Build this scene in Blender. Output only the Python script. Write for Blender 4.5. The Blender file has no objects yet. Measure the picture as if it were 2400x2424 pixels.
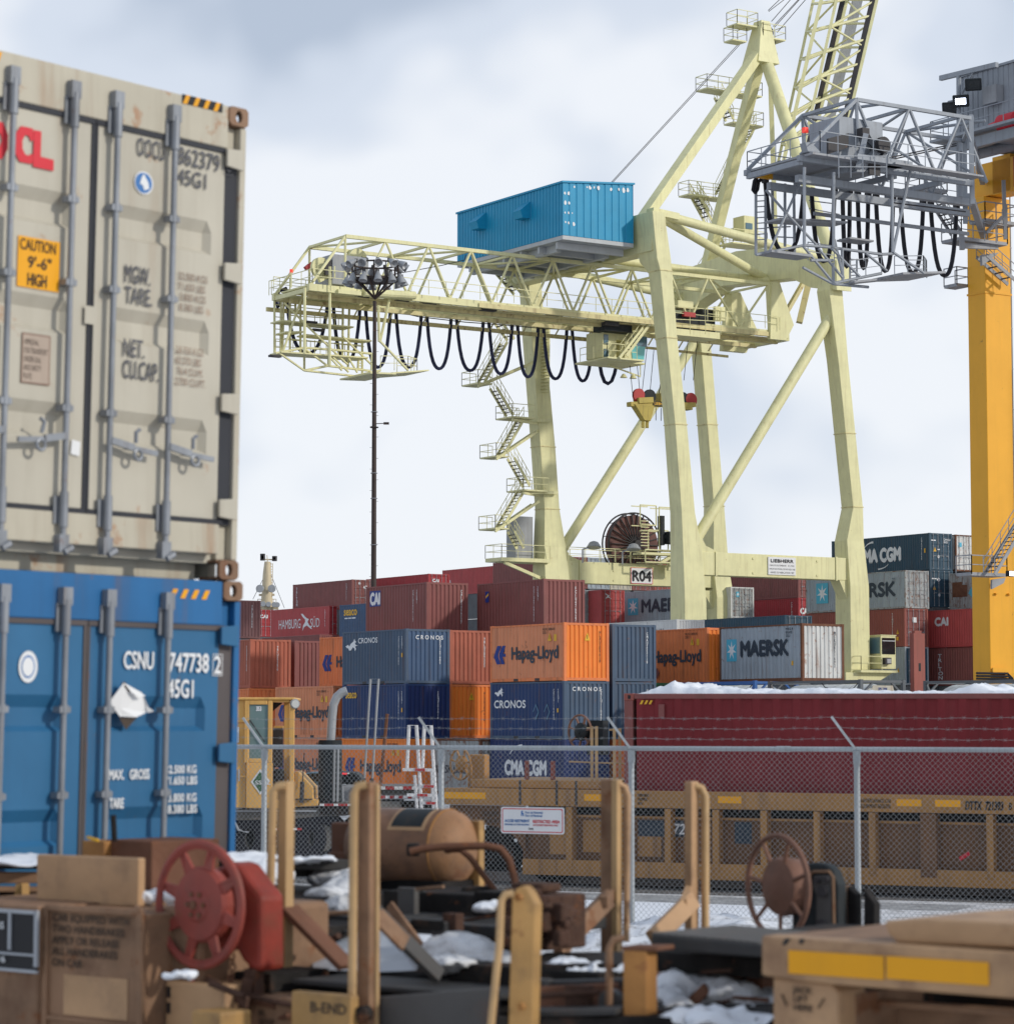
import bpy, bmesh, math, random
from mathutils import Vector as V, Matrix
random.seed(7)
S = bpy.context.scene
COL = S.collection

# ------------------------------------------------------------------ camera
F = 6400.0; TH = math.atan(508 / F); CAM = V((0, 0, 2.7))
cd = bpy.data.cameras.new('camera'); cam = bpy.data.objects.new('camera', cd); COL.objects.link(cam)
cam.location = CAM; cam.rotation_euler = (math.pi / 2 + TH, 0, 0)
cd.sensor_fit = 'HORIZONTAL'; cd.sensor_width = 36; cd.lens = 36 * F / 2400
cd.clip_start = 0.5; cd.clip_end = 8000
cd.dof.use_dof = True; cd.dof.focus_distance = 150; cd.dof.aperture_fstop = 4.4
S.camera = cam

# ------------------------------------------------------------------ sky, sun, exposure
SUN_AZ = V((0.93, -0.37, 0)).normalized(); SUN_EL = math.radians(25)
w = bpy.data.worlds.new('World'); S.world = w; w.use_nodes = True
nt = w.node_tree; N = nt.nodes; LK = nt.links
bg = N['Background']; bg.inputs['Strength'].default_value = 0.1
sky = N.new('ShaderNodeTexSky'); sky.sky_type = 'NISHITA'; sky.sun_disc = False
sky.sun_elevation = SUN_EL; sky.sun_rotation = math.atan2(SUN_AZ.x, SUN_AZ.y)
tc = N.new('ShaderNodeTexCoord')
mp = N.new('ShaderNodeMapping'); mp.inputs['Scale'].default_value = (6.0, 4, 7.5); mp.inputs['Location'].default_value = (1.35, 0.4, 0.2)
LK.new(tc.outputs['Generated'], mp.inputs['Vector'])
nz = N.new('ShaderNodeTexNoise'); nz.inputs['Scale'].default_value = 1.3; nz.inputs['Detail'].default_value = 3.0; nz.inputs['Roughness'].default_value = 0.5
LK.new(mp.outputs[0], nz.inputs['Vector'])
sx = N.new('ShaderNodeSeparateXYZ'); LK.new(tc.outputs['Generated'], sx.inputs[0])
def wmath(op, a, b=None, clamp=False):
    n = N.new('ShaderNodeMath'); n.operation = op; n.use_clamp = clamp
    for i, x in enumerate((a, b)):
        if x is None: continue
        if isinstance(x, (int, float)): n.inputs[i].default_value = x
        else: LK.new(x, n.inputs[i])
    return n.outputs[0]
# cloud brightness: pale near the horizon, greyer higher up, broken by large soft cloud masses
hz = wmath('MULTIPLY', wmath('SUBTRACT', sx.outputs[2], 0.12), 1.7)
def blob(dx, dz, r, amt):           # a cloud mass hanging in a fixed direction of the sky
    n = N.new('ShaderNodeVectorMath'); n.operation = 'DISTANCE'
    d = V((dx, 1, dz)).normalized(); n.inputs[1].default_value = d
    LK.new(tc.outputs['Generated'], n.inputs[0])
    return wmath('MULTIPLY', wmath('POWER', wmath('SUBTRACT', 1.0, wmath('DIVIDE', n.outputs['Value'], r), True), 1.3), amt)
dark = wmath('ADD', wmath('ADD', hz, blob(-0.075, 0.275, 0.11, 0.34)), wmath('ADD', blob(0.16, 0.27, 0.13, 0.08), blob(-0.19, 0.20, 0.06, 0.05)))
dark = wmath('SUBTRACT', dark, blob(-0.02, 0.185, 0.10, 0.28))
dark = wmath('ADD', dark, wmath('MULTIPLY', wmath('SUBTRACT', nz.outputs['Fac'], 0.475), 2.0))
cr = N.new('ShaderNodeValToRGB'); LK.new(dark, cr.inputs[0])
cr.color_ramp.interpolation = 'EASE'
e = cr.color_ramp.elements; e[0].position = 0.0; e[0].color = (0.825, 0.855, 0.905, 1); e[1].position = 0.62; e[1].color = (0.45, 0.52, 0.635, 1)
k = e.new(0.3); k.color = (0.64, 0.70, 0.80, 1)
sc10 = N.new('ShaderNodeVectorMath'); sc10.operation = 'SCALE'; sc10.inputs['Scale'].default_value = 10.0
LK.new(cr.outputs[0], sc10.inputs[0])
mxw = N.new('ShaderNodeMix'); mxw.data_type = 'RGBA'; mxw.inputs[0].default_value = 0.93
LK.new(sky.outputs[0], mxw.inputs[6]); LK.new(sc10.outputs[0], mxw.inputs[7]); LK.new(mxw.outputs[2], bg.inputs['Color'])
sl = bpy.data.lights.new('sun', 'SUN'); sl.energy = 2.0; sl.angle = math.radians(3); sl.color = (1, 0.95, 0.86)
so = bpy.data.objects.new('sun', sl); COL.objects.link(so)
sd = SUN_AZ * math.cos(SUN_EL) + V((0, 0, math.sin(SUN_EL)))
so.rotation_euler = sd.to_track_quat('Z', 'Y').to_euler(); so.location = (40, 0, 60)
S.view_settings.view_transform = 'Standard'; S.view_settings.look = 'None'; S.view_settings.gamma = 1; S.view_settings.exposure = 0.15
S.cycles.use_denoising = True; S.cycles.max_bounces = 6

# ------------------------------------------------------------------ helpers
def ray(px, py):
    c, s = math.cos(TH), math.sin(TH)
    y = (1212 - py) / F
    return V(((px - 1200) / F, c - s * y, s + c * y))
def P(px, py, Y):                   # the world point of a photo pixel at distance Y
    r = ray(px, py); return CAM + r * (Y / r.y)
def X(px, Y): return (px - 1200) / F * Y
Z3 = V((0, 0, 1))
WM = {}
def wm(o): return WM.get(o.name, Matrix.Identity(4)) if o else Matrix.Identity(4)
MATS = {}
NOSPLIT = {'lettering', 'marking', 'emblem', 'border', 'hazard_stripe', 'worn_patches', 'treads', 'chain', 'bolts', 'climbing_pegs', 'bands', 'marks', 'paint_scars', 'chain_link', 'barbed_wire', 'walkway_ribs', 'sticker', 'step_slots', 'slots'}

class MB:
    def __init__(s): s.v = []; s.f = []
    def add(s, vs, fs):
        b = len(s.v); s.v += [V(x) for x in vs]; s.f += [tuple(i + b for i in f) for f in fs]; return s
    def box(s, o, a, b, c):          # corner + three edge vectors
        o, a, b, c = V(o), V(a), V(b), V(c)
        vs = [o, o + a, o + a + b, o + b, o + c, o + a + c, o + a + b + c, o + b + c]
        return s.add(vs, [(0, 3, 2, 1), (4, 5, 6, 7), (0, 1, 5, 4), (1, 2, 6, 5), (2, 3, 7, 6), (3, 0, 4, 7)])
    def cbox(s, c, x, y, z, ax=V((1, 0, 0)), ay=V((0, 1, 0)), az=Z3):
        c = V(c); return s.box(c - ax * x / 2 - ay * y / 2 - az * z / 2, ax * x, ay * y, az * z)
    def beam(s, p, q, w, h=None, up=None):
        p, q = V(p), V(q); h = h or w; d = (q - p)
        if d.length < 1e-6: return s
        dn = d.normalized(); up = V(up) if up else (Z3 if abs(dn.z) < .95 else V((1, 0, 0)))
        a = dn.cross(up).normalized(); b = a.cross(dn).normalized()
        return s.box(p - a * w / 2 - b * h / 2, d, a * w, b * h)
    def tube(s, p, q, r, n=6, r2=None):
        return s.path([p, q], r, n, r2)
    def path(s, pts, r, n=6, r2=None, closed=False):
        pts = [V(p) for p in pts]; m = len(pts); ref = None; base = len(s.v)
        for i, p in enumerate(pts):
            a = pts[i - 1] if (i > 0 or closed) else p; b = pts[(i + 1) % m] if (i < m - 1 or closed) else p
            d = (b - a)
            if d.length < 1e-9: d = V((0, 0, 1))
            d.normalize()
            if ref is None: ref = d.cross(Z3 if abs(d.z) < .9 else V((1, 0, 0)))
            ref = (ref - d * ref.dot(d)).normalized(); t = d.cross(ref)
            rr = r if r2 is None else r + (r2 - r) * i / max(1, m - 1)
            for k in range(n):
                an = 2 * math.pi * (k + .5) / n
                s.v.append(p + (ref * math.cos(an) + t * math.sin(an)) * rr)
        for i in range(m if closed else m - 1):
            j = (i + 1) % m
            for k in range(n):
                l = (k + 1) % n
                s.f.append((base + i * n + k, base + i * n + l, base + j * n + l, base + j * n + k))
        if not closed:
            s.f.append(tuple(base + k for k in reversed(range(n)))); s.f.append(tuple(base + (m - 1) * n + k for k in range(n)))
        return s
    def prism(s, pts, vec):
        pts = [V(p) for p in pts]; vec = V(vec); n = len(pts)
        return s.add(pts + [p + vec for p in pts], [tuple(reversed(range(n))), tuple(range(n, 2 * n))] +
                     [(i, (i + 1) % n, n + (i + 1) % n, n + i) for i in range(n)])
    def frustum(s, a, b):            # two loops of the same length -> closed solid
        n = len(a)
        return s.add(list(a) + list(b), [tuple(reversed(range(n))), tuple(range(n, 2 * n))] + [(i, (i + 1) % n, n + (i + 1) % n, n + i) for i in range(n)])
    def poly(s, pts): return s.add(pts, [tuple(range(len(pts)))])
    def ring(s, c, nrm, R, r, n=32, m=6):
        nrm = V(nrm).normalized(); a = nrm.cross(Z3 if abs(nrm.z) < .9 else V((1, 0, 0))).normalized(); b = nrm.cross(a)
        return s.path([V(c) + (a * math.cos(2 * math.pi * i / n) + b * math.sin(2 * math.pi * i / n)) * R for i in range(n)], r, m, closed=True)
    def disc(s, c, nrm, R, th, n=32, R2=None):
        nrm = V(nrm).normalized(); return s.path([V(c) - nrm * th / 2, V(c) + nrm * th / 2], R, n, R2)
    def lathe(s, c, nrm, prof, n=24):  # prof: list of (dist along nrm, radius)
        nrm = V(nrm).normalized(); a = nrm.cross(Z3 if abs(nrm.z) < .9 else V((1, 0, 0))).normalized(); b = nrm.cross(a); base = len(s.v)
        for t, r in prof:
            for k in range(n):
                an = 2 * math.pi * k / n; s.v.append(V(c) + nrm * t + (a * math.cos(an) + b * math.sin(an)) * max(r, 1e-4))
        for i in range(len(prof) - 1):
            for k in range(n):
                l = (k + 1) % n; s.f.append((base + i * n + k, base + i * n + l, base + (i + 1) * n + l, base + (i + 1) * n + k))
        s.f.append(tuple(base + k for k in reversed(range(n)))); s.f.append(tuple(base + (len(prof) - 1) * n + k for k in range(n)))
        return s
    def mesh(s, name, inv=None):
        me = bpy.data.meshes.new(name)
        vs = [inv @ x for x in s.v] if inv else s.v
        me.from_pydata(vs, [], s.f)
        bm = bmesh.new(); bm.from_mesh(me); bmesh.ops.recalc_face_normals(bm, faces=bm.faces); bm.to_mesh(me); bm.free()
        return me
    def build(s, name, mat, parent=None, smooth=False, bevel=0, local=False, label=None):
        inv = None if local else wm(parent).inverted()
        if parent and name not in NOSPLIT:
            parts = s.islands()
            if 1 < len(parts) <= 40:
                os_ = [p.build_one(name, mat, parent, smooth, bevel, local, label) for p in parts]; return os_[0]
        return s.build_one(name, mat, parent, smooth, bevel, local, label)
    def islands(s, gap=.03):
        n = len(s.v); up = list(range(n))
        def find(a):
            while up[a] != a: up[a] = up[up[a]]; a = up[a]
            return a
        for f in s.f:
            r0 = find(f[0])
            for k in f[1:]: up[find(k)] = r0
        isl = {}
        for i in range(n): isl.setdefault(find(i), []).append(i)
        if len(isl) > 400: return [s]
        bx = []
        for ids in isl.values():
            xs = [s.v[i] for i in ids]; bx.append([[min(p[k] for p in xs) - gap for k in range(3)], [max(p[k] for p in xs) + gap for k in range(3)], ids])
        ch = True
        while ch:
            ch = False
            for i in range(len(bx)):
                for j in range(len(bx) - 1, i, -1):
                    a, b = bx[i], bx[j]
                    if all(a[0][k] <= b[1][k] and b[0][k] <= a[1][k] for k in range(3)):
                        a[0] = [min(a[0][k], b[0][k]) for k in range(3)]; a[1] = [max(a[1][k], b[1][k]) for k in range(3)]; a[2] = a[2] + b[2]; del bx[j]; ch = True
        if len(bx) < 2: return [s]
        out = []
        for _, _, ids in bx:
            mp_ = {o: k for k, o in enumerate(sorted(ids))}; q = MB(); q.v = [s.v[o] for o in sorted(ids)]; q.f = [tuple(mp_[k] for k in f) for f in s.f if f[0] in mp_]; out.append(q)
        return out
    def build_one(s, name, mat, parent=None, smooth=False, bevel=0, local=False, label=None):
        inv = None if local else wm(parent).inverted()
        me = s.mesh(name, inv if parent else None)
        return link(name, me, mat, parent, smooth, bevel, label)

def link(name, me, mat, parent=None, smooth=False, bevel=0, label=None):
    if mat and not me.materials: me.materials.append(M(mat) if isinstance(mat, str) else mat)
    o = bpy.data.objects.new(name, me); COL.objects.link(o)
    if smooth:
        for p in me.polygons: p.use_smooth = True
        try: me.set_sharp_from_angle(angle=math.radians(40))
        except Exception: pass
    if bevel:
        b = o.modifiers.new('bevel', 'BEVEL'); b.width = bevel; b.segments = 2; b.limit_method = 'ANGLE'
    if parent: o.parent = parent; WM[o.name] = wm(parent)
    if label: o['label'] = label
    return o
def thing(name, label, cat, loc=(0, 0, 0), rz=0, group=None, rot=None):
    o = bpy.data.objects.new(name, None); COL.objects.link(o)
    o.location = loc; o.rotation_euler = rot if rot else (0, 0, rz)
    o.empty_display_size = .3
    WM[o.name] = Matrix.Translation(V(loc)) @ o.rotation_euler.to_matrix().to_4x4()
    return tag(o, label, cat, group)
def tag(o, label, cat, group=None, kind=None):
    o['label'] = label; o['category'] = cat
    if group: o['group'] = group
    if kind: o['kind'] = kind
    return o
def struct(o, label=None):
    o['kind'] = 'structure'
    if label: o['label'] = label
    return o

# ------------------------------------------------------------------ materials
SPEC = {}
def spec(name, rgb, rough=.55, var=.18, rust=0, grime=.25, metal=0, scale=1.0, bump=0, rustcol=(.16, .06, .025), streak=True, grimecol=(.07, .06, .05)):
    SPEC[name] = (rgb, rough, var, rust, grime, metal, scale, bump, rustcol, streak, grimecol)
def M(name):
    if name in MATS: return MATS[name]
    rgb, rough, var, rust, grime, metal, scale, bump, rustcol, streak, grimecol = SPEC[name]
    m = bpy.data.materials.new(name); m.use_nodes = True; t = m.node_tree; n = t.nodes; l = t.links
    b = n['Principled BSDF']; b.inputs['Roughness'].default_value = rough; b.inputs['Metallic'].default_value = metal
    b.inputs['Specular IOR Level'].default_value = .12 if name in ('grime_shade', 'grey_grate', 'rust_dark', 'rust_brown', 'tan_brown', 'wine_red', 'ballast', 'gear_black') else .3
    tc = n.new('ShaderNodeTexCoord')
    oi = n.new('ShaderNodeObjectInfo')
    va = n.new('ShaderNodeVectorMath'); va.operation = 'ADD'; l.new(tc.outputs['Object'], va.inputs[0])
    rs = n.new('ShaderNodeVectorMath'); rs.operation = 'SCALE'; rs.inputs[0].default_value = (37, 53, 11); l.new(oi.outputs['Random'], rs.inputs['Scale']); l.new(rs.outputs[0], va.inputs[1])
    def noise(sc, det=4, vec=va.outputs[0], ro=.6):
        x = n.new('ShaderNodeTexNoise'); x.inputs['Scale'].default_value = sc; x.inputs['Detail'].default_value = det; x.inputs['Roughness'].default_value = ro
        l.new(vec, x.inputs['Vector']); return x.outputs['Fac']
    def ramp(fac, p0, p1):
        x = n.new('ShaderNodeMapRange'); x.inputs['From Min'].default_value = p0; x.inputs['From Max'].default_value = p1; l.new(fac, x.inputs['Value']); return x.outputs[0]
    def mix(fac, a, c, blend='MIX'):
        x = n.new('ShaderNodeMix'); x.data_type = 'RGBA'; x.blend_type = blend
        for i, y in ((0, fac), (6, a), (7, c)):
            if isinstance(y, (int, float)): x.inputs[i].default_value = y
            elif isinstance(y, tuple): x.inputs[i].default_value = (*y, 1)
            else: l.new(y, x.inputs[i])
        return x.outputs[2]
    def mul(a, k):
        x = n.new('ShaderNodeMath'); x.operation = 'MULTIPLY'; l.new(a, x.inputs[0])
        if isinstance(k, (int, float)): x.inputs[1].default_value = k
        else: l.new(k, x.inputs[1])
        return x.outputs[0]
    lo = tuple(c * (1 - var) for c in rgb); hi = tuple(min(1, c * (1 + var * .6) + var * .01) for c in rgb)
    c = mix(ramp(noise(.9 * scale, 5), .3, .7), lo, hi)
    if streak:
        mp = n.new('ShaderNodeMapping'); mp.inputs['Scale'].default_value = (5 * scale, 5 * scale, .35 * scale); l.new(va.outputs[0], mp.inputs['Vector'])
        st = noise(1.0, 5, mp.outputs[0])
    else: st = noise(2.2 * scale, 6)
    c = mix(mul(ramp(st, .48, .75), grime), c, grimecol)
    if rust:
        r1 = ramp(noise(3.2 * scale, 8, ro=.7), .66 - .22 * rust, .72 - .18 * rust)
        r2 = mul(ramp(st, .62 - .2 * rust, .75), min(1, rust + .3))
        mx = n.new('ShaderNodeMath'); mx.operation = 'MAXIMUM'; l.new(r1, mx.inputs[0]); l.new(r2, mx.inputs[1])
        c = mix(mul(mx.outputs[0], min(1, .5 + rust * .5)), c, mix(noise(9 * scale), tuple(x * .6 for x in rustcol), tuple(min(1, x * 1.7) for x in rustcol)))
    l.new(c, b.inputs['Base Color'])
    if bump:
        bp = n.new('ShaderNodeBump'); bp.inputs['Strength'].default_value = bump; bp.inputs['Distance'].default_value = .02; l.new(noise(14 * scale, 6), bp.inputs['Height']); l.new(bp.outputs[0], b.inputs['Normal'])
    MATS[name] = m; return m
def emis(name, rgb, s):
    m = bpy.data.materials.new(name); m.use_nodes = True; b = m.node_tree.nodes['Principled BSDF']
    b.inputs['Base Color'].default_value = (*rgb, 1); b.inputs['Emission Color'].default_value = (*rgb, 1); b.inputs['Emission Strength'].default_value = s
    MATS[name] = m
def glass(name, rgb, rough=.08):
    m = bpy.data.materials.new(name); m.use_nodes = True; b = m.node_tree.nodes['Principled BSDF']
    b.inputs['Base Color'].default_value = (*rgb, 1); b.inputs['Roughness'].default_value = rough; b.inputs['Specular IOR Level'].default_value = .8
    MATS[name] = m

spec('pale_yellow', (0.725, 0.69, 0.385), .5, .1, .10, .2, grimecol=(.26, .22, .11), scale=.9, rustcol=(.34, .2, .07))
spec('pale_yellow_worn', (.66, .58, .30), .55, .12, .34, .3, scale=.5)
spec('pale_dark', (.30, .29, .17), .6, .15, .1, .3)
spec('crane_orange', (.84, .41, .03), .45, .06, .02, .1, grimecol=(.4, .2, .02), scale=.5)
spec('crane_grey', (.31, .335, .37), .5, .1, .05, .2)
spec('house_blue', (.010, .27, .47), .45, .07, 0, .08, grimecol=(.01, .1, .2))
spec('house_grey', (.45, .47, .48), .5, .08, 0, .1)
spec('steel_grey', (.33, .34, .36), .55, .12, .08, .25)
spec('black_rubber', (.012, .012, .018), .6, .2, 0, 0)
spec('navy_cable', (.016, .02, .06), .6, .2, 0, 0)
spec('dark_steel', (.045, .042, .045), .6, .2, .12, .2)
spec('dark_bronze', (.05, .035, .03), .6, .25, .2, .2)
spec('galvanised', (.42, .45, .47), .45, .15, .02, .12, .35)
spec('galvanised_wire', (0.36, 0.37, 0.37), .5, .15, .05, .15, .2)
spec('lamp_grey', (.36, .37, .38), .4, .1, .05, .2, .3)
spec('hl_orange', (0.74, 0.21, 0.07), .5, .1, 0.2, .3)
spec('hl_orange_bright', (0.85, 0.2288, 0.03432), .5, .08, 0.14, .15)  # a brighter orange; as endcol it paints the sunlit look of box ends
spec('hl_orange_shaded', (0.7, 0.265, 0.13), .55, .1, 0.2, .3)  # duller orange for box sides; their shade is put into the colour
spec('slate_blue', (0.0616, 0.099, 0.1562), .5, .12, 0.2, .3)
spec('navy', (0.01925, 0.04675, 0.1375), .5, .15, 0.18, .25)
spec('deep_navy', (0.0132, 0.02904, 0.1122), .5, .15, 0.14, .2)
spec('teal_navy', (0.02904, 0.0726, 0.1122), .5, .15, 0.16, .25)
spec('mid_blue', (0.055, 0.1012, 0.187), .5, .12, 0.12, .25)
spec('pale_blue', (.09, .19, .29), .5, .12, .1, .25)
spec('maroon', (0.2317, 0.07475, 0.06728), .5, .12, 0.16, .3)
spec('maroon_grey', (0.209, 0.0935, 0.088), .6, .2, .1, .55, grimecol=(.25, .16, .15))
spec('brick', (0.414, 0.1173, 0.069), .55, .14, 0.2, .4)
spec('brown_red', (0.2898, 0.0828, 0.0621), .55, .12, 0.16, .3)
spec('crimson', (0.3703, 0.03306, 0.03968), .5, .1, 0.1, .2)
spec('rose_red', (0.4598, 0.0726, 0.0726), .5, .1, 0.1, .25)
spec('line_grey', (0.3353, 0.385, 0.4284), .5, .1, 0.24, .3)
spec('line_grey_rusty', (0.345, 0.368, 0.368), .6, .14, .6, .4)
spec('white_rusty', (.62, .62, .60), .55, .1, .38, .3, rustcol=(.26, .10, .035))
spec('white_box', (.66, .66, .64), .5, .08, .1, .2)
spec('green_box', (.04, .12, .055), .5, .12, .08, .3)
spec('tank_white', (0.6, 0.6, 0.564), .4, .12, .04, .35)
spec('frame_blue', (.03, .11, .32), .5, .1, .08, .2)
spec('frame_grey', (.12, .13, .14), .55, .15, .15, .25)
spec('wine_red', (0.19, 0.026, 0.03), .45, .14, .01, .18, grimecol=(.16, .06, .06))
spec('beige_box', (.49, .455, .375), .5, .1, .12, .3, grimecol=(.24, .20, .14), rustcol=(.30, .13, .05))
spec('door_blue', (0.028, 0.135, 0.275), .45, .16, .12, .25, grimecol=(.02, .06, .13), rustcol=(.14, .075, .035))
spec('gasket', (.035, .037, .045), .7, .2, 0, .1)
spec('gasket_brown', (.10, .085, .085), .7, .2, .1, .1)
spec('zinc_rod', (0.25, 0.265, 0.29), .45, .25, .16, .35, .3, scale=3)
spec('rusty_casting', (.24, .145, .09), .7, .25, .6, .3)
spec('tan', (.46, .28, .15), .6, .2, .2, .55, scale=1.9, bump=.15, grimecol=(.16, .10, .07), streak=False)
spec('tan_brown', (.28, .165, .10), .65, .28, .36, .65, scale=1.6, bump=.15, streak=False)
spec('car_yellow', (0.43, 0.25, 0.09), .55, .2, .26, .55, scale=2.2, bump=.1, streak=False)
spec('post_tan', (.50, .32, .155), .55, .14, .16, .3, scale=2, bump=.1, streak=False)
spec('well_tan', (0.37, 0.19, 0.06), .6, .16, .2, .45)
spec('well_brown', (0.15, 0.07, 0.028), .65, .25, .25, .5)
spec('rust_brown', (.17, .08, .05), .75, .35, .5, .4, scale=2, bump=.3, streak=False)
spec('rust_orange', (.36, .17, .05), .7, .3, .3, .3, scale=2, bump=.2, streak=False)
spec('grime_shade', (0.016, 0.014, 0.0135), .75, .5, .25, .45, scale=2, bump=.3, streak=False)  # grimy steel, blackened further so shade under the decks is in its colour
spec('grey_grate', (0.048, 0.047, 0.047), .65, .3, .06, .35, scale=2, bump=.3, streak=False)  # darkened as well, with shade under the decks put into the colour
spec('grey_sheet', (0.088, 0.083, 0.08), .6, .25, .06, .35, scale=1.5, bump=.15, streak=False)
spec('pale_sheet', (.40, .42, .45), .5, .15, .03, .3)
spec('red_paint', (.25, .032, .018), .5, .35, .3, .6, scale=3, bump=.1, grimecol=(.12, .03, .02), streak=False)
spec('red_wheel', (.27, .055, .04), .55, .25, .12, .35, scale=3, bump=.1, streak=False)
spec('brown_wheel', (.22, .11, .075), .65, .3, .2, .5, scale=3, bump=.2, streak=False)
spec('gear_black', (.028, .033, .036), .55, .25, .1, .25, scale=3, bump=.15, streak=False)
spec('yellow_tape', (.80, .36, .008), .4, .06, 0, .1)
spec('cab_yellow', (.70, .40, .12), .5, .1, .05, .3)
spec('truck_grey', (.15, .14, .125), .6, .25, .06, .35)
spec('white_metal', (.66, .66, .67), .45, .1, .06, .2)
spec('red_mark', (.42, .04, .04), .5, .1, 0, .1)
spec('beam_yellow', (0.46, 0.36, 0.09), .55, .15, .15, .3)
spec('snowy_gravel', (.42, .42, .42), .9, .4, 0, .6, scale=4, bump=1, streak=False, grimecol=(.13, .125, .12))
spec('speckled_snow', (.78, .79, .82), .85, .1, 0, .9, scale=3.2, bump=.5, streak=False, grimecol=(.10, .085, .07))
spec('beige_frame', (.48, .44, .35), .55, .08, .34, .35, scale=1.3, grimecol=(.2, .16, .11), rustcol=(.30, .13, .05))
spec('blue_frame', (.018, .13, .32), .45, .12, .22, .35, grimecol=(.02, .06, .13), rustcol=(.16, .085, .04))
spec('rust_dark', (.085, .045, .032), .8, .4, .35, .5, scale=3, bump=.5, streak=False)
spec('tank_rust', (0.25, 0.13, 0.075), .6, .35, .3, .75, scale=2.5, bump=.2, streak=False, grimecol=(.06, .05, .048))
spec('snow', (.80, .82, .86), .8, .05, 0, .04, scale=1, bump=.4, streak=False, grimecol=(.45, .44, .42))
spec('dirty_snow', (.70, .70, .71), .85, .12, 0, .75, scale=2.0, bump=.6, streak=False, grimecol=(.13, .115, .10))
spec('ballast', (.15, .14, .13), .9, .45, 0, .35, scale=6, bump=1, streak=False, grimecol=(.55, .56, .58))
spec('asphalt', (.40, .41, .43), .85, .25, 0, .6, scale=.4, streak=False, grimecol=(.16, .16, .165))  # lightened like packed snow so the yard bounces more light onto side faces
spec('rail_steel', (.16, .14, .13), .5, .2, .2, .2, .5)
spec('mast_cream', (.62, .52, .35), .5, .1, .05, .2)
spec('hull_black', (.03, .03, .035), .6, .2, .1, .2)
spec('reel_brown', (.16, .075, .065), .7, .25, 0, .4, scale=2, streak=False)
spec('sign_white', (.74, .74, .74), .4, .03, 0, .06)
spec('ink_black', (.012, .012, .015), .5, .1, 0, 0)
spec('ink_grey', (.10, .10, .11), .5, .1, 0, 0)
spec('ink_slate', (.03, .045, .065), .5, .1, 0, 0)
spec('ink_white', (.74, .75, .76), .5, .06, 0, .12)
spec('ink_yellow', (.75, .42, .03), .5, .05, 0, .05)
spec('ink_navy', (.010, .035, .22), .5, .08, 0, .05)
spec('ink_blue', (.05, .17, .42), .5, .08, 0, 0)
spec('ink_red', (.62, .03, .045), .5, .05, 0, 0)
spec('ink_sky', (.08, .42, .58), .5, .05, 0, .05)
spec('ink_dark_tan', (.06, .04, .028), .6, .1, 0, .2)
spec('tank_tan', (0.3, 0.155, 0.075), .6, .3, .25, .6, scale=2.5, bump=.2, streak=False, grimecol=(.09, .07, .055))
spec('plate_pale', (.44, .35, .28), .5, .1, .1, .3)
spec('ink_brown', (.24, .15, .11), .6, .1, 0, .2)
glass('cab_glass', (.17, .24, .23), .04); glass('dark_glass', (.015, .018, .02)); glass('cyan_glass', (.13, .50, .50)); glass('slate_glass', (.09, .17, .22)); glass('lens', (.5, .5, .48), .15)
emis('flood_light', (.75, .82, 1.0), 9.0); emis('red_beacon', (.8, .05, .03), .5); emis('tail_red', (.7, .04, .05), .6)

# ------------------------------------------------------------------ lettering and flat marks
_font = {}
def glyphs(s, bold=0, shear=0, line=1.0):
    k = (s, bold, shear, line)
    if k in _font: return _font[k]
    c = bpy.data.curves.new('t', 'FONT'); c.body = s; c.size = 1; c.offset = bold; c.shear = shear; c.space_line = line; c.resolution_u = 3; c.align_x = 'LEFT'
    o = bpy.data.objects.new('t', c); COL.objects.link(o)
    me = bpy.data.meshes.new_from_object(o); bpy.data.objects.remove(o); bpy.data.curves.remove(c)
    vs = [(v.co.x, v.co.y) for v in me.vertices]; fs = [tuple(p.vertices) for p in me.polygons]
    bpy.data.meshes.remove(me)
    x0 = min(v[0] for v in vs); x1 = max(v[0] for v in vs); y0 = min(v[1] for v in vs); y1 = max(v[1] for v in vs)
    _font[k] = ([((a - x0) / (x1 - x0), (b - y0) / (y1 - y0)) for a, b in vs], fs); return _font[k]
def text(parent, s, o, ax, ay, wd, ht, mat='ink_black', bold=0, local=False, shear=0, name='lettering', line=1.0):
    vs, fs = glyphs(s, 0, shear, line); o, ax, ay = V(o), V(ax), V(ay)
    m = MB(); nrm = ax.cross(ay); b_ = bold * ht * 1.5 / max(1, s.count('\n') + 1)   # a heavier stroke: thin layers, each half a millimetre proud
    for k, (dx, dy) in enumerate(((0, 0), (b_, 0), (-b_, 0), (0, b_), (0, -b_)) if bold else ((0, 0),)):
        m.add([o + ax * (a * wd + dx) + ay * (b * ht + dy) + nrm * (.0004 * k) for a, b in vs], fs)
    return m.build(name, mat, parent, local=local)
def marks(parent, polys, o, ax, ay, wd, ht, mat, local=False, name='marking'):
    o, ax, ay = V(o), V(ax), V(ay); m = MB()
    for p in polys: m.poly([o + ax * (a * wd) + ay * (b * ht) for a, b in p])
    return m.build(name, mat, parent, local=local)
def rect(x0, y0, x1, y1): return [(x0, y0), (x1, y0), (x1, y1), (x0, y1)]
def star(n=7, R=.44, r=.155):
    return [(.5 + (R if i % 2 == 0 else r) * math.sin(math.pi * i / n), .5 + (R if i % 2 == 0 else r) * math.cos(math.pi * i / n)) for i in range(2 * n)]
def circle(n=24, r=.5): return [(.5 + r * math.cos(2 * math.pi * i / n), .5 + r * math.sin(2 * math.pi * i / n)) for i in range(n)]
EMB_ARROWS = [[(.0, .42), (.30, 1), (.62, 1), (.36, .5), (.36, .46), (.58, 0), (.26, 0)], [(.45, .56), (.72, 1), (1, 1), (.80, .56), (1, .56), (1, .40), (.74, .40), (.92, 0), (.64, 0), (.44, .42)]]
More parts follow.
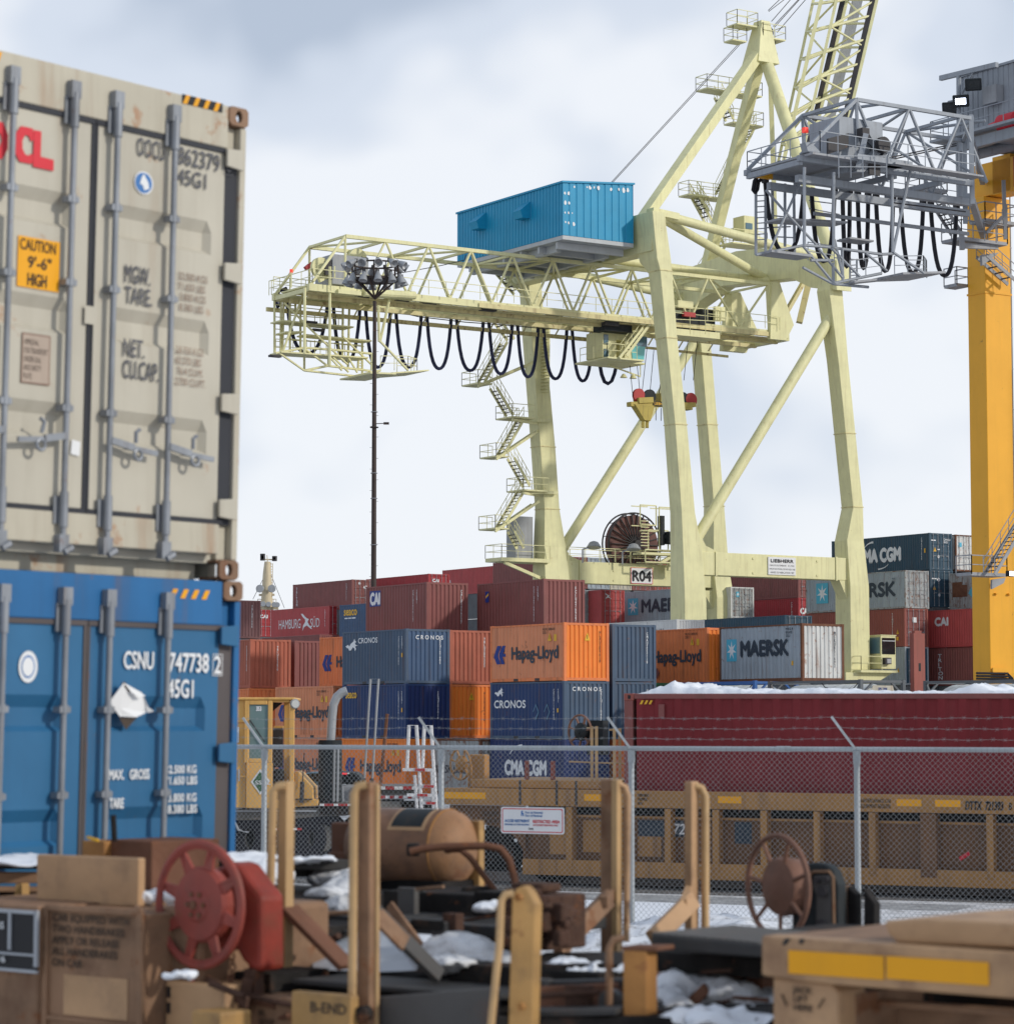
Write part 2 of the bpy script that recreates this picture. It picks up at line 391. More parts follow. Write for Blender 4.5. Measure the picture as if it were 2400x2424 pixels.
BIRD = [[(.05, 1), (.22, .98), (.42, .80), (.58, .70), (.72, .66), (.60, .50), (.78, .28), (.98, .08), (.86, .10), (.55, .30), (.34, .22), (.20, .0), (.24, .30), (.42, .52), (.40, .66), (.22, .80)]]
def arc(cx, cy, r, a0, a1, w0, w1, n=8):
    A = [math.radians(a0 + (a1 - a0) * i / n) for i in range(n + 1)]
    o = [(cx + r * math.cos(a), cy + r * math.sin(a)) for a in A]
    i_ = [(cx + (r - (w0 + (w1 - w0) * k / n)) * math.cos(a), cy + (r - (w0 + (w1 - w0) * k / n)) * math.sin(a)) for k, a in enumerate(A)]
    return o + i_[::-1]
HORSE = [[(0, .42), (.22, .55), (.30, .40), (.42, .62), (.62, .78), (.70, 1), (.76, .82), (.86, .74), (.74, .66), (.80, .52), (1, .42), (.84, .44), (.76, .36), (.84, .2), (.74, .02), (.70, .24), (.58, .34), (.44, .1), (.30, .08), (.22, .26), (.12, .3)]]

# ------------------------------------------------------------------ ground, tracks, snow
def gz(y): return 0.0 if y < 55 else (-0.47 * min(1, (y - 55) / 40))
m = MB(); ys = [-60, 0, 20, 40, 55, 65, 75, 85, 95, 130, 200, 400, 1200, 5000]; xs = [-5000, -800, -200, -60, -20, 0, 20, 60, 200, 800, 5000]
for y in ys:
    for x in xs: m.v.append(V((x, y, gz(y))))
nx = len(xs)
for j in range(len(ys) - 1):
    for i in range(nx - 1): m.f.append((j * nx + i, j * nx + i + 1, (j + 1) * nx + i + 1, (j + 1) * nx + i))
struct(m.build('ground', 'dirty_snow'), 'ground under thin dirty snow')
m = MB(); m.poly([(-90, 58, gz(58) + .012), (120, 58, gz(58) + .012), (120, 95, gz(95) + .004), (-90, 95, gz(95) + .004)])
m.poly([(-90, 95, -.466), (120, 95, -.466), (160, 330, -.466), (-130, 330, -.466)])
struct(m.build('pavement', 'asphalt'), 'asphalt of the container yard')

T2 = V((.905, -.425, -.004)).normalized(); N2 = V((.425, .905, 0)).normalized()       # the track behind the fence
O2 = V((X(1485, 45.0), 45.0, 0.05))
def W2(s, d, z): return O2 + T2 * s + N2 * d + Z3 * z
TD = V((.77, -.638, 0)); ND = V((.638, .77, 0)); OC = V((-2.39, 15.4, 0.4))                  # the track in front
def W1(s, d, z): return OC + TD * s + ND * d + Z3 * z
def strip(f, s0, s1, d0, d1, z, n, jit, name, mat, label):
    m = MB(); rnd = random.Random(3)
    for i in range(n + 1):
        s = s0 + (s1 - s0) * i / n
        m.v += [f(s, d0 + rnd.uniform(-jit, jit), z - .1), f(s, d0 + .3, z), f(s, d1 - .3, z), f(s, d1 + rnd.uniform(-jit, jit), z - .1)]
    for i in range(n):
        for k in range(3): m.f.append((i * 4 + k, i * 4 + k + 1, i * 4 + 5 + k, i * 4 + 4 + k))
    return struct(m.build(name, mat), label)
strip(W2, -45, 40, -.9, 3.6, -.02, 40, .15, 'track_bed', 'ballast', 'gravel bed of the track behind the fence')
strip(W2, -45, 40, -3.0, -1.0, -.025, 40, .25, 'track_bed', 'snowy_gravel', 'snowy gravel shoulder of the track behind the fence')
strip(W1, -30, 25, -1.9, 1.9, -.12, 60, .2, 'track_bed', 'ballast', 'gravel bed under the railcars in front')
def rails(f, d0, s0, s1, label, zt=0.0):
    m = MB()
    for d in (d0, d0 + 1.5):
        m.beam(f(s0, d, zt - .02), f(s1, d, zt - .02), .07, .04); m.beam(f(s0, d, zt - .1), f(s1, d, zt - .1), .02, .13)
    return struct(m.build('rails', 'rail_steel'), label)
rails(W2, .6, -45, 40, 'rails under the loaded well car', .16); rails(W1, -.75, -30, 25, 'rails under the railcars in front', .0)
# the ploughed lane between the fence and the tracks
m = MB(); m.poly([W2(-45, -9.6, .012 - .05), W2(40, -9.6, .012 - .05), W2(40, -2.8, .02 - .05), W2(-45, -2.8, .02 - .05)])
struct(m.build('road', 'snow'), 'snow covered lane behind the fence')

def heap(name, pts, mat, label, seed, sub=.09, rough=.35, base=None, kind='stuff'):
    """a lumpy heap of snow: pts = list of (centre, radius, height)"""
    rnd = random.Random(seed); bm = bmesh.new()
    rnd.random()
    for c, r, h in pts:
        mt = Matrix.Translation(V(c)) @ Matrix.Diagonal((r * rnd.uniform(.85, 1.2), r * rnd.uniform(.8, 1.15), h, 1))
        bmesh.ops.create_icosphere(bm, subdivisions=4, radius=1, matrix=mt)
    from mathutils import noise as mn
    for v in bm.verts:
        v.co += mn.noise_vector(v.co * 4.5 + V((seed, 0, 0))) * sub + mn.noise_vector(v.co * 13) * sub * .55 + mn.noise_vector(v.co * 31) * sub * .3
    me = bpy.data.meshes.new(name); bm.to_mesh(me); bm.free(); me.materials.append(M(mat))
    for p in me.polygons: p.use_smooth = True
    o = bpy.data.objects.new(name, me); COL.objects.link(o)
    return tag(o, label, 'snow', None, kind)

# snow bank along the foot of the fence
FD = V((.885, -.466, 0)).normalized(); FN = V((.466, .885, 0)).normalized(); FO = V((X(1493, 34.7), 34.7, 0))
rnd = random.Random(11)
from mathutils import noise as mn
def snowfield(name, label, o, ax, ay, lx, ly, step, hf, mat, drop=.06):
    m = MB(); nx, ny = int(lx / step), int(ly / step)
    for i in range(nx + 1):
        for j in range(ny + 1):
            a, b = lx * i / nx, ly * j / ny; p = o + ax * a + ay * b
            e_ = min(1, a / (.12 * lx), (lx - a) / (.12 * lx)) * min(1, b / (.3 * ly), (ly - b) / (.3 * ly)); e_ = e_ * e_ * (3 - 2 * e_)
            h = hf(p.x, p.y) * e_ + .05 * abs(mn.noise(V((p.x * 4, p.y * 4, 1)))) + .03 * mn.noise(V((p.x * 11, p.y * 11, 5))) + .015 * mn.noise(V((p.x * 27, p.y * 27, 9)))
            m.v.append(p + Z3 * (h - drop * (1 - e_) * 2))
    for i in range(nx):
        for j in range(ny): q = i * (ny + 1) + j; m.f.append((q, q + ny + 1, q + ny + 2, q + 1))
    return tag(m.build(name, mat, None, smooth=True), label, 'snow', None, 'stuff')
snowfield('snow_bank', 'ploughed snow bank along the foot of the chain link fence', FO - FD * 6 - FN * 2.2 - Z3 * .06, FD, FN, 19, 2.7, .07, lambda x, y: .28 + .22 * mn.noise(V((x * .9, y * .9, 2))) + .13 * mn.noise(V((x * 2.4, y * 2.4, 2))), 'speckled_snow')
snowfield('snow_bank', 'speckled snow lying between the railcars and the fence', V((-4.5, 17.5, .03)), V((.885, -.3, 0)).normalized(), V((.3, .885, 0)).normalized(), 14, 13, .11, lambda x, y: .12 + .2 * mn.noise(V((x * .7, y * .7, 7))) + .1 * mn.noise(V((x * 2, y * 2, 2))), 'speckled_snow')
if 0: heap('snow_bank', [(FO + FD * s + FN * rnd.uniform(-1.6, -.2) + V((0, 0, -.05)), rnd.uniform(.35, .8), rnd.uniform(.14, .42)) for s in [x * .42 for x in range(-10, 26)]], 'dirty_snow', 'ploughed snow bank along the foot of the chain link fence', 5, .12)
if 0: heap('snow_bank', [(P(x, y, Y), r, h) for x, y, Y, r, h in ((1560, 2350, 22, .7, .3), (1680, 2330, 24, .9, .3), (1790, 2320, 22, .8, .3), (1500, 2300, 25, .8, .3), (1350, 2290, 26, .9, .35), (1000, 2290, 24, .9, .3), (1120, 2270, 25, .8, .3))], 'dirty_snow', 'speckled snow lying between the railcars and the fence', 8, .12)

# ------------------------------------------------------------------ shipping containers
UX, VX = V((.545, -.8385, 0)), V((.8385, .545, 0)); YAW = math.atan2(UX.y, UX.x)
_cm = {}
def corr(a0, a1, per, dep, flat=.26, slope=.24):
    """list of (position, inset) along a corrugated wall"""
    n = max(1, round((a1 - a0) / per)); per = (a1 - a0) / n; out = []
    for i in range(n):
        b = a0 + i * per
        out += [(b, 0), (b + per * flat, 0), (b + per * (flat + slope), dep), (b + per * (1 - slope), dep)]
    return out + [(a1, 0)]
def wallmesh(prof, z0, z1, axis, base, sgn):
    m = MB()
    for a, dp in prof:
        for z in (z0, z1):
            m.v.append(V((a, base + sgn * dp, z)) if axis == 'x' else V((base + sgn * dp, a, z)))
    for i in range(len(prof) - 1): m.f.append((2 * i, 2 * i + 2, 2 * i + 3, 2 * i + 1))
    return m
Wd = 2.438
def cmesh(kind, L, H):
    k = (kind, L, H)
    if k in _cm: return _cm[k]
    p = .13; m = MB()
    if kind == 'frame':
        for x in (0, -L):
            sx = -1 if x == 0 else 1
            for y in (0, Wd):
                sy = 1 if y == 0 else -1
                m.box((x + sx * .004, y + sy * .004, .118), (sx * p, 0, 0), (0, sy * p, 0), (0, 0, H - .236))
            m.box((x + sx * .01, .16, H - .115), (sx * .1, 0, 0), (0, Wd - .32, 0), (0, 0, .105))
            m.box((x + sx * .01, .16, .02), (sx * .1, 0, 0), (0, Wd - .32, 0), (0, 0, .13))
        for y in (0, Wd):
            sy = 1 if y == 0 else -1
            m.box((-L + .17, y + sy * .006, H - .085), (L - .34, 0, 0), (0, sy * .08, 0), (0, 0, .07))
            m.box((-L + .17, y + sy * .006, .02), (L - .34, 0, 0), (0, sy * .08, 0), (0, 0, .14))
    elif kind == 'casting': m.box((0, 0, 0), (-.178, 0, 0), (0, .162, 0), (0, 0, .118))
    elif kind == 'near': m = wallmesh(corr(-L + p, -p, .278, .036), .15, H - .08, 'x', .014, 1)
    elif kind == 'far': m = wallmesh(corr(-L + p, -p, .278, .036), .15, H - .08, 'x', Wd - .014, -1)
    elif kind == 'end': m = wallmesh(corr(p, Wd - p, .245, .046, .5, .16), .14, H - .1, 'y', -.016, -1)
    elif kind == 'rear': m = wallmesh(corr(p, Wd - p, .245, .046, .5, .16), .14, H - .1, 'y', -L + .016, 1)
    elif kind == 'roof': m.box((-L + .09, .07, H - .05), (L - .18, 0, 0), (0, Wd - .14, 0), (0, 0, .035))
    elif kind == 'floor': m.box((-L + .12, .09, .1), (L - .24, 0, 0), (0, Wd - .18, 0), (0, 0, .05))
    elif kind == 'doorleaf':          # left leaf; horizontally pressed panel
        prof = [(.15, 0)]; n = 4; hh = (H - .28) / n
        for i in range(n):
            b = .15 + i * hh; prof += [(b + .1, 0), (b + .14, -.028), (b + hh - .12, -.028), (b + hh - .06, 0)]
        prof.append((H - .13, 0))
        y0, y1 = p + .01, Wd / 2 - .012
        for z, d in prof: m.v += [V((-.045, y0, z)), V((-.045, y0 + .07, z)), V((-.045 + d, y0 + .09, z)), V((-.045 + d, y1 - .09, z)), V((-.045, y1 - .07, z)), V((-.045, y1, z))]
        for i in range(len(prof) - 1):
            for q in range(5): m.f.append((i * 6 + q, i * 6 + q + 1, i * 6 + 7 + q, i * 6 + 6 + q))
    elif kind == 'rods':
        for y in (.42, .92):
            m.tube((-.012, y, .06), (-.012, y, H - .05), .021, 6)
            for z in (.12, H * .36, H * .64, H - .12): m.box((-.04, y - .05, z), (.035, 0, 0), (0, .1, 0), (0, 0, .05))
            m.box((-.03, y, H * .38), (.03, 0, 0), (0, .3, 0), (0, 0, .035))
    elif kind == 'pocket':
        for xx in (-L / 2 - 1.05, -L / 2 + .69): m.box((xx, -.002, .03), (.36, 0, 0), (0, .05, 0), (0, 0, .115))
    me = m.mesh(kind); _cm[k] = me; return me
_tint = {}
def cpart(kind, L, H, mat, t, name):
    k = ('c', kind, L, H, mat)
    if k not in _tint:
        me = cmesh(kind, L, H).copy(); me.materials.clear(); me.materials.append(M(mat)); _tint[k] = me
    o = bpy.data.objects.new(name, _tint[k]); COL.objects.link(o); o.parent = t; WM[o.name] = wm(t); return o
def container(label, px, Y, ztop, L=6.058, H=2.591, col='navy', end='wall', deco=(), endcol=None, group='stacked shipping containers', detail=True, postcol=None, pockets=False):
    t = thing('shipping_container', label, 'container', (X(px, Y), Y, ztop - H), YAW, group)
    cpart('frame', L, H, postcol or col, t, 'frame'); [setattr(cpart('casting', 0, 0, postcol or col, t, 'corner_casting'), 'location', (x, y, z)) for x, y in ((0, 0), (0, Wd - .162), (.178 - L, 0)) for z in (0, H - .118) if detail]
    cpart('near', L, H, col, t, 'side_wall'); cpart('roof', L, H, col, t, 'roof')
    if detail: cpart('far', L, H, col, t, 'side_wall'); cpart('rear', L, H, col, t, 'end_wall'); cpart('floor', L, H, 'dark_steel', t, 'floor')
    if pockets: cpart('pocket', L, H, 'dark_steel', t, 'fork_pockets')
    ec = endcol or col
    if end == 'wall': cpart('end', L, H, ec, t, 'end_wall')
    else:
        a = cpart('doorleaf', L, H, ec, t, 'door'); cpart('rods', L, H, 'steel_grey', a, 'lock_rods')
        b = cpart('doorleaf', L, H, ec, t, 'door'); b.scale = (1, -1, 1); b.location = (0, Wd, 0)
        c = cpart('rods', L, H, 'steel_grey', b, 'lock_rods')
    for di, d in enumerate(deco):
        kind, face = d[0], d[1]
        if face == 'S': o = V((-L + d[3], .006 - .0018 * di, d[4])); ax = V((1, 0, 0))
        elif end == 'wall': o = V((-.006 + .0018 * di, d[3], d[4])); ax = V((0, 1, 0))
        else: o = V((-.03 + .0018 * di, d[3], d[4])); ax = V((0, 1, 0))
        if kind == 't': text(t, d[2], o, ax, Z3, d[5], d[6], d[7], d[8] if len(d) > 8 else 0, local=True, line=d[9] if len(d) > 9 else 1)
        else: marks(t, d[2], o, ax, Z3, d[5], d[6], d[7], local=True, name='emblem')
    return t
def vt(s, x, H, mat='ink_white', face='S', h=1.35, w=.085):   # a column of small stacked characters
    return ('t', face, '\n'.join(s), x, H - .35 - h, w, h, mat, .02, .8)
def warn(face, x, z): return [('m', face, [[(0, 0), (1, 0), (.5, 1)]], x, z, .3, .36, 'ink_yellow'), ('m', face, [[(.44, .2), (.56, .2), (.56, .65), (.44, .65)]], x, z + .0, .3, .36, 'ink_black')]
def wordmark_orange(L, H, zc=1.25, x0=.3):   # emblem + wordmark on the orange boxes
    return [('m', 'S', EMB_ARROWS, x0, zc - .42, 1.0, .84, 'ink_navy'), ('t', 'S', 'Hapag-Lloyd', x0 + 1.5, zc - .4, 3.75, .72, 'ink_slate', .026),
            ('m', 'S', [rect(0, 0, 1, 1)], 5.25, 1.78, .2, .3, 'ink_yellow'), ('t', 'S', 'HLXU 289618\n22G1', 4.35, 2.12, .95, .26, 'ink_dark_tan', .01), ] + warn('S', 4.75, 1.8)

T1, T2z, T3, T4 = 2.12, 4.71, 7.303, 9.895
H1 = 2.591
# front block, from left to right; top tier first
container('brick coloured container at the far left of the front block, beside the blue double stack', 593, 142.8, T3, col='brick', deco=[vt('FSCU391624', 5.6, H1), vt('TRIU592670', 1.6, H1, face='E', h=1.3)])
container('orange container low at the left, half hidden by the yellow cab roof', 590, 142.5, T2z, col='hl_orange')
container('pale blue container low behind the yellow cab, beside the orange one', 611, 146.5, T2z, col='pale_blue')
container('dark maroon container wedged between the brick one and an orange one', 698, 145.2, T3, col='maroon', endcol='maroon')
container('dark maroon container below the wedged maroon one, mostly hidden', 668, 150.5, T2z, col='maroon')
container('orange container with a blue emblem, cut off by the slate blue box in front', 896, 135.4, T3, col='hl_orange', deco=wordmark_orange(6.058, H1))
container('orange container with a dark wordmark behind the exhaust pipe', 790, 134, T2z, col='hl_orange_shaded', endcol='hl_orange', deco=wordmark_orange(6.058, H1), pockets=True)
container('orange container at the bottom, behind the yellow cab and the exhaust muffler', 790, 134, T1, col='hl_orange_shaded', endcol='hl_orange', deco=wordmark_orange(6.058, H1))
cl = [('m', 'S', HORSE, .3, 1.62, 1.25, .62, 'ink_white'), ('t', 'S', 'CRONOS', 1.55, 2.0, 1.85, .25, 'ink_white', .02)]
container('slate blue container with a white horse emblem, second from left in the top front tier', 961, 127.4, T3, col='slate_blue', endcol='mid_blue', pockets=True,
          deco=cl + [vt('CRSU147685', 5.35, H1), vt('22G1', 5.65, H1, h=.6), ('t', 'E', 'C R O N O S', .55, 2.1, 1.5, .19, 'ink_white', .02), vt('CRSU147685', 1.85, H1, face='E', h=1.3), ('m', 'S', [rect(0, 0, 1, 1)], 5.65, 1.25, .1, .2, 'ink_yellow')])
container('navy container with a small yellow wordmark, above the bright orange bottom box', 961, 127.4, T2z, col='navy', endcol='deep_navy', pockets=True, deco=[('t', 'S', 'seaco', .35, 1.95, 1.05, .26, 'ink_yellow', .04), vt('SEGU293416', 5.35, H1), vt('22G1', 5.65, H1, h=.6), vt('SEGU293416', 1.75, H1, face='E', h=1.3), ('m', 'S', [rect(0, 0, 1, 1)], 5.65, 1.25, .1, .2, 'ink_yellow')])
container('orange container with wordmark at the bottom, behind the tilted poles', 961, 127.4, T1, col='hl_orange_bright', deco=wordmark_orange(6.058, H1))
container('rust red container end panel between the slate blue box and the bright orange box', 1064, 129.2, T3, col='brick', deco=[vt('TRLU289332', 1.95, H1, face='E', h=1.4)])
container('vivid orange end panel with a yellow warning triangle in the middle tier', 1064, 129.2, T2z, col='hl_orange_bright', postcol='hl_orange', deco=warn('E', 1.1, 1.85) + [vt('HLXU289618', 1.95, H1, 'ink_dark_tan', 'E', h=1.4)])
container('grey rust streaked container at the bottom behind the white ladders', 1137, 124.8, T1, col='line_grey_rusty', postcol='rust_brown', deco=[('t', 'S', 'MAERSK LINE', 1.6, 1.0, 3.2, .36, 'ink_slate', .02)])
container('bright orange container with large wordmark and blue emblem at the centre of the front block', 1335, 119.7, T3, col='hl_orange_shaded', endcol='hl_orange_bright', postcol='hl_orange', pockets=True, deco=wordmark_orange(6.058, H1) + warn('E', 1.1, 1.8) + [vt('HLXU289618', 1.9, H1, 'ink_dark_tan', 'E', h=1.4)])
container('navy container with white wordmark, horse emblem and two scraped patches', 1335, 119.7, T2z, col='navy', endcol='slate_blue', postcol='slate_blue', pockets=True,
          deco=[('m', 'S', HORSE, .35, 1.92, .85, .44, 'ink_white'), ('t', 'S', 'CRONOS', .35, 1.42, 2.6, .34, 'ink_white', .03), ('t', 'E', 'C R O N O S', .45, 2.15, 1.55, .18, 'ink_white', .02), vt('CRSU110402', 5.2, H1), vt('22G1', 5.55, H1, h=.6), vt('CRSU110402', 1.95, H1, face='E', h=1.5), ('m', 'S', [rect(0, 0, 1, 1)], 5.5, 1.2, .1, .18, 'ink_yellow')] +
          [('m', 'S', [[(0, .5), (.5, 1), (1, .5), (.5, 0), (.42, .12), (.85, .5), (.5, .86), (.12, .5)]], x, .85, .5, .75, 'pale_blue') for x in (3.55, 4.45)])
container('navy container with large white wordmark and two curved strokes, at the bottom behind the fence', 1335, 119.7, T1, col='deep_navy',
          deco=[('t', 'S', 'CMA CGM', 1.25, 1.0, 3.35, .62, 'ink_white', .06), ('m', 'S', [arc(.62, .0, .62, 95, 165, .10, .02)], 1.6, 1.75, 1.9, 1.0, 'ink_white'), ('m', 'S', [arc(.2, 1.0, .8, -95, -15, .14, .01)], 2.3, .05, 2.1, .95, 'ink_white'), ('t', 'S', 'eco container', .75, .58, 1.6, .2, 'ink_white', .02), ('t', 'S', 'bamboo flooring', .8, .3, 1.5, .16, 'ink_white')])
container('slate blue end panel right of the bright orange box in the top front tier', 1449, 121.7, T3, col='slate_blue', deco=[vt('CMAU255118', 1.9, H1, face='E', h=1.4)])
container('slate blue end panel right of the two scraped patches, middle tier', 1449, 121.7, T2z, col='slate_blue', deco=[vt('CRXU2', 1.9, H1, face='E', h=.7)])
container('orange end panel at the bottom, left of the wine red container', 1449, 121.7, T1, col='hl_orange')
container('orange container with wordmark between the slate blue end panel and the grey box', 1673, 126, T3, col='hl_orange', endcol='hl_orange_bright', deco=wordmark_orange(6.058, H1) + [('m', 'S', [[(0, .5), (.5, 1), (1, .5), (.5, 0)]], 1.9, .25, .42, .55, 'maroon')])
container('green container end low behind the snow topped wine red box', 1546, 124.5, T2z, col='green_box')
container('grey container with star emblem, black wordmark and rusty white end, before the crane cabin', 1898, 120.7, T3, col='line_grey', endcol='white_rusty', postcol='rust_brown',
          deco=[('m', 'S', [rect(0, 0, 1, 1)], .55, .98, .75, 1.02, 'ink_sky'), ('m', 'S', [star()], .52, .98, .81, 1.02, 'ink_white'), ('t', 'S', 'MAERSK', 1.62, 1.2, 3.45, .68, 'ink_slate', .05), ('t', 'S', 'MSKU 4\n851692\n22G1', 4.9, 2.0, .5, .42, 'ink_slate', .01), vt('MSKU851692', 1.85, H1, 'ink_slate', 'E', h=1.6), ('m', 'S', [rect(0, 0, 1, 1)], 5.3, .72, .12, .2, 'ink_yellow')])
for i, (px, Y) in enumerate(((1898, 120.7), (1673, 126), )):
    container('plain grey container hidden under the top front tier', px, Y, T2z if i == 0 else T2z, col='frame_grey', group='hidden supporting containers', detail=False)
    container('plain grey container hidden under the top front tier', px, Y, T1, col='frame_grey', group='hidden supporting containers', detail=False)
for px, Y in ((1064, 129.2), (593, 142.8), (698, 145.2), (896, 135.4)):
    if px != 1064: container('plain grey container hidden under the top front tier', px, Y, T1, col='frame_grey', group='hidden supporting containers', detail=False)
container('plain grey container hidden under the top front tier', 896, 135.4, T2z, col='frame_grey', group='hidden supporting containers', detail=False)
# second block, one tier higher
container('maroon container with a navy and white logo panel, one tier above the front block', 1010, 134.7, T4, col='maroon', deco=[('m', 'S', [rect(0, 0, 1, 1)], .4, 1.55, 1.1, .8, 'ink_navy'), ('t', 'S', 'CAI', .46, 1.65, .95, .58, 'ink_white', .06), vt('CAIU3456127', 4.7, H1, h=1.6), vt('22G1', 5.05, H1, h=.7), vt('CAIU3456127', 2.0, H1, face='E', h=1.7)])
container('maroon container with a small navy square mark, above the bright orange wordmark box', 1287, 131.7, T4, col='maroon', deco=[('m', 'S', [rect(0, 0, 1, 1)], .75, 1.62, .34, .55, 'ink_navy'), ('m', 'S', [[(.1, .55), (.9, .85), (.9, .65), (.1, .35)]], .75, 1.62, .34, .55, 'ink_yellow'), vt('FCIU4769272', 5.15, H1, h=1.7), vt('22G1', 5.5, H1, h=.7), vt('FCIU476927', 1.85, H1, face='E', h=1.7)])
for px, Y in ((1010, 134.7), (1287, 131.7)):
    for z in (T3, T2z, T1): container('plain grey container hidden under the maroon tier', px, Y, z, col='frame_grey', group='hidden supporting containers', detail=False)
# tank containers behind the wine red box
def tank(label, px, Y, ztop, fcol, endplate=None):
    L, H = 6.058, 2.591
    t = thing('tank_container', label, 'tank container', (X(px, Y), Y, ztop - H), YAW, 'tank containers behind the snowy container')
    m = MB()
    for x in (0, -L):
        sx = -1 if x == 0 else 1
        for y in (0, Wd):
            sy = 1 if y == 0 else -1
            m.box((x, y, 0), (sx * .15, 0, 0), (0, sy * .15, 0), (0, 0, H))
        m.box((x + sx * .02, .15, H - .13), (sx * .1, 0, 0), (0, Wd - .3, 0), (0, 0, .1)); m.box((x + sx * .02, .15, .03), (sx * .1, 0, 0), (0, Wd - .3, 0), (0, 0, .1))
        for y in (.15, Wd - .15): m.beam((x + sx * .08, y, H - .6), (x + sx * .08, Wd / 2 + (-.5 if y < 1 else .5), H - .12), .08)
    for y in (.06, Wd - .06):
        m.box((-L + .15, y - .05, H - .12), (L - .3, 0, 0), (0, .1, 0), (0, 0, .1)); m.box((-L + .15, y - .05, .02), (L - .3, 0, 0), (0, .1, 0), (0, 0, .12))
    m.beam((-.1, .08, H - .12), (-1.3, .08, .2), .09); m.beam((-L + .1, .08, H - .12), (-L + 1.3, .08, .2), .09)
    m.build('frame', fcol, t, local=True)
    m = MB(); m.lathe((-L + .2, Wd / 2, H / 2), (1, 0, 0), [(0, .3), (.06, .75), (.25, 1.05), (.5, 1.13), (L - .95, 1.13), (L - .65, 1.05), (L - .46, .75), (L - .4, .3)], 32)
    tk = m.build('tank', 'tank_white', t, smooth=True, local=True)
    m = MB()
    for x in (-1.4, -2.5, -3.6, -4.7): m.ring((x, Wd / 2, H / 2), (1, 0, 0), 1.135, .012, 32, 4)
    m.build('bands', 'steel_grey', t, local=True)
    m = MB(); m.path([(-2.6, .1, H - .1), (-2.4, .12, H - .3), (-1.5, .08, H - .42), (-.6, .1, H - .38), (-.3, .2, H - .1)], .02, 5); m.build('hose', 'black_rubber', t, local=True)
    if endplate:
        m = MB(); m.prism([(-.02, .35, 1.35), (-.02, 2.05, 1.35), (-.02, 1.75, 2.35), (-.02, .68, 2.35)], (-.02, 0, 0)); m.build('end_plate', 'beige_box', t, local=True)
        text(t, 'CIMC TANK', (-.012, .95, 2.16), (0, 1, 0), Z3, .5, .1, 'ink_navy', .02, local=True); text(t, 'AAMU 262856 5', (-.012, .58, 1.86), (0, 1, 0), Z3, 1.25, .18, 'ink_slate', .015, local=True)
    return t
tank('white tank in a bright blue frame behind the snow topped container', 1785, 115.9, 4.66, 'frame_blue')
tank('white tank in a grey frame with a beige end plate marked by black characters', 2035, 110.5, 4.62, 'frame_grey', True)
tank('white tank in a grey frame standing beside the orange crane leg', 2425, 108, 4.60, 'frame_grey')
for px, Y, z in ((1785, 115.9, 4.66), (2035, 110.5, 4.62), (2425, 108, 4.60)): container('plain grey container hidden under the tank containers', px, Y, z - 2.592, H=z - 2.592 + .45, col='frame_grey', group='hidden supporting containers', detail=False)
# folded end wall of a flat rack standing behind the tanks
t = thing('flat_rack_end', 'tall rust red end frame of a folded flat rack, slotted, behind the tank containers', 'flat rack', (X(2153, 118), 118, 2.05), YAW)
m = MB(); m.box((0, 0, 0), (.25, 0, 0), (0, .64, 0), (0, 0, 4.7)); m.box((0, .1, 4.7), (.2, 0, 0), (0, .4, 0), (0, 0, .12)); m.build('panel', 'brown_red', t, local=True)
m = MB()
for z, h in ((3.05, .35), (.6, .75), (1.9, .02)): m.box((.252, .26, z), (.004, 0, 0), (0, .13, 0), (0, 0, h))
m.build('slots', 'ink_black', t, local=True)
m = MB(); m.box((-.8, -.4, -2.5), (2, 0, 0), (0, 2.0, 0), (0, 0, 2.49)); m.build('base', 'brown_red', t, local=True)

HC = 2.896; LL = 12.192
def zt(px, py, Y): return P(px, py, Y).z
# containers far left, stacked on the ship
SH = 'containers on the deck of the ship'
container('faded maroon container end at far left, beside the grey double stack', 541, 182, zt(541, 1420, 182), H=H1, col='maroon_grey', deco=[vt('TRIU81906', 1.75, H1, face='E', h=1.5)], group=SH)
container('dark red container door left of the rose red one with a white bird', 611, 288, zt(611, 1443, 288), L=LL, H=HC, col='crimson', end='door', deco=[('t', 'E', 'CAI', .25, 2.0, .9, .35, 'ink_white', .05)], group=SH)
zz = zt(779, 1434, 268)
container('rose red container with a white bird between two white words', 779, 268, zz, L=LL, H=HC, col='rose_red', endcol='crimson', end='door', group=SH,
          deco=[('t', 'S', 'HAMBURG', 1.7, .85, 4.6, .95, 'ink_white', .0), ('t', 'S', 'SÜD', 8.35, .85, 1.9, 1.1, 'ink_white', .0), ('m', 'S', BIRD, 6.2, .55, 2.6, 1.75, 'ink_white'), vt('SUDU678123', 11.3, HC, h=1.7, w=.12), ('m', 'E', BIRD, .9, 2.0, .9, .55, 'ink_white')])
container('dull maroon container of which only the top edge shows under the white bird box', 757, 266, zz - HC - .02, L=LL, H=HC, col='maroon', group=SH)
container('maroon container with a column of white letters, high above the rose red box', 833, 266, zt(833, 1371.5, 266), L=LL, H=HC, col='maroon', end='door', deco=[vt('TRITON', .75, HC, h=1.9, w=.28), vt('TCNU654321', 11.0, HC, h=1.7, w=.12), ('t', 'E', '4G', 1.3, 2.0, .4, .3, 'ink_white', .04), ('m', 'E', [circle()], .75, 2.4, .25, .25, 'ink_white')], group=SH)
container('crimson container behind the floodlight pole, white letters at its end', 1014, 264, zt(1014, 1358, 264), L=LL, H=HC, col='crimson', end='door', deco=[('t', 'S', 'CAI', .45, 1.7, 1.3, .55, 'ink_white', .05), ('t', 'E', 'CAI', .5, 2.1, .7, .3, 'ink_white', .05)], group=SH)
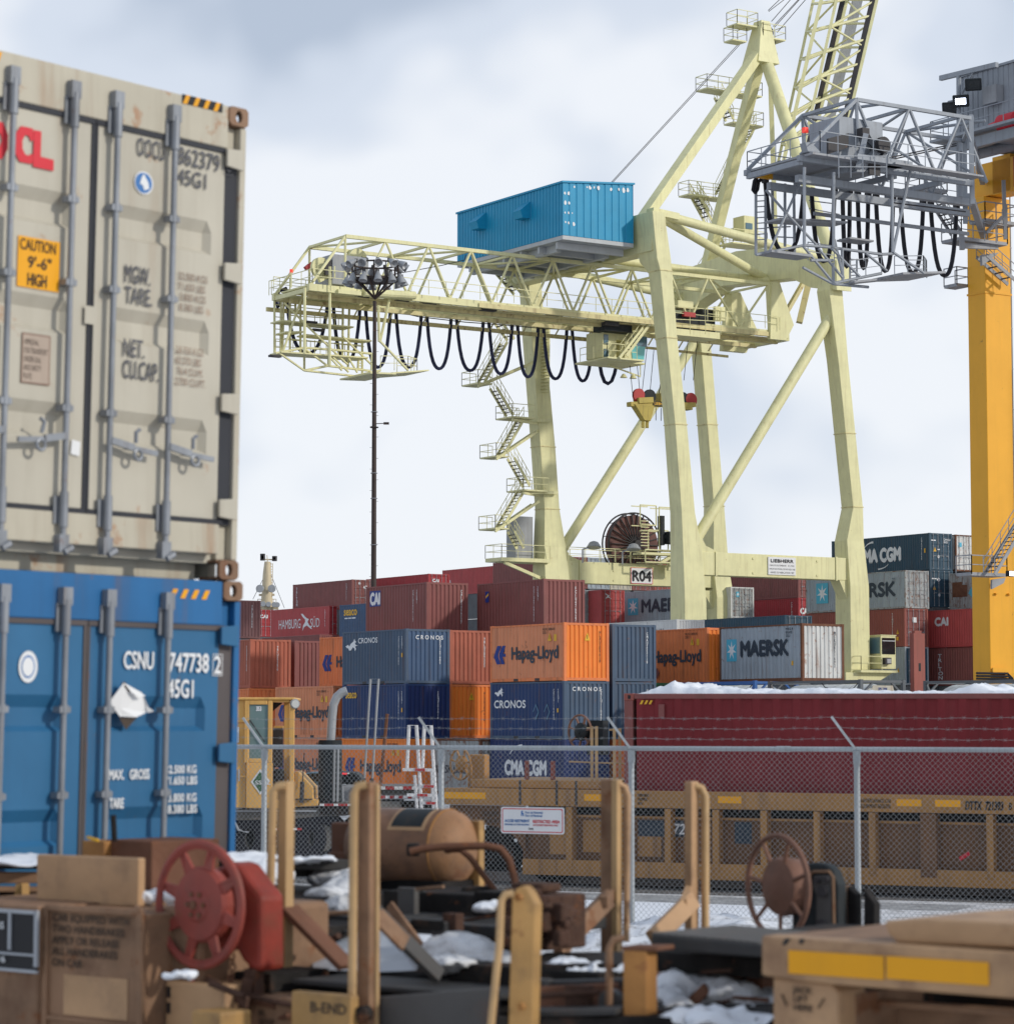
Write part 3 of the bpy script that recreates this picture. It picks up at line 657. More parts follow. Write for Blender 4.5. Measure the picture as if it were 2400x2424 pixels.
container('long rose red container with white letters at its left end, left of the crane foot', 1187, 292, zt(1187, 1337.5, 292), L=LL, H=HC, col='rose_red', endcol='crimson', deco=[('t', 'S', 'CAI', .55, 1.1, 1.15, .62, 'ink_white', .05)], group=SH)
container('dull maroon container with a navy logo square, touching the crane stairs', 1335, 286, zt(1335, 1320, 286), L=LL, H=HC, col='maroon', deco=[('m', 'S', [rect(0, 0, 1, 1)], .9, 1.55, 1.95, .95, 'ink_navy'), ('t', 'S', 'CAI', 1.0, 1.65, 1.6, .68, 'ink_white', .06)], group=SH)
container('mid blue container with a small yellow wordmark beside the rose red one', 985, 212, zt(985, 1419, 212), L=LL, H=HC, col='mid_blue', deco=[('t', 'S', 'seaco', .75, 2.0, 2.1, .45, 'ink_yellow', .04), ('m', 'S', [rect(0, 0, .3, 1), rect(.35, 0, .6, 1), rect(.65, 0, 1, 1)], .85, 1.72, 1.8, .1, 'ink_white')], group='stacked shipping containers')
# far middle
container('grey container with star emblem and black wordmark, half hidden behind the crane leg', 1659, 225, zt(1659, 1389, 225), L=LL, H=HC, col='line_grey',
          deco=[('m', 'S', [rect(0, 0, 1, 1)], 1.75, .85, 1.5, 1.45, 'ink_sky'), ('m', 'S', [star()], 1.7, .85, 1.6, 1.45, 'ink_white'), ('t', 'S', 'MAERSK', 3.8, 1.05, 7.0, 1.05, 'ink_slate', .05)])
container('white container with snow on its roof, under the half hidden grey one', 1602, 190, zt(1602, 1466, 190), L=LL, H=HC, col='white_box', deco=[('t', 'S', 'MMAU 119 5', 9.0, 2.1, 1.6, .2, 'ink_grey')])
container('grey container door left of the red door, under the crane beam', 1368, 230, zt(1368, 1396, 230), L=LL, H=HC, col='line_grey', end='door', deco=[('m', 'E', [rect(0, 0, 1, 1)], .35, 2.0, .35, .35, 'ink_sky')])
container('red container door with a white bird mark under the crane beam', 1423, 229, zt(1423, 1396, 229), L=LL, H=HC, col='rose_red', end='door', deco=[('m', 'E', BIRD, .35, 2.1, .75, .5, 'ink_white')])
cols = ['maroon', 'line_grey', 'beige_box', 'maroon', 'brown_red', 'teal_navy']
nm = ['dull maroon container end showing above the crane beam behind the floodlight', 'grey container end, second in the row behind the crane beam', 'beige container end in the row behind the crane beam', 'maroon container end behind the cable reel foot', 'red brown container end behind the reel platform', 'teal container end showing between reel and crane leg']
b0 = V((X(1338, 246), 246, 0))
for i in range(6):
    p = b0 + VX * (2.5 * i); container(nm[i], 1200 + p.x / p.y * F, p.y, zt(1338, 1317, 246), L=LL, H=HC, col=cols[i], end='door', group='row of containers behind the crane beam')
zq = zt(1890, 1415, 235)
container('dark maroon container under the grey crane beam, right of the front leg', 1890, 235, zq + H1, L=LL, H=H1, col='maroon', end='door', deco=[('m', 'S', [rect(0, 0, 1, 1)], 11.3, 1.6, .2, .25, 'ink_yellow')])
container('crimson container with a white letter on its door, below the maroon one', 1890, 235, zq, L=LL, H=H1, col='crimson', end='door', deco=[('t', 'E', 'CAI', .25, 1.2, .9, .5, 'ink_white', .05), vt('CAIU88', 11.2, H1, h=1.5, w=.12)])
container('pale grey container door with a small blue star square, right of the front leg', 1730, 224, zt(1730, 1389, 224), L=LL, H=H1, col='white_box', endcol='line_grey_rusty', end='door', deco=[('m', 'E', [rect(0, 0, 1, 1)], .6, 1.75, .33, .45, 'ink_sky'), ('m', 'E', [star()], .6, 1.75, .33, .45, 'ink_white'), ('t', 'E', 'MSKU 119 2', 1.4, 1.9, .75, .13, 'ink_slate')])
container('teal navy container whose ribbed top shows above the snowy grey box', 1858, 190, zt(1858, 1456, 190), L=LL, H=HC, col='teal_navy', end='door')
container('pale grey container under the grey crane beam, left of the one with a star square', 1672, 231, zt(1672, 1389, 231), L=LL, H=H1, col='line_grey_rusty', end='door')
# far right block
HC = 2.985
zA = zt(2202, 1261, 217)
container('teal navy container with white wordmark and two curved strokes, top of the far right block', 2202, 217, zA, L=LL, H=HC, col='teal_navy', end='door',
          deco=[('t', 'S', 'CMA CGM', 3.35, .95, 5.3, 1.05, 'ink_white', .06), ('m', 'S', [arc(.9, .0, .9, 95, 150, .16, .03)], 4.0, 1.7, 1.6, 1.1, 'ink_white'), ('m', 'S', [arc(.1, 1.0, .9, -85, -20, .16, .02)], 5.6, .2, 1.7, .75, 'ink_white'), vt('CMAU41560', 11.2, HC, h=1.8, w=.12), ('m', 'S', [rect(0, 0, 1, 1)], 11.55, 1.4, .16, .35, 'ink_yellow')] + warn('E', .45, 1.5) + [('t', 'E', 'CMAU\n45G1', 1.5, 2.2, .75, .35, 'ink_white', .02), ('m', 'E', [rect(0, 0, 1, 1)], .2, 2.35, .5, .09, 'ink_white'), ('m', 'E', [circle()], .85, .95, .22, .28, 'ink_white'), ('m', 'E', [rect(0, 0, 1, 1)], .85, 1.62, .25, .09, 'ink_white')])
zB = zA - HC - .01
container('teal navy container door with a white diamond, right of the rust streaked grey one', 2203, 217, zB, L=LL, H=HC, col='teal_navy', end='door', deco=[('m', 'E', [[(0, .5), (.5, 1), (1, .5), (.5, 0)]], .72, 2.0, .4, .42, 'ink_white'), ('m', 'E', [rect(0, 0, 1, 1)], .2, 2.25, .5, .09, 'ink_white'), ('m', 'E', [circle()], .85, .85, .22, .28, 'ink_white')] + warn('E', .3, 1.4))
container('rust streaked white container door at the top beside the orange crane leg', 2264, 218.6, zA - .03, L=LL, H=HC, col='white_rusty', end='door', endcol='white_rusty', postcol='rust_brown', deco=[('m', 'E', [rect(0, 0, 1, 1)], .35, 2.0, .35, .35, 'ink_sky')])
zC = zt(2144, 1349.5, 211)
container('grey rust spotted container with star emblem, behind the right crane leg', 2144, 211, zC, L=LL, H=HC, col='line_grey', endcol='line_grey_rusty', postcol='line_grey_rusty', end='door',
          deco=[('m', 'S', [rect(0, 0, 1, 1)], 1.3, .75, 1.5, 1.65, 'ink_sky'), ('m', 'S', [star()], 1.25, .75, 1.6, 1.65, 'ink_white'), ('t', 'S', 'MAERSK', 4.2, 1.05, 6.8, 1.05, 'ink_slate', .05), ('t', 'S', 'MSKU\n87 11', 10.6, 2.1, .5, .35, 'ink_slate')])
container('grey container with a rusty repair patch beside the orange crane leg', 2505, 207, zt(2260, 1349, 212), L=LL, H=HC, col='line_grey_rusty', end='door', deco=[('m', 'S', [[(0, 0), (1, 0), (1, .8), (.65, .8), (.65, 1), (0, 1)]], .35, 1.05, 1.75, 1.2, 'rust_brown'), ('m', 'S', [[(0, .5), (.5, 1), (1, .9), (1, 0), (.6, .1)]], 2.2, .5, 1.3, 1.6, 'ink_sky')])
container('maroon container with yellow warning marks, under the rust spotted grey one', 2141, 211, zC - HC - .01, L=LL, H=HC, col='brown_red', endcol='maroon', end='door', deco=[('t', 'S', 'T', 1.0, 1.6, .5, .45, 'ink_white', .03), vt('TCNU97124', 10.7, HC, h=1.8, w=.12)] + warn('S', 11.2, 1.0) + [('m', 'S', [rect(0, 0, 1, 1)], 11.2, .5, .25, .28, 'ink_yellow'), ('m', 'E', [rect(0, 0, 1, 1)], .85, 1.9, .4, .4, 'ink_white')])
container('crimson container with white letters, beside the orange crane leg', 2440, 205, zt(2190, 1441, 211), L=LL, H=HC, col='rose_red', end='door', deco=[('t', 'S', 'CAI', 1.45, 1.75, 1.5, .62, 'ink_white', .06)])
container('red brown container with a tall column of white letters, beside the orange crane leg', 2440, 205, zt(2190, 1441, 211) - HC - .02, L=LL, H=HC, col='maroon', end='door', deco=[('t', 'S', 'T\nR\nI\nT\nO\nN', 1.75, .5, .55, 2.0, 'ink_white', .02, .85)])
container('grey container low behind the crane control cabin', 2141, 211, zC - 2 * HC - .02, L=LL, H=HC, col='line_grey', endcol='teal_navy', end='door', deco=warn('S', 11.2, 1.0))
HC = 2.896
def under(px, Y, ztop, L=LL, base=-.47):
    n = max(1, round((ztop - base) / 2.7)); h = (ztop - base) / n
    for k in range(n):
        container('plain grey container hidden deep inside the stacks', px, Y, ztop - k * h, L=L, H=h - .004, col='frame_grey', group='hidden supporting containers', detail=False)
for px, Y, z in ((2141, 211, zC - 3 * 2.985 - .03), (2440, 205, zt(2190, 1441, 211) - 2 * 2.985 - .03), (2505, 207, zt(2260, 1349, 212) - 2.985 - .01), (2203, 217, zB - 2.985 - .01), (1659, 225, zt(1659, 1389, 225) - HC - .01), (1890, 235, zq - H1 - .01),
                 (1858, 190, zt(1858, 1456, 190) - HC - .01), (1602, 190, zt(1602, 1466, 190) - HC - .01), (985, 212, zt(985, 1419, 212) - HC - .01)): under(px, Y, z)
under(541, 182, zt(541, 1420, 182) - H1 - .01, 6.058)
DECK = 8.9
for px, Y, z in ((611, 288, zt(611, 1443, 288)), (833, 266, zt(833, 1371.5, 266)), (1014, 264, zt(1014, 1358, 264)), (1187, 292, zt(1187, 1337.5, 292)), (1335, 286, zt(1335, 1320, 286))): under(px, Y, z - HC - .01, LL, DECK)
for i in range(6):
    p = b0 + VX * (2.5 * i); under(1200 + p.x / p.y * F, p.y, zt(1338, 1317, 246) - HC - .01)

# ------------------------------------------------------------------ the ship behind the stacks: hull and signal mast
SB = V((X(1187, 292), 292, -1))
t = thing('container_ship', 'container ship behind the stacks, cream signal mast with lamps rising above a red container', 'ship', SB)
m = MB(); m.frustum([SB + UX * a + VX * b for a, b in ((-95, -6), (60, -6), (75, 4), (60, 14), (-95, 14))], [SB + UX * a + VX * b + Z3 * (DECK + .98) for a, b in ((-98, -7), (64, -7), (82, 4), (64, 15), (-98, 15))])
m.build('hull', 'hull_black', t)
MY = 330
def q(x, y, d=0): return P(540 + x * .26137, 1280 + y * .26137, MY + d)
m = MB(); base = q(350, 600); m.path([V((base.x, MY, DECK)), base, q(352, 470), q(352, 300), q(357, 190)], .9, 10, .38); m.build('mast', 'mast_cream', t, smooth=True)
m = MB()
for a, b in (((385, 200), (385, 500)), ((403, 205), (400, 500))): m.tube(q(*a), q(*b), .06, 4)
for i in range(13): m.tube(q(385, 210 + 24 * i), q(402, 212 + 24 * i), .05, 4)
m.tube(q(357, 190), q(352, 130), .06, 4); m.beam(q(305, 170), q(430, 172), .16); m.beam(q(280, 492), q(420, 490), .5, .25); m.beam(q(262, 612), q(455, 612), 1.0, .3)
for x in (268, 300, 330, 380, 410, 435): m.tube(q(x, 612), q(x, 530), .05, 4)
m.tube(q(268, 530), q(435, 530), .05, 4); m.tube(q(268, 570), q(435, 570), .05, 4)
m.build('ladder', 'mast_cream', t)
m = MB()
for x, y in ((313, 135), (313, 150), (313, 163), (421, 156), (421, 168)): m.disc(q(x, y), Z3, .32, .45, 8)
for a, b in (((345, 290), (225, 530)), ((385, 300), (510, 610)), ((345, 300), (300, 440)), ((372, 290), (400, 430))): m.tube(q(*a), q(*b), .04, 4)
m.build('signal_lamps', 'dark_steel', t)
for x, y in ((290, 440), (398, 440), (320, 580), (368, 582), (420, 585), (447, 587)):
    m = MB(); c = q(x, y, -.8); m.lathe(c, (0, -1, .15), [(0, .2), (.4, .5 if y < 500 else .34), (.45, .45 if y < 500 else .3)], 12); m.build('floodlight', 'lamp_grey', t)

# ------------------------------------------------------------------ cranes: shared tools
CB = V((14.2, 200.0, 0))            # foot of the near left leg of the pale yellow crane; rails run along UX, boom along VX
def FPl(px, py, a):                 # pixel -> point on the vertical plane a metres behind the front frame
    r = ray(px, py); t = ((CB - CAM).dot(UX) - a) / r.dot(UX); return CAM + r * t
def VPl(px, py, b):                 # pixel -> point on the vertical plane b metres along the boom from the leg
    r = ray(px, py); t = ((CB - CAM).dot(VX) + b) / r.dot(VX); return CAM + r * t
def W(a, b, z): return CB - UX * a + VX * b + Z3 * z
ZR = {'A': (600, 500, .26137), 'B': (1050, 400, .26137), 'C': (1450, 400, .26137), 'D': (1600, 0, .26137), 'E': (1900, 100, .31056), 'F': (1100, 800, .26137), 'G': (1350, 1100, .2091),
      'H': (1000, 1280, .26137), 'I': (1450, 1200, .26137), 'J': (1900, 1200, .26137), 'p': (0, 0, 1)}
def pt(zn, x, y, a): o = ZR[zn]; return FPl(o[0] + x * o[2], o[1] + y * o[2], a)
def line(m, zn, a, r, *xy, n=6):    # tubes through zoomed pixels on plane a
    ps = [pt(zn, xy[i], xy[i + 1], a) for i in range(0, len(xy), 2)]
    for p, q2 in zip(ps, ps[1:]): m.tube(p, q2, r, n)
def bline(m, zn, a, w_, h_, *xy):
    ps = [pt(zn, xy[i], xy[i + 1], a) for i in range(0, len(xy), 2)]
    for p, q2 in zip(ps, ps[1:]): m.beam(p, q2, w_, h_)
def boxleg(rings):                  # rings: (a0, a1, b0, b1, z) from bottom to top
    m = MB()
    for i, (a0, a1, b0, b1, z) in enumerate(rings):
        m.v += [W(a0, b0, z), W(a0, b1, z), W(a1, b1, z), W(a1, b0, z)]
    n = len(rings)
    for i in range(n - 1):
        for k in range(4): l = (k + 1) % 4; m.f.append((i * 4 + k, i * 4 + l, i * 4 + 4 + l, i * 4 + 4 + k))
    m.f.append((0, 1, 2, 3)); m.f.append(tuple(4 * n - 4 + k for k in range(4))); return m
def rail(m, p, q2, h=1.05, step=1.5, r=.035, mid=True):
    p, q2 = V(p), V(q2); n = max(1, round((q2 - p).length / step)); u_ = Z3 * h
    for i in range(n + 1): c = p.lerp(q2, i / n); m.tube(c, c + u_, r, 4)
    m.tube(p + u_, q2 + u_, r, 4)
    if mid: m.tube(p + u_ * .5, q2 + u_ * .5, r * .8, 4)
def stair(mt, md, p, q2, wv, ntread=None):   # flight from p down/up to q2, width vector wv; mt = pale parts, md = dark treads
    p, q2, wv = V(p), V(q2), V(wv); d = q2 - p; n = ntread or max(4, int(abs(d.z) / .26))
    for o in (V((0, 0, 0)), wv):
        mt.beam(p + o, q2 + o, .07, .22)
        h = Z3 * 1.0; mt.tube(p + o + h, q2 + o + h, .03, 4); mt.tube(p + o + h * .5, q2 + o + h * .5, .025, 4)
        for i in range(0, 5): c = p.lerp(q2, i / 4) + o; mt.tube(c, c + h, .03, 4)
    for i in range(1, n): c = p.lerp(q2, i / n); md.beam(c, c + wv, .2, .045)
def loop(a, p, bot, q2, zn):        # one hanging cable loop from p to q2 with its lowest point at bot (zoomed pixels)
    A, Bt, C = pt(zn, *p, a), pt(zn, *bot, a), pt(zn, *q2, a); out = []
    for i in range(15):
        s_ = i / 14 * 2 - 1; e = A if s_ < 0 else C; k = abs(s_); sx_ = k ** .62 if k > 0 else 0
        # a narrow U: nearly straight sides, round bottom
        x = Bt.lerp(e, math.sin(min(1, k * 1.0) * math.pi / 2) ** .75 if k else 0); hgt = 1 - math.sqrt(max(0, 1 - k ** 2.0)) * 1
        out.append(V((x.x, x.y, Bt.z + (e.z - Bt.z) * (k ** 2.6))))
    return out

G = thing('gantry_crane', 'tall pale yellow gantry crane with a raised lattice boom and a blue machinery house', 'crane', CB)
PY = 'pale_yellow'
# legs
boxleg([(-.2, 1.6, -1.45, .75, 0), (-.2, 1.6, -1.45, .55, 12), (-.1, 1.5, -1.5, .3, 15.6), (0, 1.45, -1.55, -.3, 18.5), (0, 1.4, -2.1, -1.0, 25), (0, 1.4, -2.85, -1.85, 31.4), (0, 1.5, -3.4, -2.3, 36.4), (0, 2.2, -3.7, -2.4, 37.3), (0, 2.9, -4.1, -3.0, 40.8)]).build('leg', PY, G, bevel=.04)
boxleg([(-.2, 1.6, 14.4, 16.35, 0), (-.2, 1.6, 14.4, 16.3, 13.5), (0, 1.5, 14.3, 16.0, 17), (0, 1.4, 14.95, 15.95, 19.6), (0, 1.4, 13.6, 14.6, 31), (0, 1.5, 12.75, 14.1, 36.4), (0, 1.5, 12.95, 14.4, 37.3)]).build('leg', PY, G, bevel=.04)
boxleg([(18.3, 20.2, -1.4, 1.1, 0), (18.3, 20.2, -1.4, 1.0, 14), (18.6, 20.2, -1.3, .8, 17), (18.7, 20.1, -1.2, .25, 20), (18.7, 20.1, -1.6, -.15, 25), (18.7, 20.1, -2.4, -1.1, 33.8), (18.7, 20.1, -2.9, -1.7, 40.5)]).build('leg', PY, G, bevel=.04)
boxleg([(18.3, 20.2, 15.7, 17.6, 0), (18.3, 20.2, 15.7, 17.5, 13.4), (18.6, 20.2, 15.6, 17.2, 16), (18.7, 20.1, 15.75, 16.85, 21), (18.7, 20.1, 14.5, 15.55, 34.5), (18.7, 20.3, 13.9, 15.2, 38.2)]).build('leg', PY, G, bevel=.04)
# plate seams round the legs
for (a0, a1, b0, b1, z) in ((0, 1.4, -2.1, -1.0, 25), (0, 1.4, -2.85, -1.85, 31.4), (0, 1.5, -3.4, -2.3, 36.4), (0, 1.4, 14.95, 15.95, 19.6), (0, 1.4, 14.27, 15.27, 25.3), (18.7, 20.1, -1.6, -.15, 25), (18.7, 20.1, -1.2, .25, 20), (18.7, 20.1, 15.1, 16.2, 27.8), (18.7, 20.1, 15.75, 16.85, 21)):
    m = MB(); m.box(W(a0 - .04, b0 - .04, z), -UX * (a1 - a0 + .08), VX * (b1 - b0 + .08), Z3 * .07); m.build('seam_flange', 'pale_yellow_worn', G)
# wheel bogies under the legs (behind the containers)
for a in (0, 19.3):
    for b in (-.3, 15.4):
        m = MB(); m.cbox(W(a, b, -.02), 5, 1.1, .86, UX, VX)
        for k in (-1.8, -.6, .6, 1.8): m.disc(W(a + k, b - .7, -.12), VX, .34, .3, 14)
        m.build('bogie', PY, G)
def hbeam(name, a0, a1, b0, b1, z0, z1, mat=PY, bev=.03): 
    m = MB(); m.box(W(a0, b0, z0), -UX * (a1 - a0), VX * (b1 - b0), Z3 * (z1 - z0)); return m.build(name, mat, G, bevel=bev)
fr = hbeam('portal_beam', .1, 1.3, .3, 14.42, 13.92, 15.64); bk = hbeam('portal_beam', 18.8, 20.0, .8, 15.8, 14.18, 15.93)
m = MB()
for b in (1.6, 13.2): m.box(W(.06, b, 13.86), -UX * -.04, VX * .14, Z3 * 1.85)
for b in (2.2, ): m.box(W(18.76, b, 14.05), UX * .05, VX * .18, Z3 * 2)
for b in (5.6, 12.2):
    for z in (14.5, 15.3): m.disc(W(18.78, b, z), UX, .1, .06, 8)
for b in (5.2, 11.4):
    for z in (14.2, 15.3): m.disc(W(.08, b, z), UX, .1, .06, 8)
m.build('flange', PY, G)
# gussets at the portal corners
m = MB()
for a0 in (.15, 18.85):
    b0_ = .3 if a0 < 1 else .8; z0 = 15.6 if a0 < 1 else 15.9
    m.prism([W(a0, b0_ - .6, z0 + 3.2), W(a0, b0_ - .25, z0 + 1.6), W(a0, b0_ + .5, z0 + .5), W(a0, b0_ + 1.9, z0 - .02), W(a0, b0_ - .6, z0 - .02)], -UX * 1.1)
    m.prism([W(a0, 14.5 if a0 < 1 else 15.8, 13.95), W(a0, 13.6 if a0 < 1 else 14.6, 13.95), W(a0, 14.5 if a0 < 1 else 15.8, 12.3)], -UX * 1.1)
m.build('gusset', PY, G)
# braces
m = MB(); m.tube(W(.7, .3, 16.6), W(.7, 13.6, 34.6), .42, 16); m.tube(W(.7, -.5, 15.4), W(.7, .35, 16.7), .3, 12); m.build('brace', PY, G, smooth=True)
m = MB(); m.tube(W(19.4, .6, 16.4), W(19.4, 14.7, 35.2), .42, 16); m.build('brace', PY, G, smooth=True)
# girders and tubes at the top of the portal
m = MB(); m.prism([W(-.6, 13.0, 36.3), W(2.5, 13.0, 36.9), W(5, 13.0, 38.0), W(14, 13.0, 38.6), W(18, 13.0, 37.4), W(20.8, 13.0, 36.6), W(20.8, 13.0, 40.6), W(12, 13.0, 41.2), W(5, 13.0, 40.6), W(-.6, 13.0, 38.6)], VX * 1.5); m.build('cross_girder', PY, G, bevel=.03)
m = MB(); m.prism([W(.4, -3.9, 37.9), W(20.4, -3.9, 37.9), W(20.4, -3.9, 40.5), W(.4, -3.9, 40.6)], VX * 1.3); m.build('cross_girder', PY, G, bevel=.03)
m = MB(); m.tube(W(1.0, -3.2, 40.9), W(1.0, 13.5, 38.9), .36, 14); m.beam(W(1, -3.6, 40.95), W(1, -1.2, 40.75), .9, .5); m.tube(W(1.0, -2.6, 40.6), W(8.5, 13.5, 38.4), .34, 14); m.tube(W(19.5, -2.6, 39.9), W(19.5, 13.2, 38.4), .34, 14); m.tube(W(8, -3, 38.5), W(8, 13.5, 38.2), .34, 14); m.build('tie_tube', PY, G, smooth=True)
# ---- fixed bridge: two trusses
za, zb = 34.0, 37.75
nodes = [-26.2] + [-22.85 + 3.65 * k for k in range(10)]; nodes[-1] = 12.4
tr = []
for a, nmz in ((7.0, 'boom_truss'), (12.3, 'boom_truss')):
    m = MB()
    m.beam(W(a, -29.2, za - .2), W(a, 14.3, za - .2), .34, .5)
    m.beam(W(a, nodes[0], zb), W(a, nodes[-1], zb), .26, .26)
    for i, b in enumerate(nodes):
        if i < len(nodes) - 1:
            mid = (b + nodes[i + 1]) / 2
            if i > 0: m.tube(W(a, b, zb), W(a, mid, za), .105, 6); m.tube(W(a, mid, za), W(a, nodes[i + 1], zb), .105, 6)
    m.tube(W(a, nodes[0], zb), W(a, nodes[0], za), .09, 6); m.beam(W(a, nodes[0], zb), W(a, -29.0, za), .17, .17); m.tube(W(a, nodes[1], zb), W(a, (nodes[0] + nodes[1]) / 2 - .3, za), .09, 6)
    m.beam(W(a, nodes[-1], zb), W(a, nodes[-1] + .2, za), .35, .5)
    tr.append(m.build(nmz, PY, G))
m = MB()
for i, b in enumerate(nodes):
    m.beam(W(7, b, zb), W(12.3, b, zb), .17, .17)
    if i < len(nodes) - 1: m.tube(W(7 if i % 2 else 12.3, b, zb), W(12.3 if i % 2 else 7, nodes[i + 1], zb), .09, 6)
for b in [-29.0 + 3.6 * k for k in range(13)]: m.beam(W(7, b, za - .3), W(12.3, b, za - .3), .22, .3)
m.build('boom_bracing', PY, G)
m = MB(); m.beam(W(6.75, -15, za - .3), W(6.75, 13.9, za - .3), .06, .34); m.build('rail_edge', 'pale_yellow_worn', G)
m = MB()
for a in (8.3, 11): m.beam(W(a, -28.5, za - .62), W(a, 14.2, za - .62), .3, .3)
m.box(W(7.3, -29, za - .52), -UX * 1.0, VX * 42, Z3 * .06); m.box(W(11.0, -29, za - .52), -UX * 1.2, VX * 42, Z3 * .06)
m.build('trolley_rails', 'pale_yellow_worn', G)
m = MB(); m.beam(W(13.1, -29.3, za - 1.0), W(13.1, 4.5, za - 1.0), .18, .3); m.beam(W(13.1, 4.5, za - 1.2), W(13.1, 13, za - 1.3), .12, .2)
for b in range(-28, 13, 3): m.tube(W(13.1, b, za - 1), W(12.3, b, za - .3), .06, 4)
m.build('cable_track', 'pale_yellow_worn', G)
m = MB(); rail(m, W(6.4, -24, za + .05), W(6.4, 13, za + .05)); rail(m, W(12.9, -29, za + .05), W(12.9, 13, za + .05)); rail(m, W(6.4, -29.2, za), W(12.9, -29.2, za)); rail(m, W(6.4, -29.2, za), W(6.4, -25, za)); m.build('handrail', PY, G)
# ---- festoon cables hanging under the bridge
tops = [(270, 745), (698, 818), (990, 845), (1265, 872), (1545, 900), (1815, 928)]
tops = [pt('A', x, y, 13.1) for x, y in tops] + [pt('B', x, y, 13.1) for x, y in ((385, 1330), (645, 1358), (880, 1382), (1140, 1408), (1375, 1432))]
bots = [pt('A', x, y, 13.1) for x, y in ((480, 1285), (830, 1362), (1120, 1412), (1400, 1412), (1670, 1425))] + [pt('B', x, y, 13.1) for x, y in ((240, 1825), (520, 1855), (760, 1882), (1010, 1900), (1265, 1920))]
def festoon(parent, tops, bots, w_, r, mat, last=None):
    for i in range(len(bots)):
        A = tops[i] + VX * w_; C = tops[i + 1] - VX * w_; Bm = bots[i]; pts = []
        for j in range(17):
            s_ = j / 16 * 2 - 1; e = A if s_ < 0 else C; k = abs(s_); cx = (A + C) / 2
            lat = 1 - (1 - k) ** 1.35; z = Bm.z + (e.z - Bm.z) * (math.cosh(3.3 * lat) - 1) / (math.cosh(3.3) - 1)
            p = cx.lerp(e, lat); pts.append(V((p.x, p.y, z)))
        m = MB(); m.path([A + Z3 * .0] + pts[1:-1] + [C], r, 6); f = m.build('festoon_cable', mat, parent, smooth=True)
        for c in (A, C): m = MB(); m.cbox(c + Z3 * .15, .3, .3, .3, UX, VX); m.build('cable_trolley', 'dark_steel', f)
festoon(G, tops, bots, .22, .135, 'navy_cable')
m = MB(); m.path([pt('F', 1225, 250, 13.1), pt('F', 1240, 330, 13.1), pt('F', 1265, 395, 13.1), pt('F', 1298, 413, 13.1), pt('F', 1330, 390, 13.1), pt('F', 1355, 325, 13.1), pt('F', 1368, 270, 13.1)], .15, 6); m.path([pt('A', 300, 695, 13.1), pt('A', 235, 720, 13.1), pt('A', 208, 790, 13.1), pt('A', 218, 880, 13.1), pt('A', 240, 850, 13.1), pt('A', 238, 780, 13.1), pt('A', 262, 760, 13.1)], .12, 6); m.build('festoon_cable', 'navy_cable', G, smooth=True)
m = MB(); m.path([pt('A', 1130, 870, 12), pt('A', 1500, 955, 12), pt('A', 1913, 1003, 12), pt('B', 560, 1412, 12), pt('B', 900, 1445, 12), pt('B', 1350, 1460, 12)], .045, 4); m.path([pt('A', 1350, 555, 9), pt('A', 1700, 490, 9), pt('A', 1913, 440, 9), pt('B', 200, 780, 9)], .04, 4); m.build('wire_rope', 'dark_steel', G)
# ---- access cage hanging under the landside tip of the bridge
m = MB(); fa, na = 12.6, 7.0
for xy in ((190, 740, 190, 1285), (250, 770, 245, 1275), (275, 765, 262, 1270), (330, 770, 330, 1275), (380, 775, 380, 900), (425, 785, 425, 1295), (460, 1300, 460, 1440), (810, 835, 806, 1325), (868, 845, 855, 1420), (680, 1250, 678, 1395), (985, 1190, 985, 1470), (950, 1340, 945, 1440)): line(m, 'A', fa, .085, *xy)
for xy in ((465, 690, 462, 1290), (692, 500, 690, 1400), (1245, 735, 1145, 1185), (1130, 850, 1138, 1180), (1150, 1180, 1400, 1440), (1075, 1290, 1070, 1440)): line(m, 'A', na, .1, *xy)
for xy in ((280, 830, 500, 1050, 850, 1385), (470, 690, 265, 1275), (690, 1320, 800, 1440), (720, 1320, 860, 1455), (810, 1135, 1080, 1400), (850, 1310, 940, 1460), (235, 1285, 460, 1442, 670, 1400, 465, 1245), (465, 1442, 915, 1492, 1150, 1440), (675, 1400, 1060, 1445), (200, 1285, 460, 1235, 800, 1260, 1090, 1292)): line(m, 'A', (fa + na) / 2 + 1, .085, *xy)
for k in range(9): line(m, 'A', fa, .03, 195, 790 + 55 * k, 268, 795 + 55 * k)
for k in range(6): line(m, 'A', fa, .04, 335, 790 + 30 * k, 380, 794 + 30 * k)
for k in range(4): line(m, 'A', fa, .04, 950, 1350 + 24 * k, 985, 1352 + 24 * k)
for xy in ((430, 870, 815, 912), (430, 950, 815, 975), (290, 1110, 420, 1100), (280, 1150, 420, 1165), (480, 1170, 1000, 1225)): line(m, 'A', fa, .035, *xy)
for x in (480, 555, 605, 660, 735, 770): line(m, 'A', fa, .03, x, 900 + (x - 480) * .1, x, 1035 + (x - 480) * .09); line(m, 'A', fa, .03, x, 1160 + (x - 480) * .1, x, 1295 + (x - 480) * .09)
m.build('access_cage', PY, G)
m = MB()
bline(m, 'A', 11.8, 1.6, .1, 200, 1000, 860, 1060); bline(m, 'A', 11.8, 1.4, .1, 245, 1103, 420, 1100); bline(m, 'A', 11.8, 1.3, .1, 430, 1125, 1030, 1182); bline(m, 'A', 11.5, 1.8, .1, 200, 1285, 985, 1338); bline(m, 'A', 9.5, 3.4, .1, 1140, 1488, 1480, 1462); bline(m, 'A', 9.5, 4.5, .12, 920, 1492, 1150, 1500)
m.build('platform', PY, G)
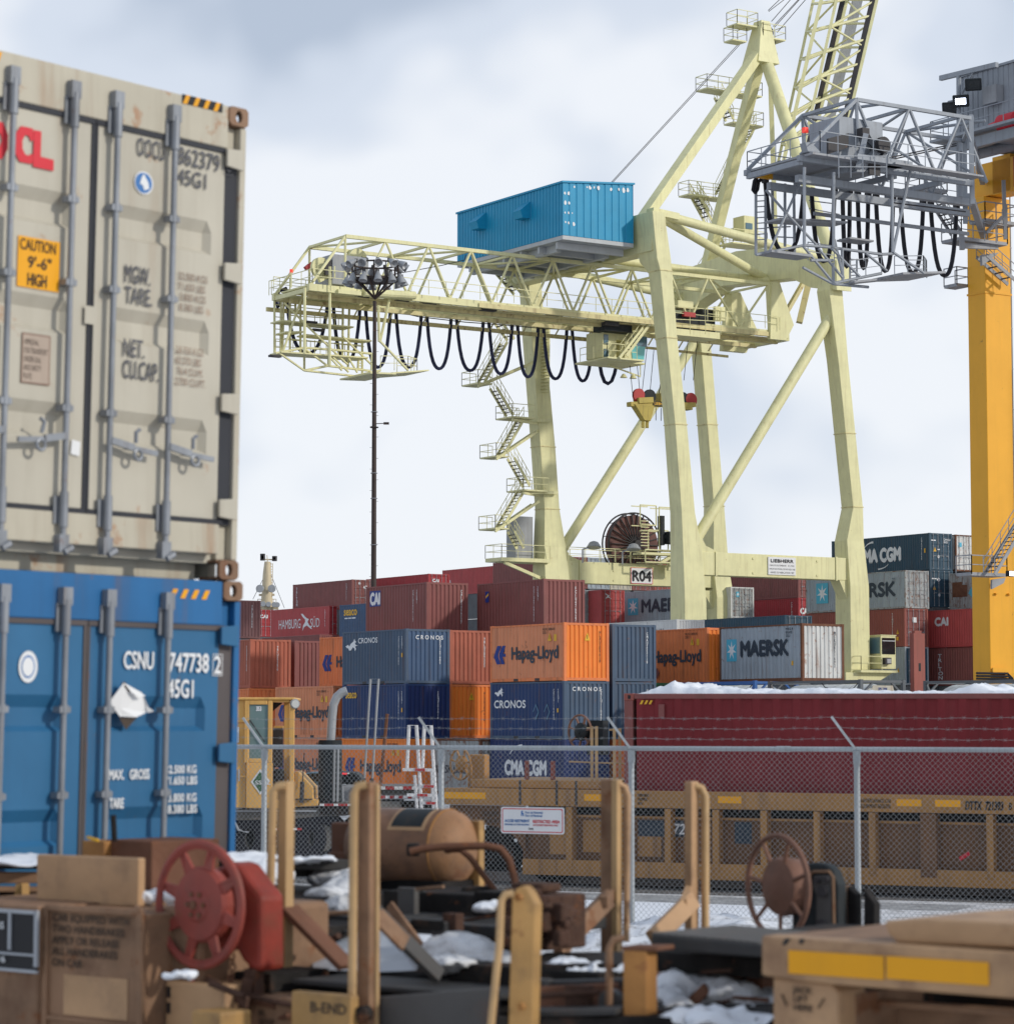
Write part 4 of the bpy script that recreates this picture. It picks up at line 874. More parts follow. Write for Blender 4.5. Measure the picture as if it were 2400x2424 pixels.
m = MB(); rail(m, pt('A', 1150, 1440, 7.6), pt('A', 1400, 1440, 7.6)); rail(m, pt('A', 1300, 1462, 11), pt('A', 1482, 1466, 11)); rail(m, pt('A', 1482, 1466, 11), pt('A', 1400, 1440, 7.6)); rail(m, pt('A', 200, 1285, 12.9), pt('A', 980, 1340, 12.9)); m.build('handrail', PY, G)
# hoist machinery on the landside tip
m = MB()
m.cbox(pt('A', 800, 560, 9.6) , 2.6, 3.0, 2.2, UX, VX); m.build('winch_housing', 'steel_grey', G, bevel=.05)
m = MB(); m.prism([pt('A', 650, 450, 8.4), pt('A', 765, 430, 8.4), pt('A', 765, 565, 8.4), pt('A', 655, 575, 8.4)], -UX * .2); m.build('dark_panel', 'dark_steel', G)
m = MB()
for x, y in ((605, 510), (940, 430)): m.disc(pt('A', x, y, 9), UX, .75, .3, 18); m.beam(pt('A', x - 10, y, 9), pt('A', x + 40, y + 110, 9), .3, .9)
m.box(W(7.6, -28.8, za + .02), -UX * 4.2, VX * 7, Z3 * .12); m.tube(pt('A', 1000, 735, 6.6), pt('A', 1460, 762, 6.6), .3, 12); m.box(pt('A', 770, 740, 6.6), VX * 1.9, -UX * 1.4, Z3 * .3); m.build('sheave_frame', PY, G)
m = MB(); bline(m, 'A', 12.3, .3, .3, 470, 520, 525, 475); m.build('stay_sleeve', 'red_mark', G)
m = MB(); m.disc(pt('A', 343, 540, 12), Z3, .12, .25, 10); m.build('beacon', 'red_beacon', G)
m = MB(); rail(m, W(12.6, -29, za + .3), W(12.6, -25, za + .3)); line(m, 'A', 7, .04, 343, 550, 343, 690); line(m, 'A', 6.6, .05, 700, 500, 700, 720); line(m, 'A', 6.6, .05, 735, 495, 735, 600); m.build('handrail', PY, G)
m = MB()
for x, y in ((970, 765), (1330, 800), (1580, 825)): m.cbox(pt('A', x, y, 7.5), .5, 1.2, .3, UX, VX)
for x, y in ((400, 1265), (1000, 1310), (1510, 1400)): m.cbox(pt('B', x, y, 7.5), .5, 1.3, .35, UX, VX)
for x, y in ((195, 1312), (580, 1075), (520, 1005)): m.cbox(pt('A', x, y, 11), .4, .9, .15, UX, VX)
m.build('work_lights', 'dark_steel', G)
# ---- blue machinery house across the bridge
h0 = pt('B', 1080, 595, 2.0); hb = (h0 - CB).dot(VX); hz0 = h0.z; hz1 = pt('B', 1080, 122, 2.0).z
Lh = 14.6; Wh = 6.35
hz2 = hz1 + .55
def ribwall(p, q2, z0p, z0q, z1p, z1q, out, per=.42, dep=.05):
    p, q2, out = V(p), V(q2), V(out); n = round((q2 - p).length / per); m = MB(); st = []
    for i in range(n):
        for fr_, dd in ((0, 0), (.72, 0), (.8, -dep), (.92, -dep)): st.append(((i + fr_) / n, dd))
    st.append((1, 0))
    for f_, dd in st:
        c = p.lerp(q2, f_) + out * dd
        m.v += [V((c.x, c.y, z0p + (z0q - z0p) * f_)), V((c.x, c.y, z1p + (z1q - z1p) * f_))]
    for i in range(len(st) - 1): m.f.append((2 * i, 2 * i + 2, 2 * i + 3, 2 * i + 1))
    return m
c0 = W(2, hb, 0); c1 = W(2 + Lh, hb, 0); c2 = W(2, hb + Wh, 0); c3 = W(2 + Lh, hb + Wh, 0)
MH = ribwall(c1, c0, hz0, hz0, hz1, hz1, -VX); house = MH.build('machinery_house', 'house_blue', G)
ribwall(c0, c2, hz0, hz0, hz1, hz2, UX, .62).build('house_wall', 'house_blue', house)
ribwall(c2, c3, hz0, hz0, hz2, hz2, VX).build('house_wall', 'house_blue', house); ribwall(c3, c1, hz0, hz0, hz2, hz1, -UX).build('house_wall', 'house_blue', house)
m = MB(); m.add([W(1.9, hb - .1, hz1), W(1.9, hb + Wh + .1, hz2), W(2.1 + Lh, hb + Wh + .1, hz2), W(2.1 + Lh, hb - .1, hz1)] + [W(1.9, hb - .1, hz1 + .14), W(1.9, hb + Wh + .1, hz2 + .14), W(2.1 + Lh, hb + Wh + .1, hz2 + .14), W(2.1 + Lh, hb - .1, hz1 + .14)], [(0, 1, 2, 3), (7, 6, 5, 4), (0, 4, 5, 1), (1, 5, 6, 2), (2, 6, 7, 3), (3, 7, 4, 0)]); m.build('house_roof', 'house_blue', house)
m = MB(); m.box(W(2, hb, hz0 - .32), -UX * Lh, VX * Wh, Z3 * .3)
for k in range(6): m.box(W(3 + k * 2.4, hb + .2, hz0 - .85), -UX * .25, VX * (Wh - .4), Z3 * .52)
m.box(W(4, hb + .8, hz0 - .9), -UX * 12, VX * .4, Z3 * .57); m.box(W(4, hb + Wh - 1.2, hz0 - .9), -UX * 12, VX * .4, Z3 * .57); m.build('house_floor', 'house_grey', house)
for zx, zy in ((352, 475), (750, 378)):
    r = ray(ZR['B'][0] + zx * .26137, ZR['B'][1] + zy * .26137); tt = ((c0 - CAM).dot(VX)) / r.dot(VX); c = CAM + r * tt
    m = MB(); m.prism([c - UX * .55 + Z3 * .65, c - UX * .55 - Z3 * .65, c - UX * .55 - Z3 * .65 - VX * .7, c - UX * .55 - Z3 * .1 - VX * .9], UX * 1.1); m.build('vent_hood', 'house_blue', house)
r2 = random.Random(4); mk = MB()
def blotch(c, ax, ay, s_): mk.poly([c + ax * (math.cos(k * .9) * s_ * r2.uniform(.6, 1.1)) + ay * (math.sin(k * .9) * s_ * 1.4 * r2.uniform(.7, 1.1)) for k in range(7)])
for fx, fz, s_ in ((.03, .8, .09), (.08, .8, .11), (.035, .62, .11), (.085, .62, .1), (.03, .43, .06), (.08, .43, .07), (.13, .43, .05), (.035, .25, .07), (.08, .24, .08), (.15, .23, .12), (.16, .93, .07), (.34, .93, .06), (.38, .92, .12), (.44, .93, .07), (.5, .92, .13), (.68, .91, .1), (.79, .91, .08), (.86, .9, .14), (.92, .9, .12)):
    blotch(W(1.985, hb + Wh * fx, hz0 + (hz1 + (hz2 - hz1) * fx - hz0) * fz), VX, Z3, s_ * 1.15)
mk.build('worn_patches', 'ink_white', house)
# ---- mast (A-frame), apex platforms and stays
ap = W(9.7, 14.0, 57.2)
m = MB(); m.beam(W(3.0, -3.2, 40.2), W(9.4, 13.4, 57.0), .78, .8); m.build('mast_leg', PY, G, bevel=.05)
m = MB(); m.beam(W(19.0, 14.2, 37.2), W(9.9, 14.0, 57.0), .85, .8); m.build('mast_leg', PY, G, bevel=.05)
m = MB(); m.tube(W(.6, 14.0, 38.0), W(9.4, 14.1, 56.8), .5, 18); m.build('mast_leg', PY, G, smooth=True)
m = MB(); m.beam(W(9.6, 15.4, 36), W(9.7, 14.9, 55), .35, .35); m.build('hanger', PY, G)
m = MB()
m.frustum([W(a, b, 56.2) for a, b in ((8.6, 12.8), (8.6, 15.0), (10.8, 15.0), (10.8, 12.8))], [W(a, b, 59.8) for a, b in ((9.2, 13.6), (9.2, 14.5), (10.2, 14.5), (10.2, 13.6))])
m.build('mast_head', PY, G, bevel=.04)
m = MB()
for b, z in ((14.6, 59.0), (15.0, 57.2), (14.8, 58.2)): m.disc(W(9.7, b, z), UX, .55, .3, 16)
m.build('sheave', 'dark_steel', G)
def deck(a0, a1, b0, b1, z, m, sides='nsew'):
    m.box(W(a0, b0, z - .12), -UX * (a1 - a0), VX * (b1 - b0), Z3 * .12)
    cs = [W(a0, b0, z), W(a0, b1, z), W(a1, b1, z), W(a1, b0, z)]
    for i in range(4): rail(m, cs[i], cs[(i + 1) % 4], 1.1, 1.1, .035)
def deckp(zn, x0, x1, y, a, w_, m):
    p, q2 = pt(zn, x0, y, a), pt(zn, x1, y, a); deck(a, a + w_, (p - CB).dot(VX), (q2 - CB).dot(VX), p.z, m)
m = MB(); deckp('D', 555, 740, 200, 9.4, 1.4, m); deckp('D', 515, 640, 345, 9.8, 1.2, m); deckp('D', 790, 992, 320, 9.0, 1.4, m)
m.build('platform', PY, G)
m = MB(); deckp('D', 280, 780, 785, 12.6, 1.5, m); deckp('D', 520, 792, 1095, 14.2, 1.3, m); deckp('D', 115, 450, 1748, 16.2, 1.4, m)
m.build('platform', PY, G)
def stairs(zn, a, pts, wv, name='stairway'):
    mt, md = MB(), MB(); stair(mt, md, pt(zn, *pts[0], a), pt(zn, *pts[1], a), wv); o = mt.build(name, PY, G); md.build('treads', 'dark_steel', o)
for zn, a, p0, p1 in (('D', 14, (415, 860), (520, 1075)), ('D', 15.5, (725, 1125), (425, 1740)), ('D', 16.5, (190, 1745), (300, 1913)), ('C', 17, (765, 215), (895, 455)), ('C', 17, (895, 455), (1005, 680)), ('C', 17.5, (1025, 690), (840, 950)), ('C', 19, (640, 1010), (545, 1105))):
    stairs(zn, a, (p0, p1), -UX * 1.0)
# stairs up the back left leg
fl = [(('B', 500, 890), ('B', 700, 1120)), (('B', 500, 1350), ('B', 640, 1540)), (('F', 385, 35), ('F', 180, 400)), (('F', 290, 445), ('F', 440, 700)), (('F', 535, 735), ('F', 350, 1065)), (('F', 450, 1085), ('F', 590, 1340)), (('F', 535, 1390), ('F', 345, 1715)), (('F', 450, 1750), ('F', 535, 1905))]
for (z1_, x1, y1), (z2_, x2, y2) in fl:
    mt, md = MB(), MB(); stair(mt, md, pt(z1_, x1, y1, 18.4), pt(z2_, x2, y2, 18.4), -UX * 1.0); o = mt.build('stairway', PY, G); md.build('treads', 'dark_steel', o)
m = MB()
for x0, x1, y in ((120, 250, 405), (430, 640, 712), (285, 400, 1068), (530, 760, 1375), (275, 400, 1722)):
    p, q2 = pt('F', x0, y, 18.0), pt('F', x1, y, 18.0); z = p.z; q2.z = z
    m.beam(p - UX * 1.2, q2 - UX * 1.2, 2.4, .12); rail(m, p, q2); rail(m, p - UX * 2.4, q2 - UX * 2.4); rail(m, p, p - UX * 2.4)
    m.beam(p + V((0, 0, -.25)), W(18.9, -1.6, z + (-.3 if x0 > 400 else 2.4)) , .14, .2)
    m.beam(q2 - UX * 2.2, W(20, -1.6, z + (0 if x0 > 400 else 2.2)), .12, .2)
for x0, x1, y in ((650, 775, 745), (540, 840, 1400)): m.beam(pt('F', x0, y, 18.4), pt('F', x1, y, 18.4), .25, .25)
m.build('landing', PY, G)
m = MB(); m.tube(pt('F', 752, -150, 20.4), pt('F', 745, 540, 20.4), .22, 8)
for k in range(24): m.cbox(pt('F', 715, -200 + 30 * k, 18.6), .9, .5, .06, UX, VX)
m.build('cage_ladder', PY, G)
# platform where the stairs meet the portal beam, handrails, floodlights
m = MB(); p = pt('H', 815, 185, 18.4); zz = 15.98
m.box(W(18.2, -5.6, zz - .3), -UX * 2.4, VX * 4.6, Z3 * .3); rail(m, W(18.2, -5.6, zz), W(18.2, -1, zz)); rail(m, W(20.6, -5.6, zz), W(18.2, -5.6, zz)); rail(m, W(20.6, -5.6, zz), W(20.6, -1, zz))
m.beam(W(18.4, -5.2, zz - .4), W(18.9, -1.2, zz - 1.6), .2, .25); rail(m, W(18.4, .9, zz), W(18.4, 14.5, zz)); rail(m, W(20.4, .9, zz), W(20.4, 14.5, zz)); m.build('walkway', PY, G)
m = MB(); m.cbox(W(20.2, -2.6, 17.7), 1.4, 1.6, 3.4, UX, VX)
m.build('cabinet', 'steel_grey', G)
for gx, gy in ((265, 915), (715, 940)):
    c = pt('G', gx, gy, 17.6); m = MB(); m.lathe(c, (0, -.2, -1), [(-.35, .12), (-.25, .35), (.15, .6), (.2, .55)], 14); m.beam(c + Z3 * -.1, V((c.x - .9, c.y, c.z - .3)), .1); m.beam(V((c.x - .9, c.y, c.z - .3)), V((c.x - .9, c.y, zz - .2)), .12); m.build('work_light', 'lamp_grey', G)
# ---- cable reel
rc = pt('G', 728, 905, 20.8); R = 2.62
m = MB(); m.ring(rc, UX, R, .07, 48, 6); m.ring(rc - UX * .9, UX, R, .07, 48, 6)
for k in range(26):
    an = 2 * math.pi * k / 26; d = VX * math.cos(an) + Z3 * math.sin(an); m.beam(rc + d * .35 + UX * .08, rc + d * R, .06, .13, up=UX); 
    if k % 2 == 0: m.beam(rc + d * R, rc + d * R - UX * .9, .06)
reel = m.build('cable_reel', 'dark_steel', G)
m = MB(); m.disc(rc - UX * .45, UX, R * .93, .7, 48); m.build('wound_cable', 'reel_brown', reel, smooth=True)
m = MB(); m.disc(rc + UX * .25, UX, .35, .5, 16); m.build('hub', 'dark_steel', reel)
m = MB(); bx = 8.6
for a0, b0_, b1_, z0, z1 in ((17.2, 7.6, 11.8, 16.0, 17.0), (17.2, 7.9, 9.9, 17.0, 18.6), (17.2, 9.0, 11.8, 17, 20.5), (17.2, 7.1, 8.7, 19, 20.6)):
    cs = [W(a0, b0_, z0), W(a0, b1_, z0), W(a0, b1_, z1), W(a0, b0_, z1)]
    for i in range(4): m.beam(cs[i], cs[(i + 1) % 4], .1)
    cs = [c - UX * 1.2 for c in cs]
    for i in range(2): m.beam(cs[2 * i], cs[2 * i + 1], .08)
for k in range(9): m.beam(W(17.1, 7.1, 17.3 + .25 * k), W(17.1, 7.9, 17.3 + .25 * k), .06)
m.box(W(17.2, 7.2, 16.6), -UX * 1.2, VX * 4.6, Z3 * .15); rail(m, W(17.1, 11.8, 16.2), W(17.1, 14.2, 16.2)); m.beam(W(17.5, 9.2, 15.9), W(17.5, 10.5, 16.6), .25); m.prism([W(17.6, 10.2, 15.4), W(17.6, 11.4, 15.4), W(17.6, 11.2, 16.6), W(17.6, 10.5, 16.6)], -UX * .3)
m.build('reel_platform', PY, G)
m = MB(); m.cbox(W(16.9, 10.2, 18.0), .8, 1.4, 1.0, UX, VX); m.cbox(W(17.2, 9.2, 18.6), .5, .35, 2.4, UX, VX); m.cbox(W(17.05, 9.6, 18.1), .4, .6, .3, UX, VX); m.build('reel_drive', 'gear_black', G)
m = MB(); m.tube(pt('G', 985, 715, 18.2), pt('G', 1190, 895, 18.2), .05, 4); m.build('supply_cable', 'black_rubber', G)
# ---- boards on the portal beams
def board(name, a, zn, x0, y0, x1, y1, mat='sign_white', edge=None):
    c0_, c1_ = pt(zn, x0, y1, a), pt(zn, x1, y0, a); wd = (c1_ - c0_).dot(VX); ht = c1_.z - c0_.z
    m = MB(); m.box(c0_, VX * wd, Z3 * ht, -UX * -.0 - UX * .05); o = m.build(name, mat, G)
    if edge: marks(o, [rect(0, 0, 1, .03), rect(0, .97, 1, 1), rect(0, .03, .025, .97), rect(.975, .03, 1, .97)], c0_ + UX * .005, VX, Z3, wd, ht, edge, name='border')
    return o, c0_ + UX * .006, wd, ht
o, c, wd, ht = board('number_board', 18.72, 'G', 685, 1172, 932, 1345, edge='ink_red'); text(o, 'R04', c + VX * wd * .08 + Z3 * ht * .16, VX, Z3, wd * .84, ht * .64, 'ink_black', .04)
o, c, wd, ht = board('maker_board', .02, 'I', 1410, 462, 1658, 612)
text(o, 'LIEBHERR', c + VX * wd * .09 + Z3 * ht * .70, VX, Z3, wd * .82, ht * .17, 'ink_black', .06); text(o, 'CAPACITE SOUS SPREADER    35 L.TONS', c + VX * wd * .04 + Z3 * ht * .48, VX, Z3, wd * .9, ht * .09, 'ink_black'); text(o, 'CAPACITE SOUS POUTRE A CROCHETS 45/50 L.TONS', c + VX * wd * .03 + Z3 * ht * .28, VX, Z3, wd * .94, ht * .09, 'ink_black'); text(o, 'ANNEE DE FABRICATION 1987', c + VX * wd * .07 + Z3 * ht * .08, VX, Z3, wd * .86, ht * .1, 'ink_black')
# ---- raised boom
hinge = W(9.6, 15.2, 34.4)
def top(x, y, a): return pt('D', x, y, a)
rb = MB(); dk = MB()
bd = VX * .2 + Z3 * .98
L1, L2 = (W(12.2, 13.9, 34.5), top(1245 - 30, -250, 12.2)), (W(7.2, 14.9, 34.5), top(1365, -250, 7.2))
R1, R2 = (W(12.2, 16.6, 34.5), top(1700, -250, 12.2)), (W(7.2, 17.2, 34.5), top(1850, -250, 7.2))
L1 = (top(905, 1560, 12.2), top(1290, -220, 12.2)); L2 = (top(950, 1560, 8.2), top(1365, -220, 8.2))
R1 = (top(1230, 1300, 12.2), top(1590, -220, 12.2)); R2 = (top(1500, 1300, 7.2), top(1860, -220, 7.2)); M1 = (top(1140, 1400, 7.6), top(1500, -220, 7.6))
for Lx, ww in ((L1, .24), (L2, .3), (M1, .24), (R1, .42), (R2, .42)): rb.beam(Lx[0], Lx[1], ww, ww)
for Lx in (R1, R2): dk.beam(Lx[0] - UX * 0 - VX * .33, Lx[1] - VX * .33, .14, .42)
def at(Lx, f_): return Lx[0].lerp(Lx[1], f_)
nb = 7
for i in range(nb + 1):
    f0 = i / nb; f1 = min(1, (i + 1) / nb)
    rb.tube(at(M1, f0), at(R2, f0 + .05), .12, 6); rb.tube(at(L1, f0), at(R1, f0), .12, 6); rb.tube(at(L2, f0), at(M1, f0), .1, 6); rb.tube(at(L1, f0), at(L2, f0), .1, 6); rb.tube(at(R1, f0), at(R2, f0), .1, 6)
    if i < nb:
        if i % 2: rb.tube(at(M1, f0), at(R2, f1), .1, 6); rb.tube(at(L1, f0), at(M1, f1), .09, 6); rb.tube(at(R1, f1), at(R2, f0), .09, 6)
        else: rb.tube(at(M1, f1), at(R2, f0), .1, 6); rb.tube(at(L1, f1), at(M1, f0), .09, 6); rb.tube(at(R1, f0), at(R2, f1), .09, 6)
boom = rb.build('raised_boom', PY, G); dk.build('trolley_rail', 'dark_steel', boom)
m = MB(); m.beam(at(R1, 0) + VX * 1.2, at(R1, 1) + VX * 1.2, .12, .9); m.build('cable_tray', 'steel_grey', boom)
m = MB(); m.beam(W(7.2, 12.6, 33.2), pt('C', 1800, 900, 7.2), .4, .3); m.beam(pt('C', 1690, 1390, 8), pt('C', 1800, 920, 8), .5, .5); m.build('boom_foot', 'pale_yellow_worn', G)
m = MB(); m.prism([W(6.6, 12.2, 33.3), W(6.6, 13.8, 33.3), W(6.6, 14.6, 34.6), W(6.6, 13.2, 37.9), W(6.6, 12.4, 37.9)], -UX * .4); m.prism([W(12.2, 11.8, 33), W(12.2, 14.2, 33), W(12.2, 15.3, 35.0), W(12.2, 13.6, 37.9), W(12.2, 12.4, 37.9)], -UX * .5); m.beam(W(7, 14.2, 33.6), W(12.5, 14.2, 33.6), .5, .5); m.build('hinge_plate', PY, G)
m = MB()
for x0, y0, x1, y1 in ((835, 90, 930, 0), (840, 100, 970, 0), (865, 190, 1030, 0), (880, 235, 1110, -10), (890, 245, 1120, -10), (915, 290, 1175, -10)): m.tube(top(x0, y0, 9.5), top(x1 + (x1 - x0), y1 - (y0 - y1), 9.5), .035, 4)
for dx in (0, 18): m.tube(top(555 + dx, 405, 10), pt('B', 1500 + dx * .8, 138, 10) , .03, 4)
m.build('hoist_rope', 'dark_steel', G)
# machinery on the bridge near the portal
m = MB(); m.cbox(pt('C', 620, 1235, 7.5), 1.2, 1.5, .6, UX, VX); m.cbox(pt('C', 965, 1310, 6.6), .3, 1.0, 1.1, UX, VX); m.build('equipment_box', PY, G, bevel=.04)
m = MB(); m.cbox(pt('C', 640, 1390, 7.5), 1.4, 3.2, 1.2, UX, VX); m.cbox(pt('B', 1530, 1405, 8.5), 1.5, 2.6, 1.3, UX, VX); m.cbox(pt('C', 830, 1380, 7.5), 1.2, 1.2, 1.8, UX, VX); m.build('trolley_machinery', 'gear_black', G)
m = MB(); m.cbox(pt('C', 690, 1318, 6.5), .3, 1.1, .35, UX, VX); m.build('red_motor', 'red_mark', G)
m = MB(); rail(m, pt('C', 560, 1480, 6.2), pt('C', 980, 1500, 6.2)); rail(m, pt('C', 860, 1370, 6.2), pt('C', 980, 1380, 6.2)); m.box(pt('C', 570, 1500, 6.2), VX * 4.3, -UX * 2, Z3 * .5); m.build('trolley_platform', PY, G)
m = MB(); m.cbox(pt('C', 1205, 540, 15.5), 1.5, 1.5, 1.9, UX, VX); cb2 = m.build('hut', PY, G, bevel=.04)
m = MB(); c = pt('C', 1235, 515, 14.72); m.cbox(c, .04, .7, .5, UX, VX); m.build('window', 'slate_glass', cb2)
m = MB(); deckp('C', 1090, 1400, 655, 14.4, 2.0, m); m.build('platform', PY, G)
# ---- operator's cab under the bridge
ca = 8.8
k0, k1 = pt('B', 1410, 1770, ca), pt('B', 1840, 1480, ca); b0_, b1_ = (k0 - CB).dot(VX), (k1 - CB).dot(VX); cz0, cz1 = pt('B', 1600, 1740, ca).z, pt('B', 1600, 1445, ca).z
m = MB(); m.box(W(ca, b0_ + .3, cz0 + .2), -UX * 2.2, VX * 1.3, Z3 * (cz1 - cz0 - .5)); m.box(W(ca, b0_ + 1.6, cz1 - .9), -UX * 2.2, VX * 1.6, Z3 * .9)
m.prism([W(ca, b0_ + 2.4, cz0), W(ca, b1_ - .5, cz0), W(ca, b1_, cz0 + 1.6), W(ca, b1_, cz0 + 2.4), W(ca, b0_ + 2.4, cz0 + 2.4)], -UX * 2.2); m.box(W(ca - .3, b0_ - .4, cz0 - .15), -UX * 3, VX * (b1_ - b0_), Z3 * .15)
cab = m.build('operator_cab', PY, G, bevel=.03)
m = MB(); g0, g1 = pt('B', 1695, 1730, ca - .02), pt('B', 1825, 1610, ca - .02); gw = (g1 - g0).dot(VX); m.prism([g0 + VX * .15, g0 + VX * (gw - .15), g0 + VX * gw + Z3 * (g1.z - g0.z), g0 + Z3 * (g1.z - g0.z)], UX * .03); m.build('window', 'cyan_glass', cab)
m = MB(); g0, g1 = pt('B', 1715, 1600, ca - .02), pt('B', 1840, 1520, ca - .02); m.box(g0, VX * (g1 - g0).dot(VX), Z3 * (g1.z - g0.z), UX * .03); m.build('window', 'slate_glass', cab)
for y0, y1 in ((1585, 1500), (1700, 1630)):
    m = MB(); g0, g1 = pt('B', 1450, y0, ca - .02), pt('B', 1490, y1, ca - .02); m.box(g0, VX * (g1 - g0).dot(VX), Z3 * (g1.z - g0.z), UX * .03); m.build('window', 'slate_glass', cab)
mt, md = MB(), MB(); stair(mt, md, pt('B', 1600, 1700, ca - .9), pt('B', 1800, 1430, ca - .9), UX * .8); o = mt.build('cab_stairs', PY, G); md.build('treads', 'dark_steel', o)
m = MB(); rail(m, W(ca - 1.6, b0_ - .4, cz0), W(ca - 1.6, b0_ + 2.4, cz0)); rail(m, W(ca - 1.6, b0_ - .4, cz0), W(ca + 2, b0_ - .4, cz0)); m.beam(pt('B', 1590, 1710, ca - 1.8), pt('B', 1800, 1440, ca - 1.8), .16, .2); m.box(W(ca - 1.7, b0_ - .4, cz0 - .12), -UX * 1.5, VX * 3.4, Z3 * .12)
m.beam(W(ca + 1, b0_ + 1.5, cz0 - .2), W(ca + 1, b0_ + 4.6, cz0 - .9), .1); m.beam(W(ca + 1, b0_ + 4.6, cz0 - .9), W(ca + 1, b0_ + 4.6, cz0), .08)
for k in (3.0, 3.9): m.lathe(W(ca + 1, b0_ + k, cz0 - .8), (0, 0, -1), [(0, .1), (.3, .3)], 10)
m.build('cab_platform', PY, G)
m = MB()
for x0, y0, x1, y1 in ((1495, 240, 1522, 530), (1545, 90, 1592, 545), (1650, 90, 1600, 540), (1712, 110, 1672, 545)): m.tube(pt('F', x0, y0, 9.6), pt('F', x1, y1, 9.6), .035, 4)
for x in (685, 770): m.tube(pt('C', x, 1520, 9.6), pt('C', x - 40, 1913, 9.6), .035, 4)
m.build('hoist_rope', 'dark_steel', G)
# ---- control cabin at the right leg
kz0, kz1 = pt('J', 700, 1470, 0).z, pt('J', 700, 1170, 0).z; kb = (pt('J', 708, 1300, -1.0) - CB).dot(VX)
m = MB(); m.box(W(-1.0, kb, kz0), -UX * 2.1, VX * 1.5, Z3 * (kz1 - kz0)); m.box(W(-1.05, kb - .05, kz1 - .02), -UX * 2.2, VX * 1.6, Z3 * .08); cc = m.build('control_cabin', PY, G, bevel=.03)
zw0, zw1 = kz0 + (kz1 - kz0) * .46, kz0 + (kz1 - kz0) * .95
m = MB(); m.box(W(-.9, kb - .02, zw0), -UX * 1.9, -VX * .02, Z3 * (zw1 - zw0)); m.build('window', 'slate_glass', cc)
m = MB(); m.box(W(-1.02, kb + .1, zw0 - .05), VX * 1.3, UX * .02, Z3 * (zw1 - zw0)); m.build('window', 'dark_glass', cc)
m = MB(); m.box(W(-1.045, kb + .1, zw0 + .95), VX * 1.3, UX * .02, Z3 * .05); m.build('glazing_bar', 'white_metal', cc)
m = MB(); m.box(W(-1.0, kb + .15, kz0 + .35), VX * .6, UX * .35, Z3 * .5); ac = m.build('air_conditioner', 'dark_steel', cc); m = MB(); m.box(W(-1.36, kb + .3, kz0 + .42), VX * .4, UX * .02, Z3 * .34); m.build('grille', 'lamp_grey', ac)
m = MB(); m.box(W(-1.1, kb - 2.1, kz0 - .3), -UX * 2.3, VX * 3.7, Z3 * .18); m.prism([W(-.6, kb - 3.2, kz0 - .3), W(-.6, kb + 1.5, kz0 - .3), W(-.6, kb - .2, kz0 - 1.1), W(-.6, kb - 3.2, kz0 - 1.1)], -UX * 1.4); rail(m, W(-1.1, kb - 2.1, kz0 - .1), W(-1.1, kb, kz0 - .1)); rail(m, W(-1.1, kb - 2.1, kz0 - .1), W(1.1, kb - 2.1, kz0 - .1)); m.build('cabin_bracket', PY, G)

# ---- lifting beam hanging from the ropes
sp = pt('F', 1640, 600, 9.6); T = thing('lifting_beam', 'yellow lifting beam with red and black rope sheaves hanging below the pale yellow crane', 'lifting beam', sp)
m = MB(); e0, e1 = pt('F', 1485, 600, 9.6), pt('C', 680, 1360 + 0, 9.6); e1 = e0 + VX * 6.3 + Z3 * .35
m.beam(e0, e1, .6, .36); m.frustum([e0 + V((0, 0, .1)) + VX * .3 - UX * .4, e0 + VX * 2.2 - UX * .4, e0 + VX * 2.2 + UX * .4, e0 + VX * .3 + UX * .4], [e0 + VX * 1.3 - UX * .3 - Z3 * 1.2, e0 + VX * 1.9 - UX * .3 - Z3 * 1.2, e0 + VX * 1.9 + UX * .3 - Z3 * 1.2, e0 + VX * 1.3 + UX * .3 - Z3 * 1.2])
for k in (1.35, 1.75): m.beam(e0 + VX * k - Z3 * 1.1, e0 + VX * k - Z3 * 1.75, .25, .25)
m.beam(e0 + VX * .7 + Z3 * .3, e0 + VX * 2.1 + Z3 * .45, .8, .45); m.beam(e1 - VX * 1.6 - Z3 * .2, e1 - VX * .4 - Z3 * .2, .8, .5); m.cbox(e0 + VX * 3.4 + Z3 * .7, .8, 1.2, .7, UX, VX)
m.build('beam', 'beam_yellow', T, bevel=.03)
for k, c_ in ((.95, 'red_mark'), (2.0, 'gear_black'), (5.2, 'gear_black'), (6.0, 'red_mark')):
    m = MB(); m.disc(e0 + VX * k + Z3 * .75, UX, .55, .22, 18); m.build('sheave', c_, T)
c = e0 + VX * 2.1 + UX * .36 + Z3 * .02; m = MB(); m.box(c, VX * 1.5, Z3 * .32, UX * .01); pl = m.build('name_plate', 'gear_black', T); text(pl, 'LIEBHERR', c + VX * .1 + Z3 * .06 + UX * .015, VX, Z3, 1.3, .2, 'ink_yellow', .02)
m = MB()
for k in (2.9, 3.5): m.tube(e0 + VX * k + Z3 * 1.0, e0 + VX * (k + .3) + Z3 * 2.6, .05, 4)
for k in (2.6, 3.1): m.tube(e0 + VX * k - Z3 * .1, e0 + VX * k - Z3 * 1.1, .04, 4)
m.build('cable_basket', 'dark_steel', T)

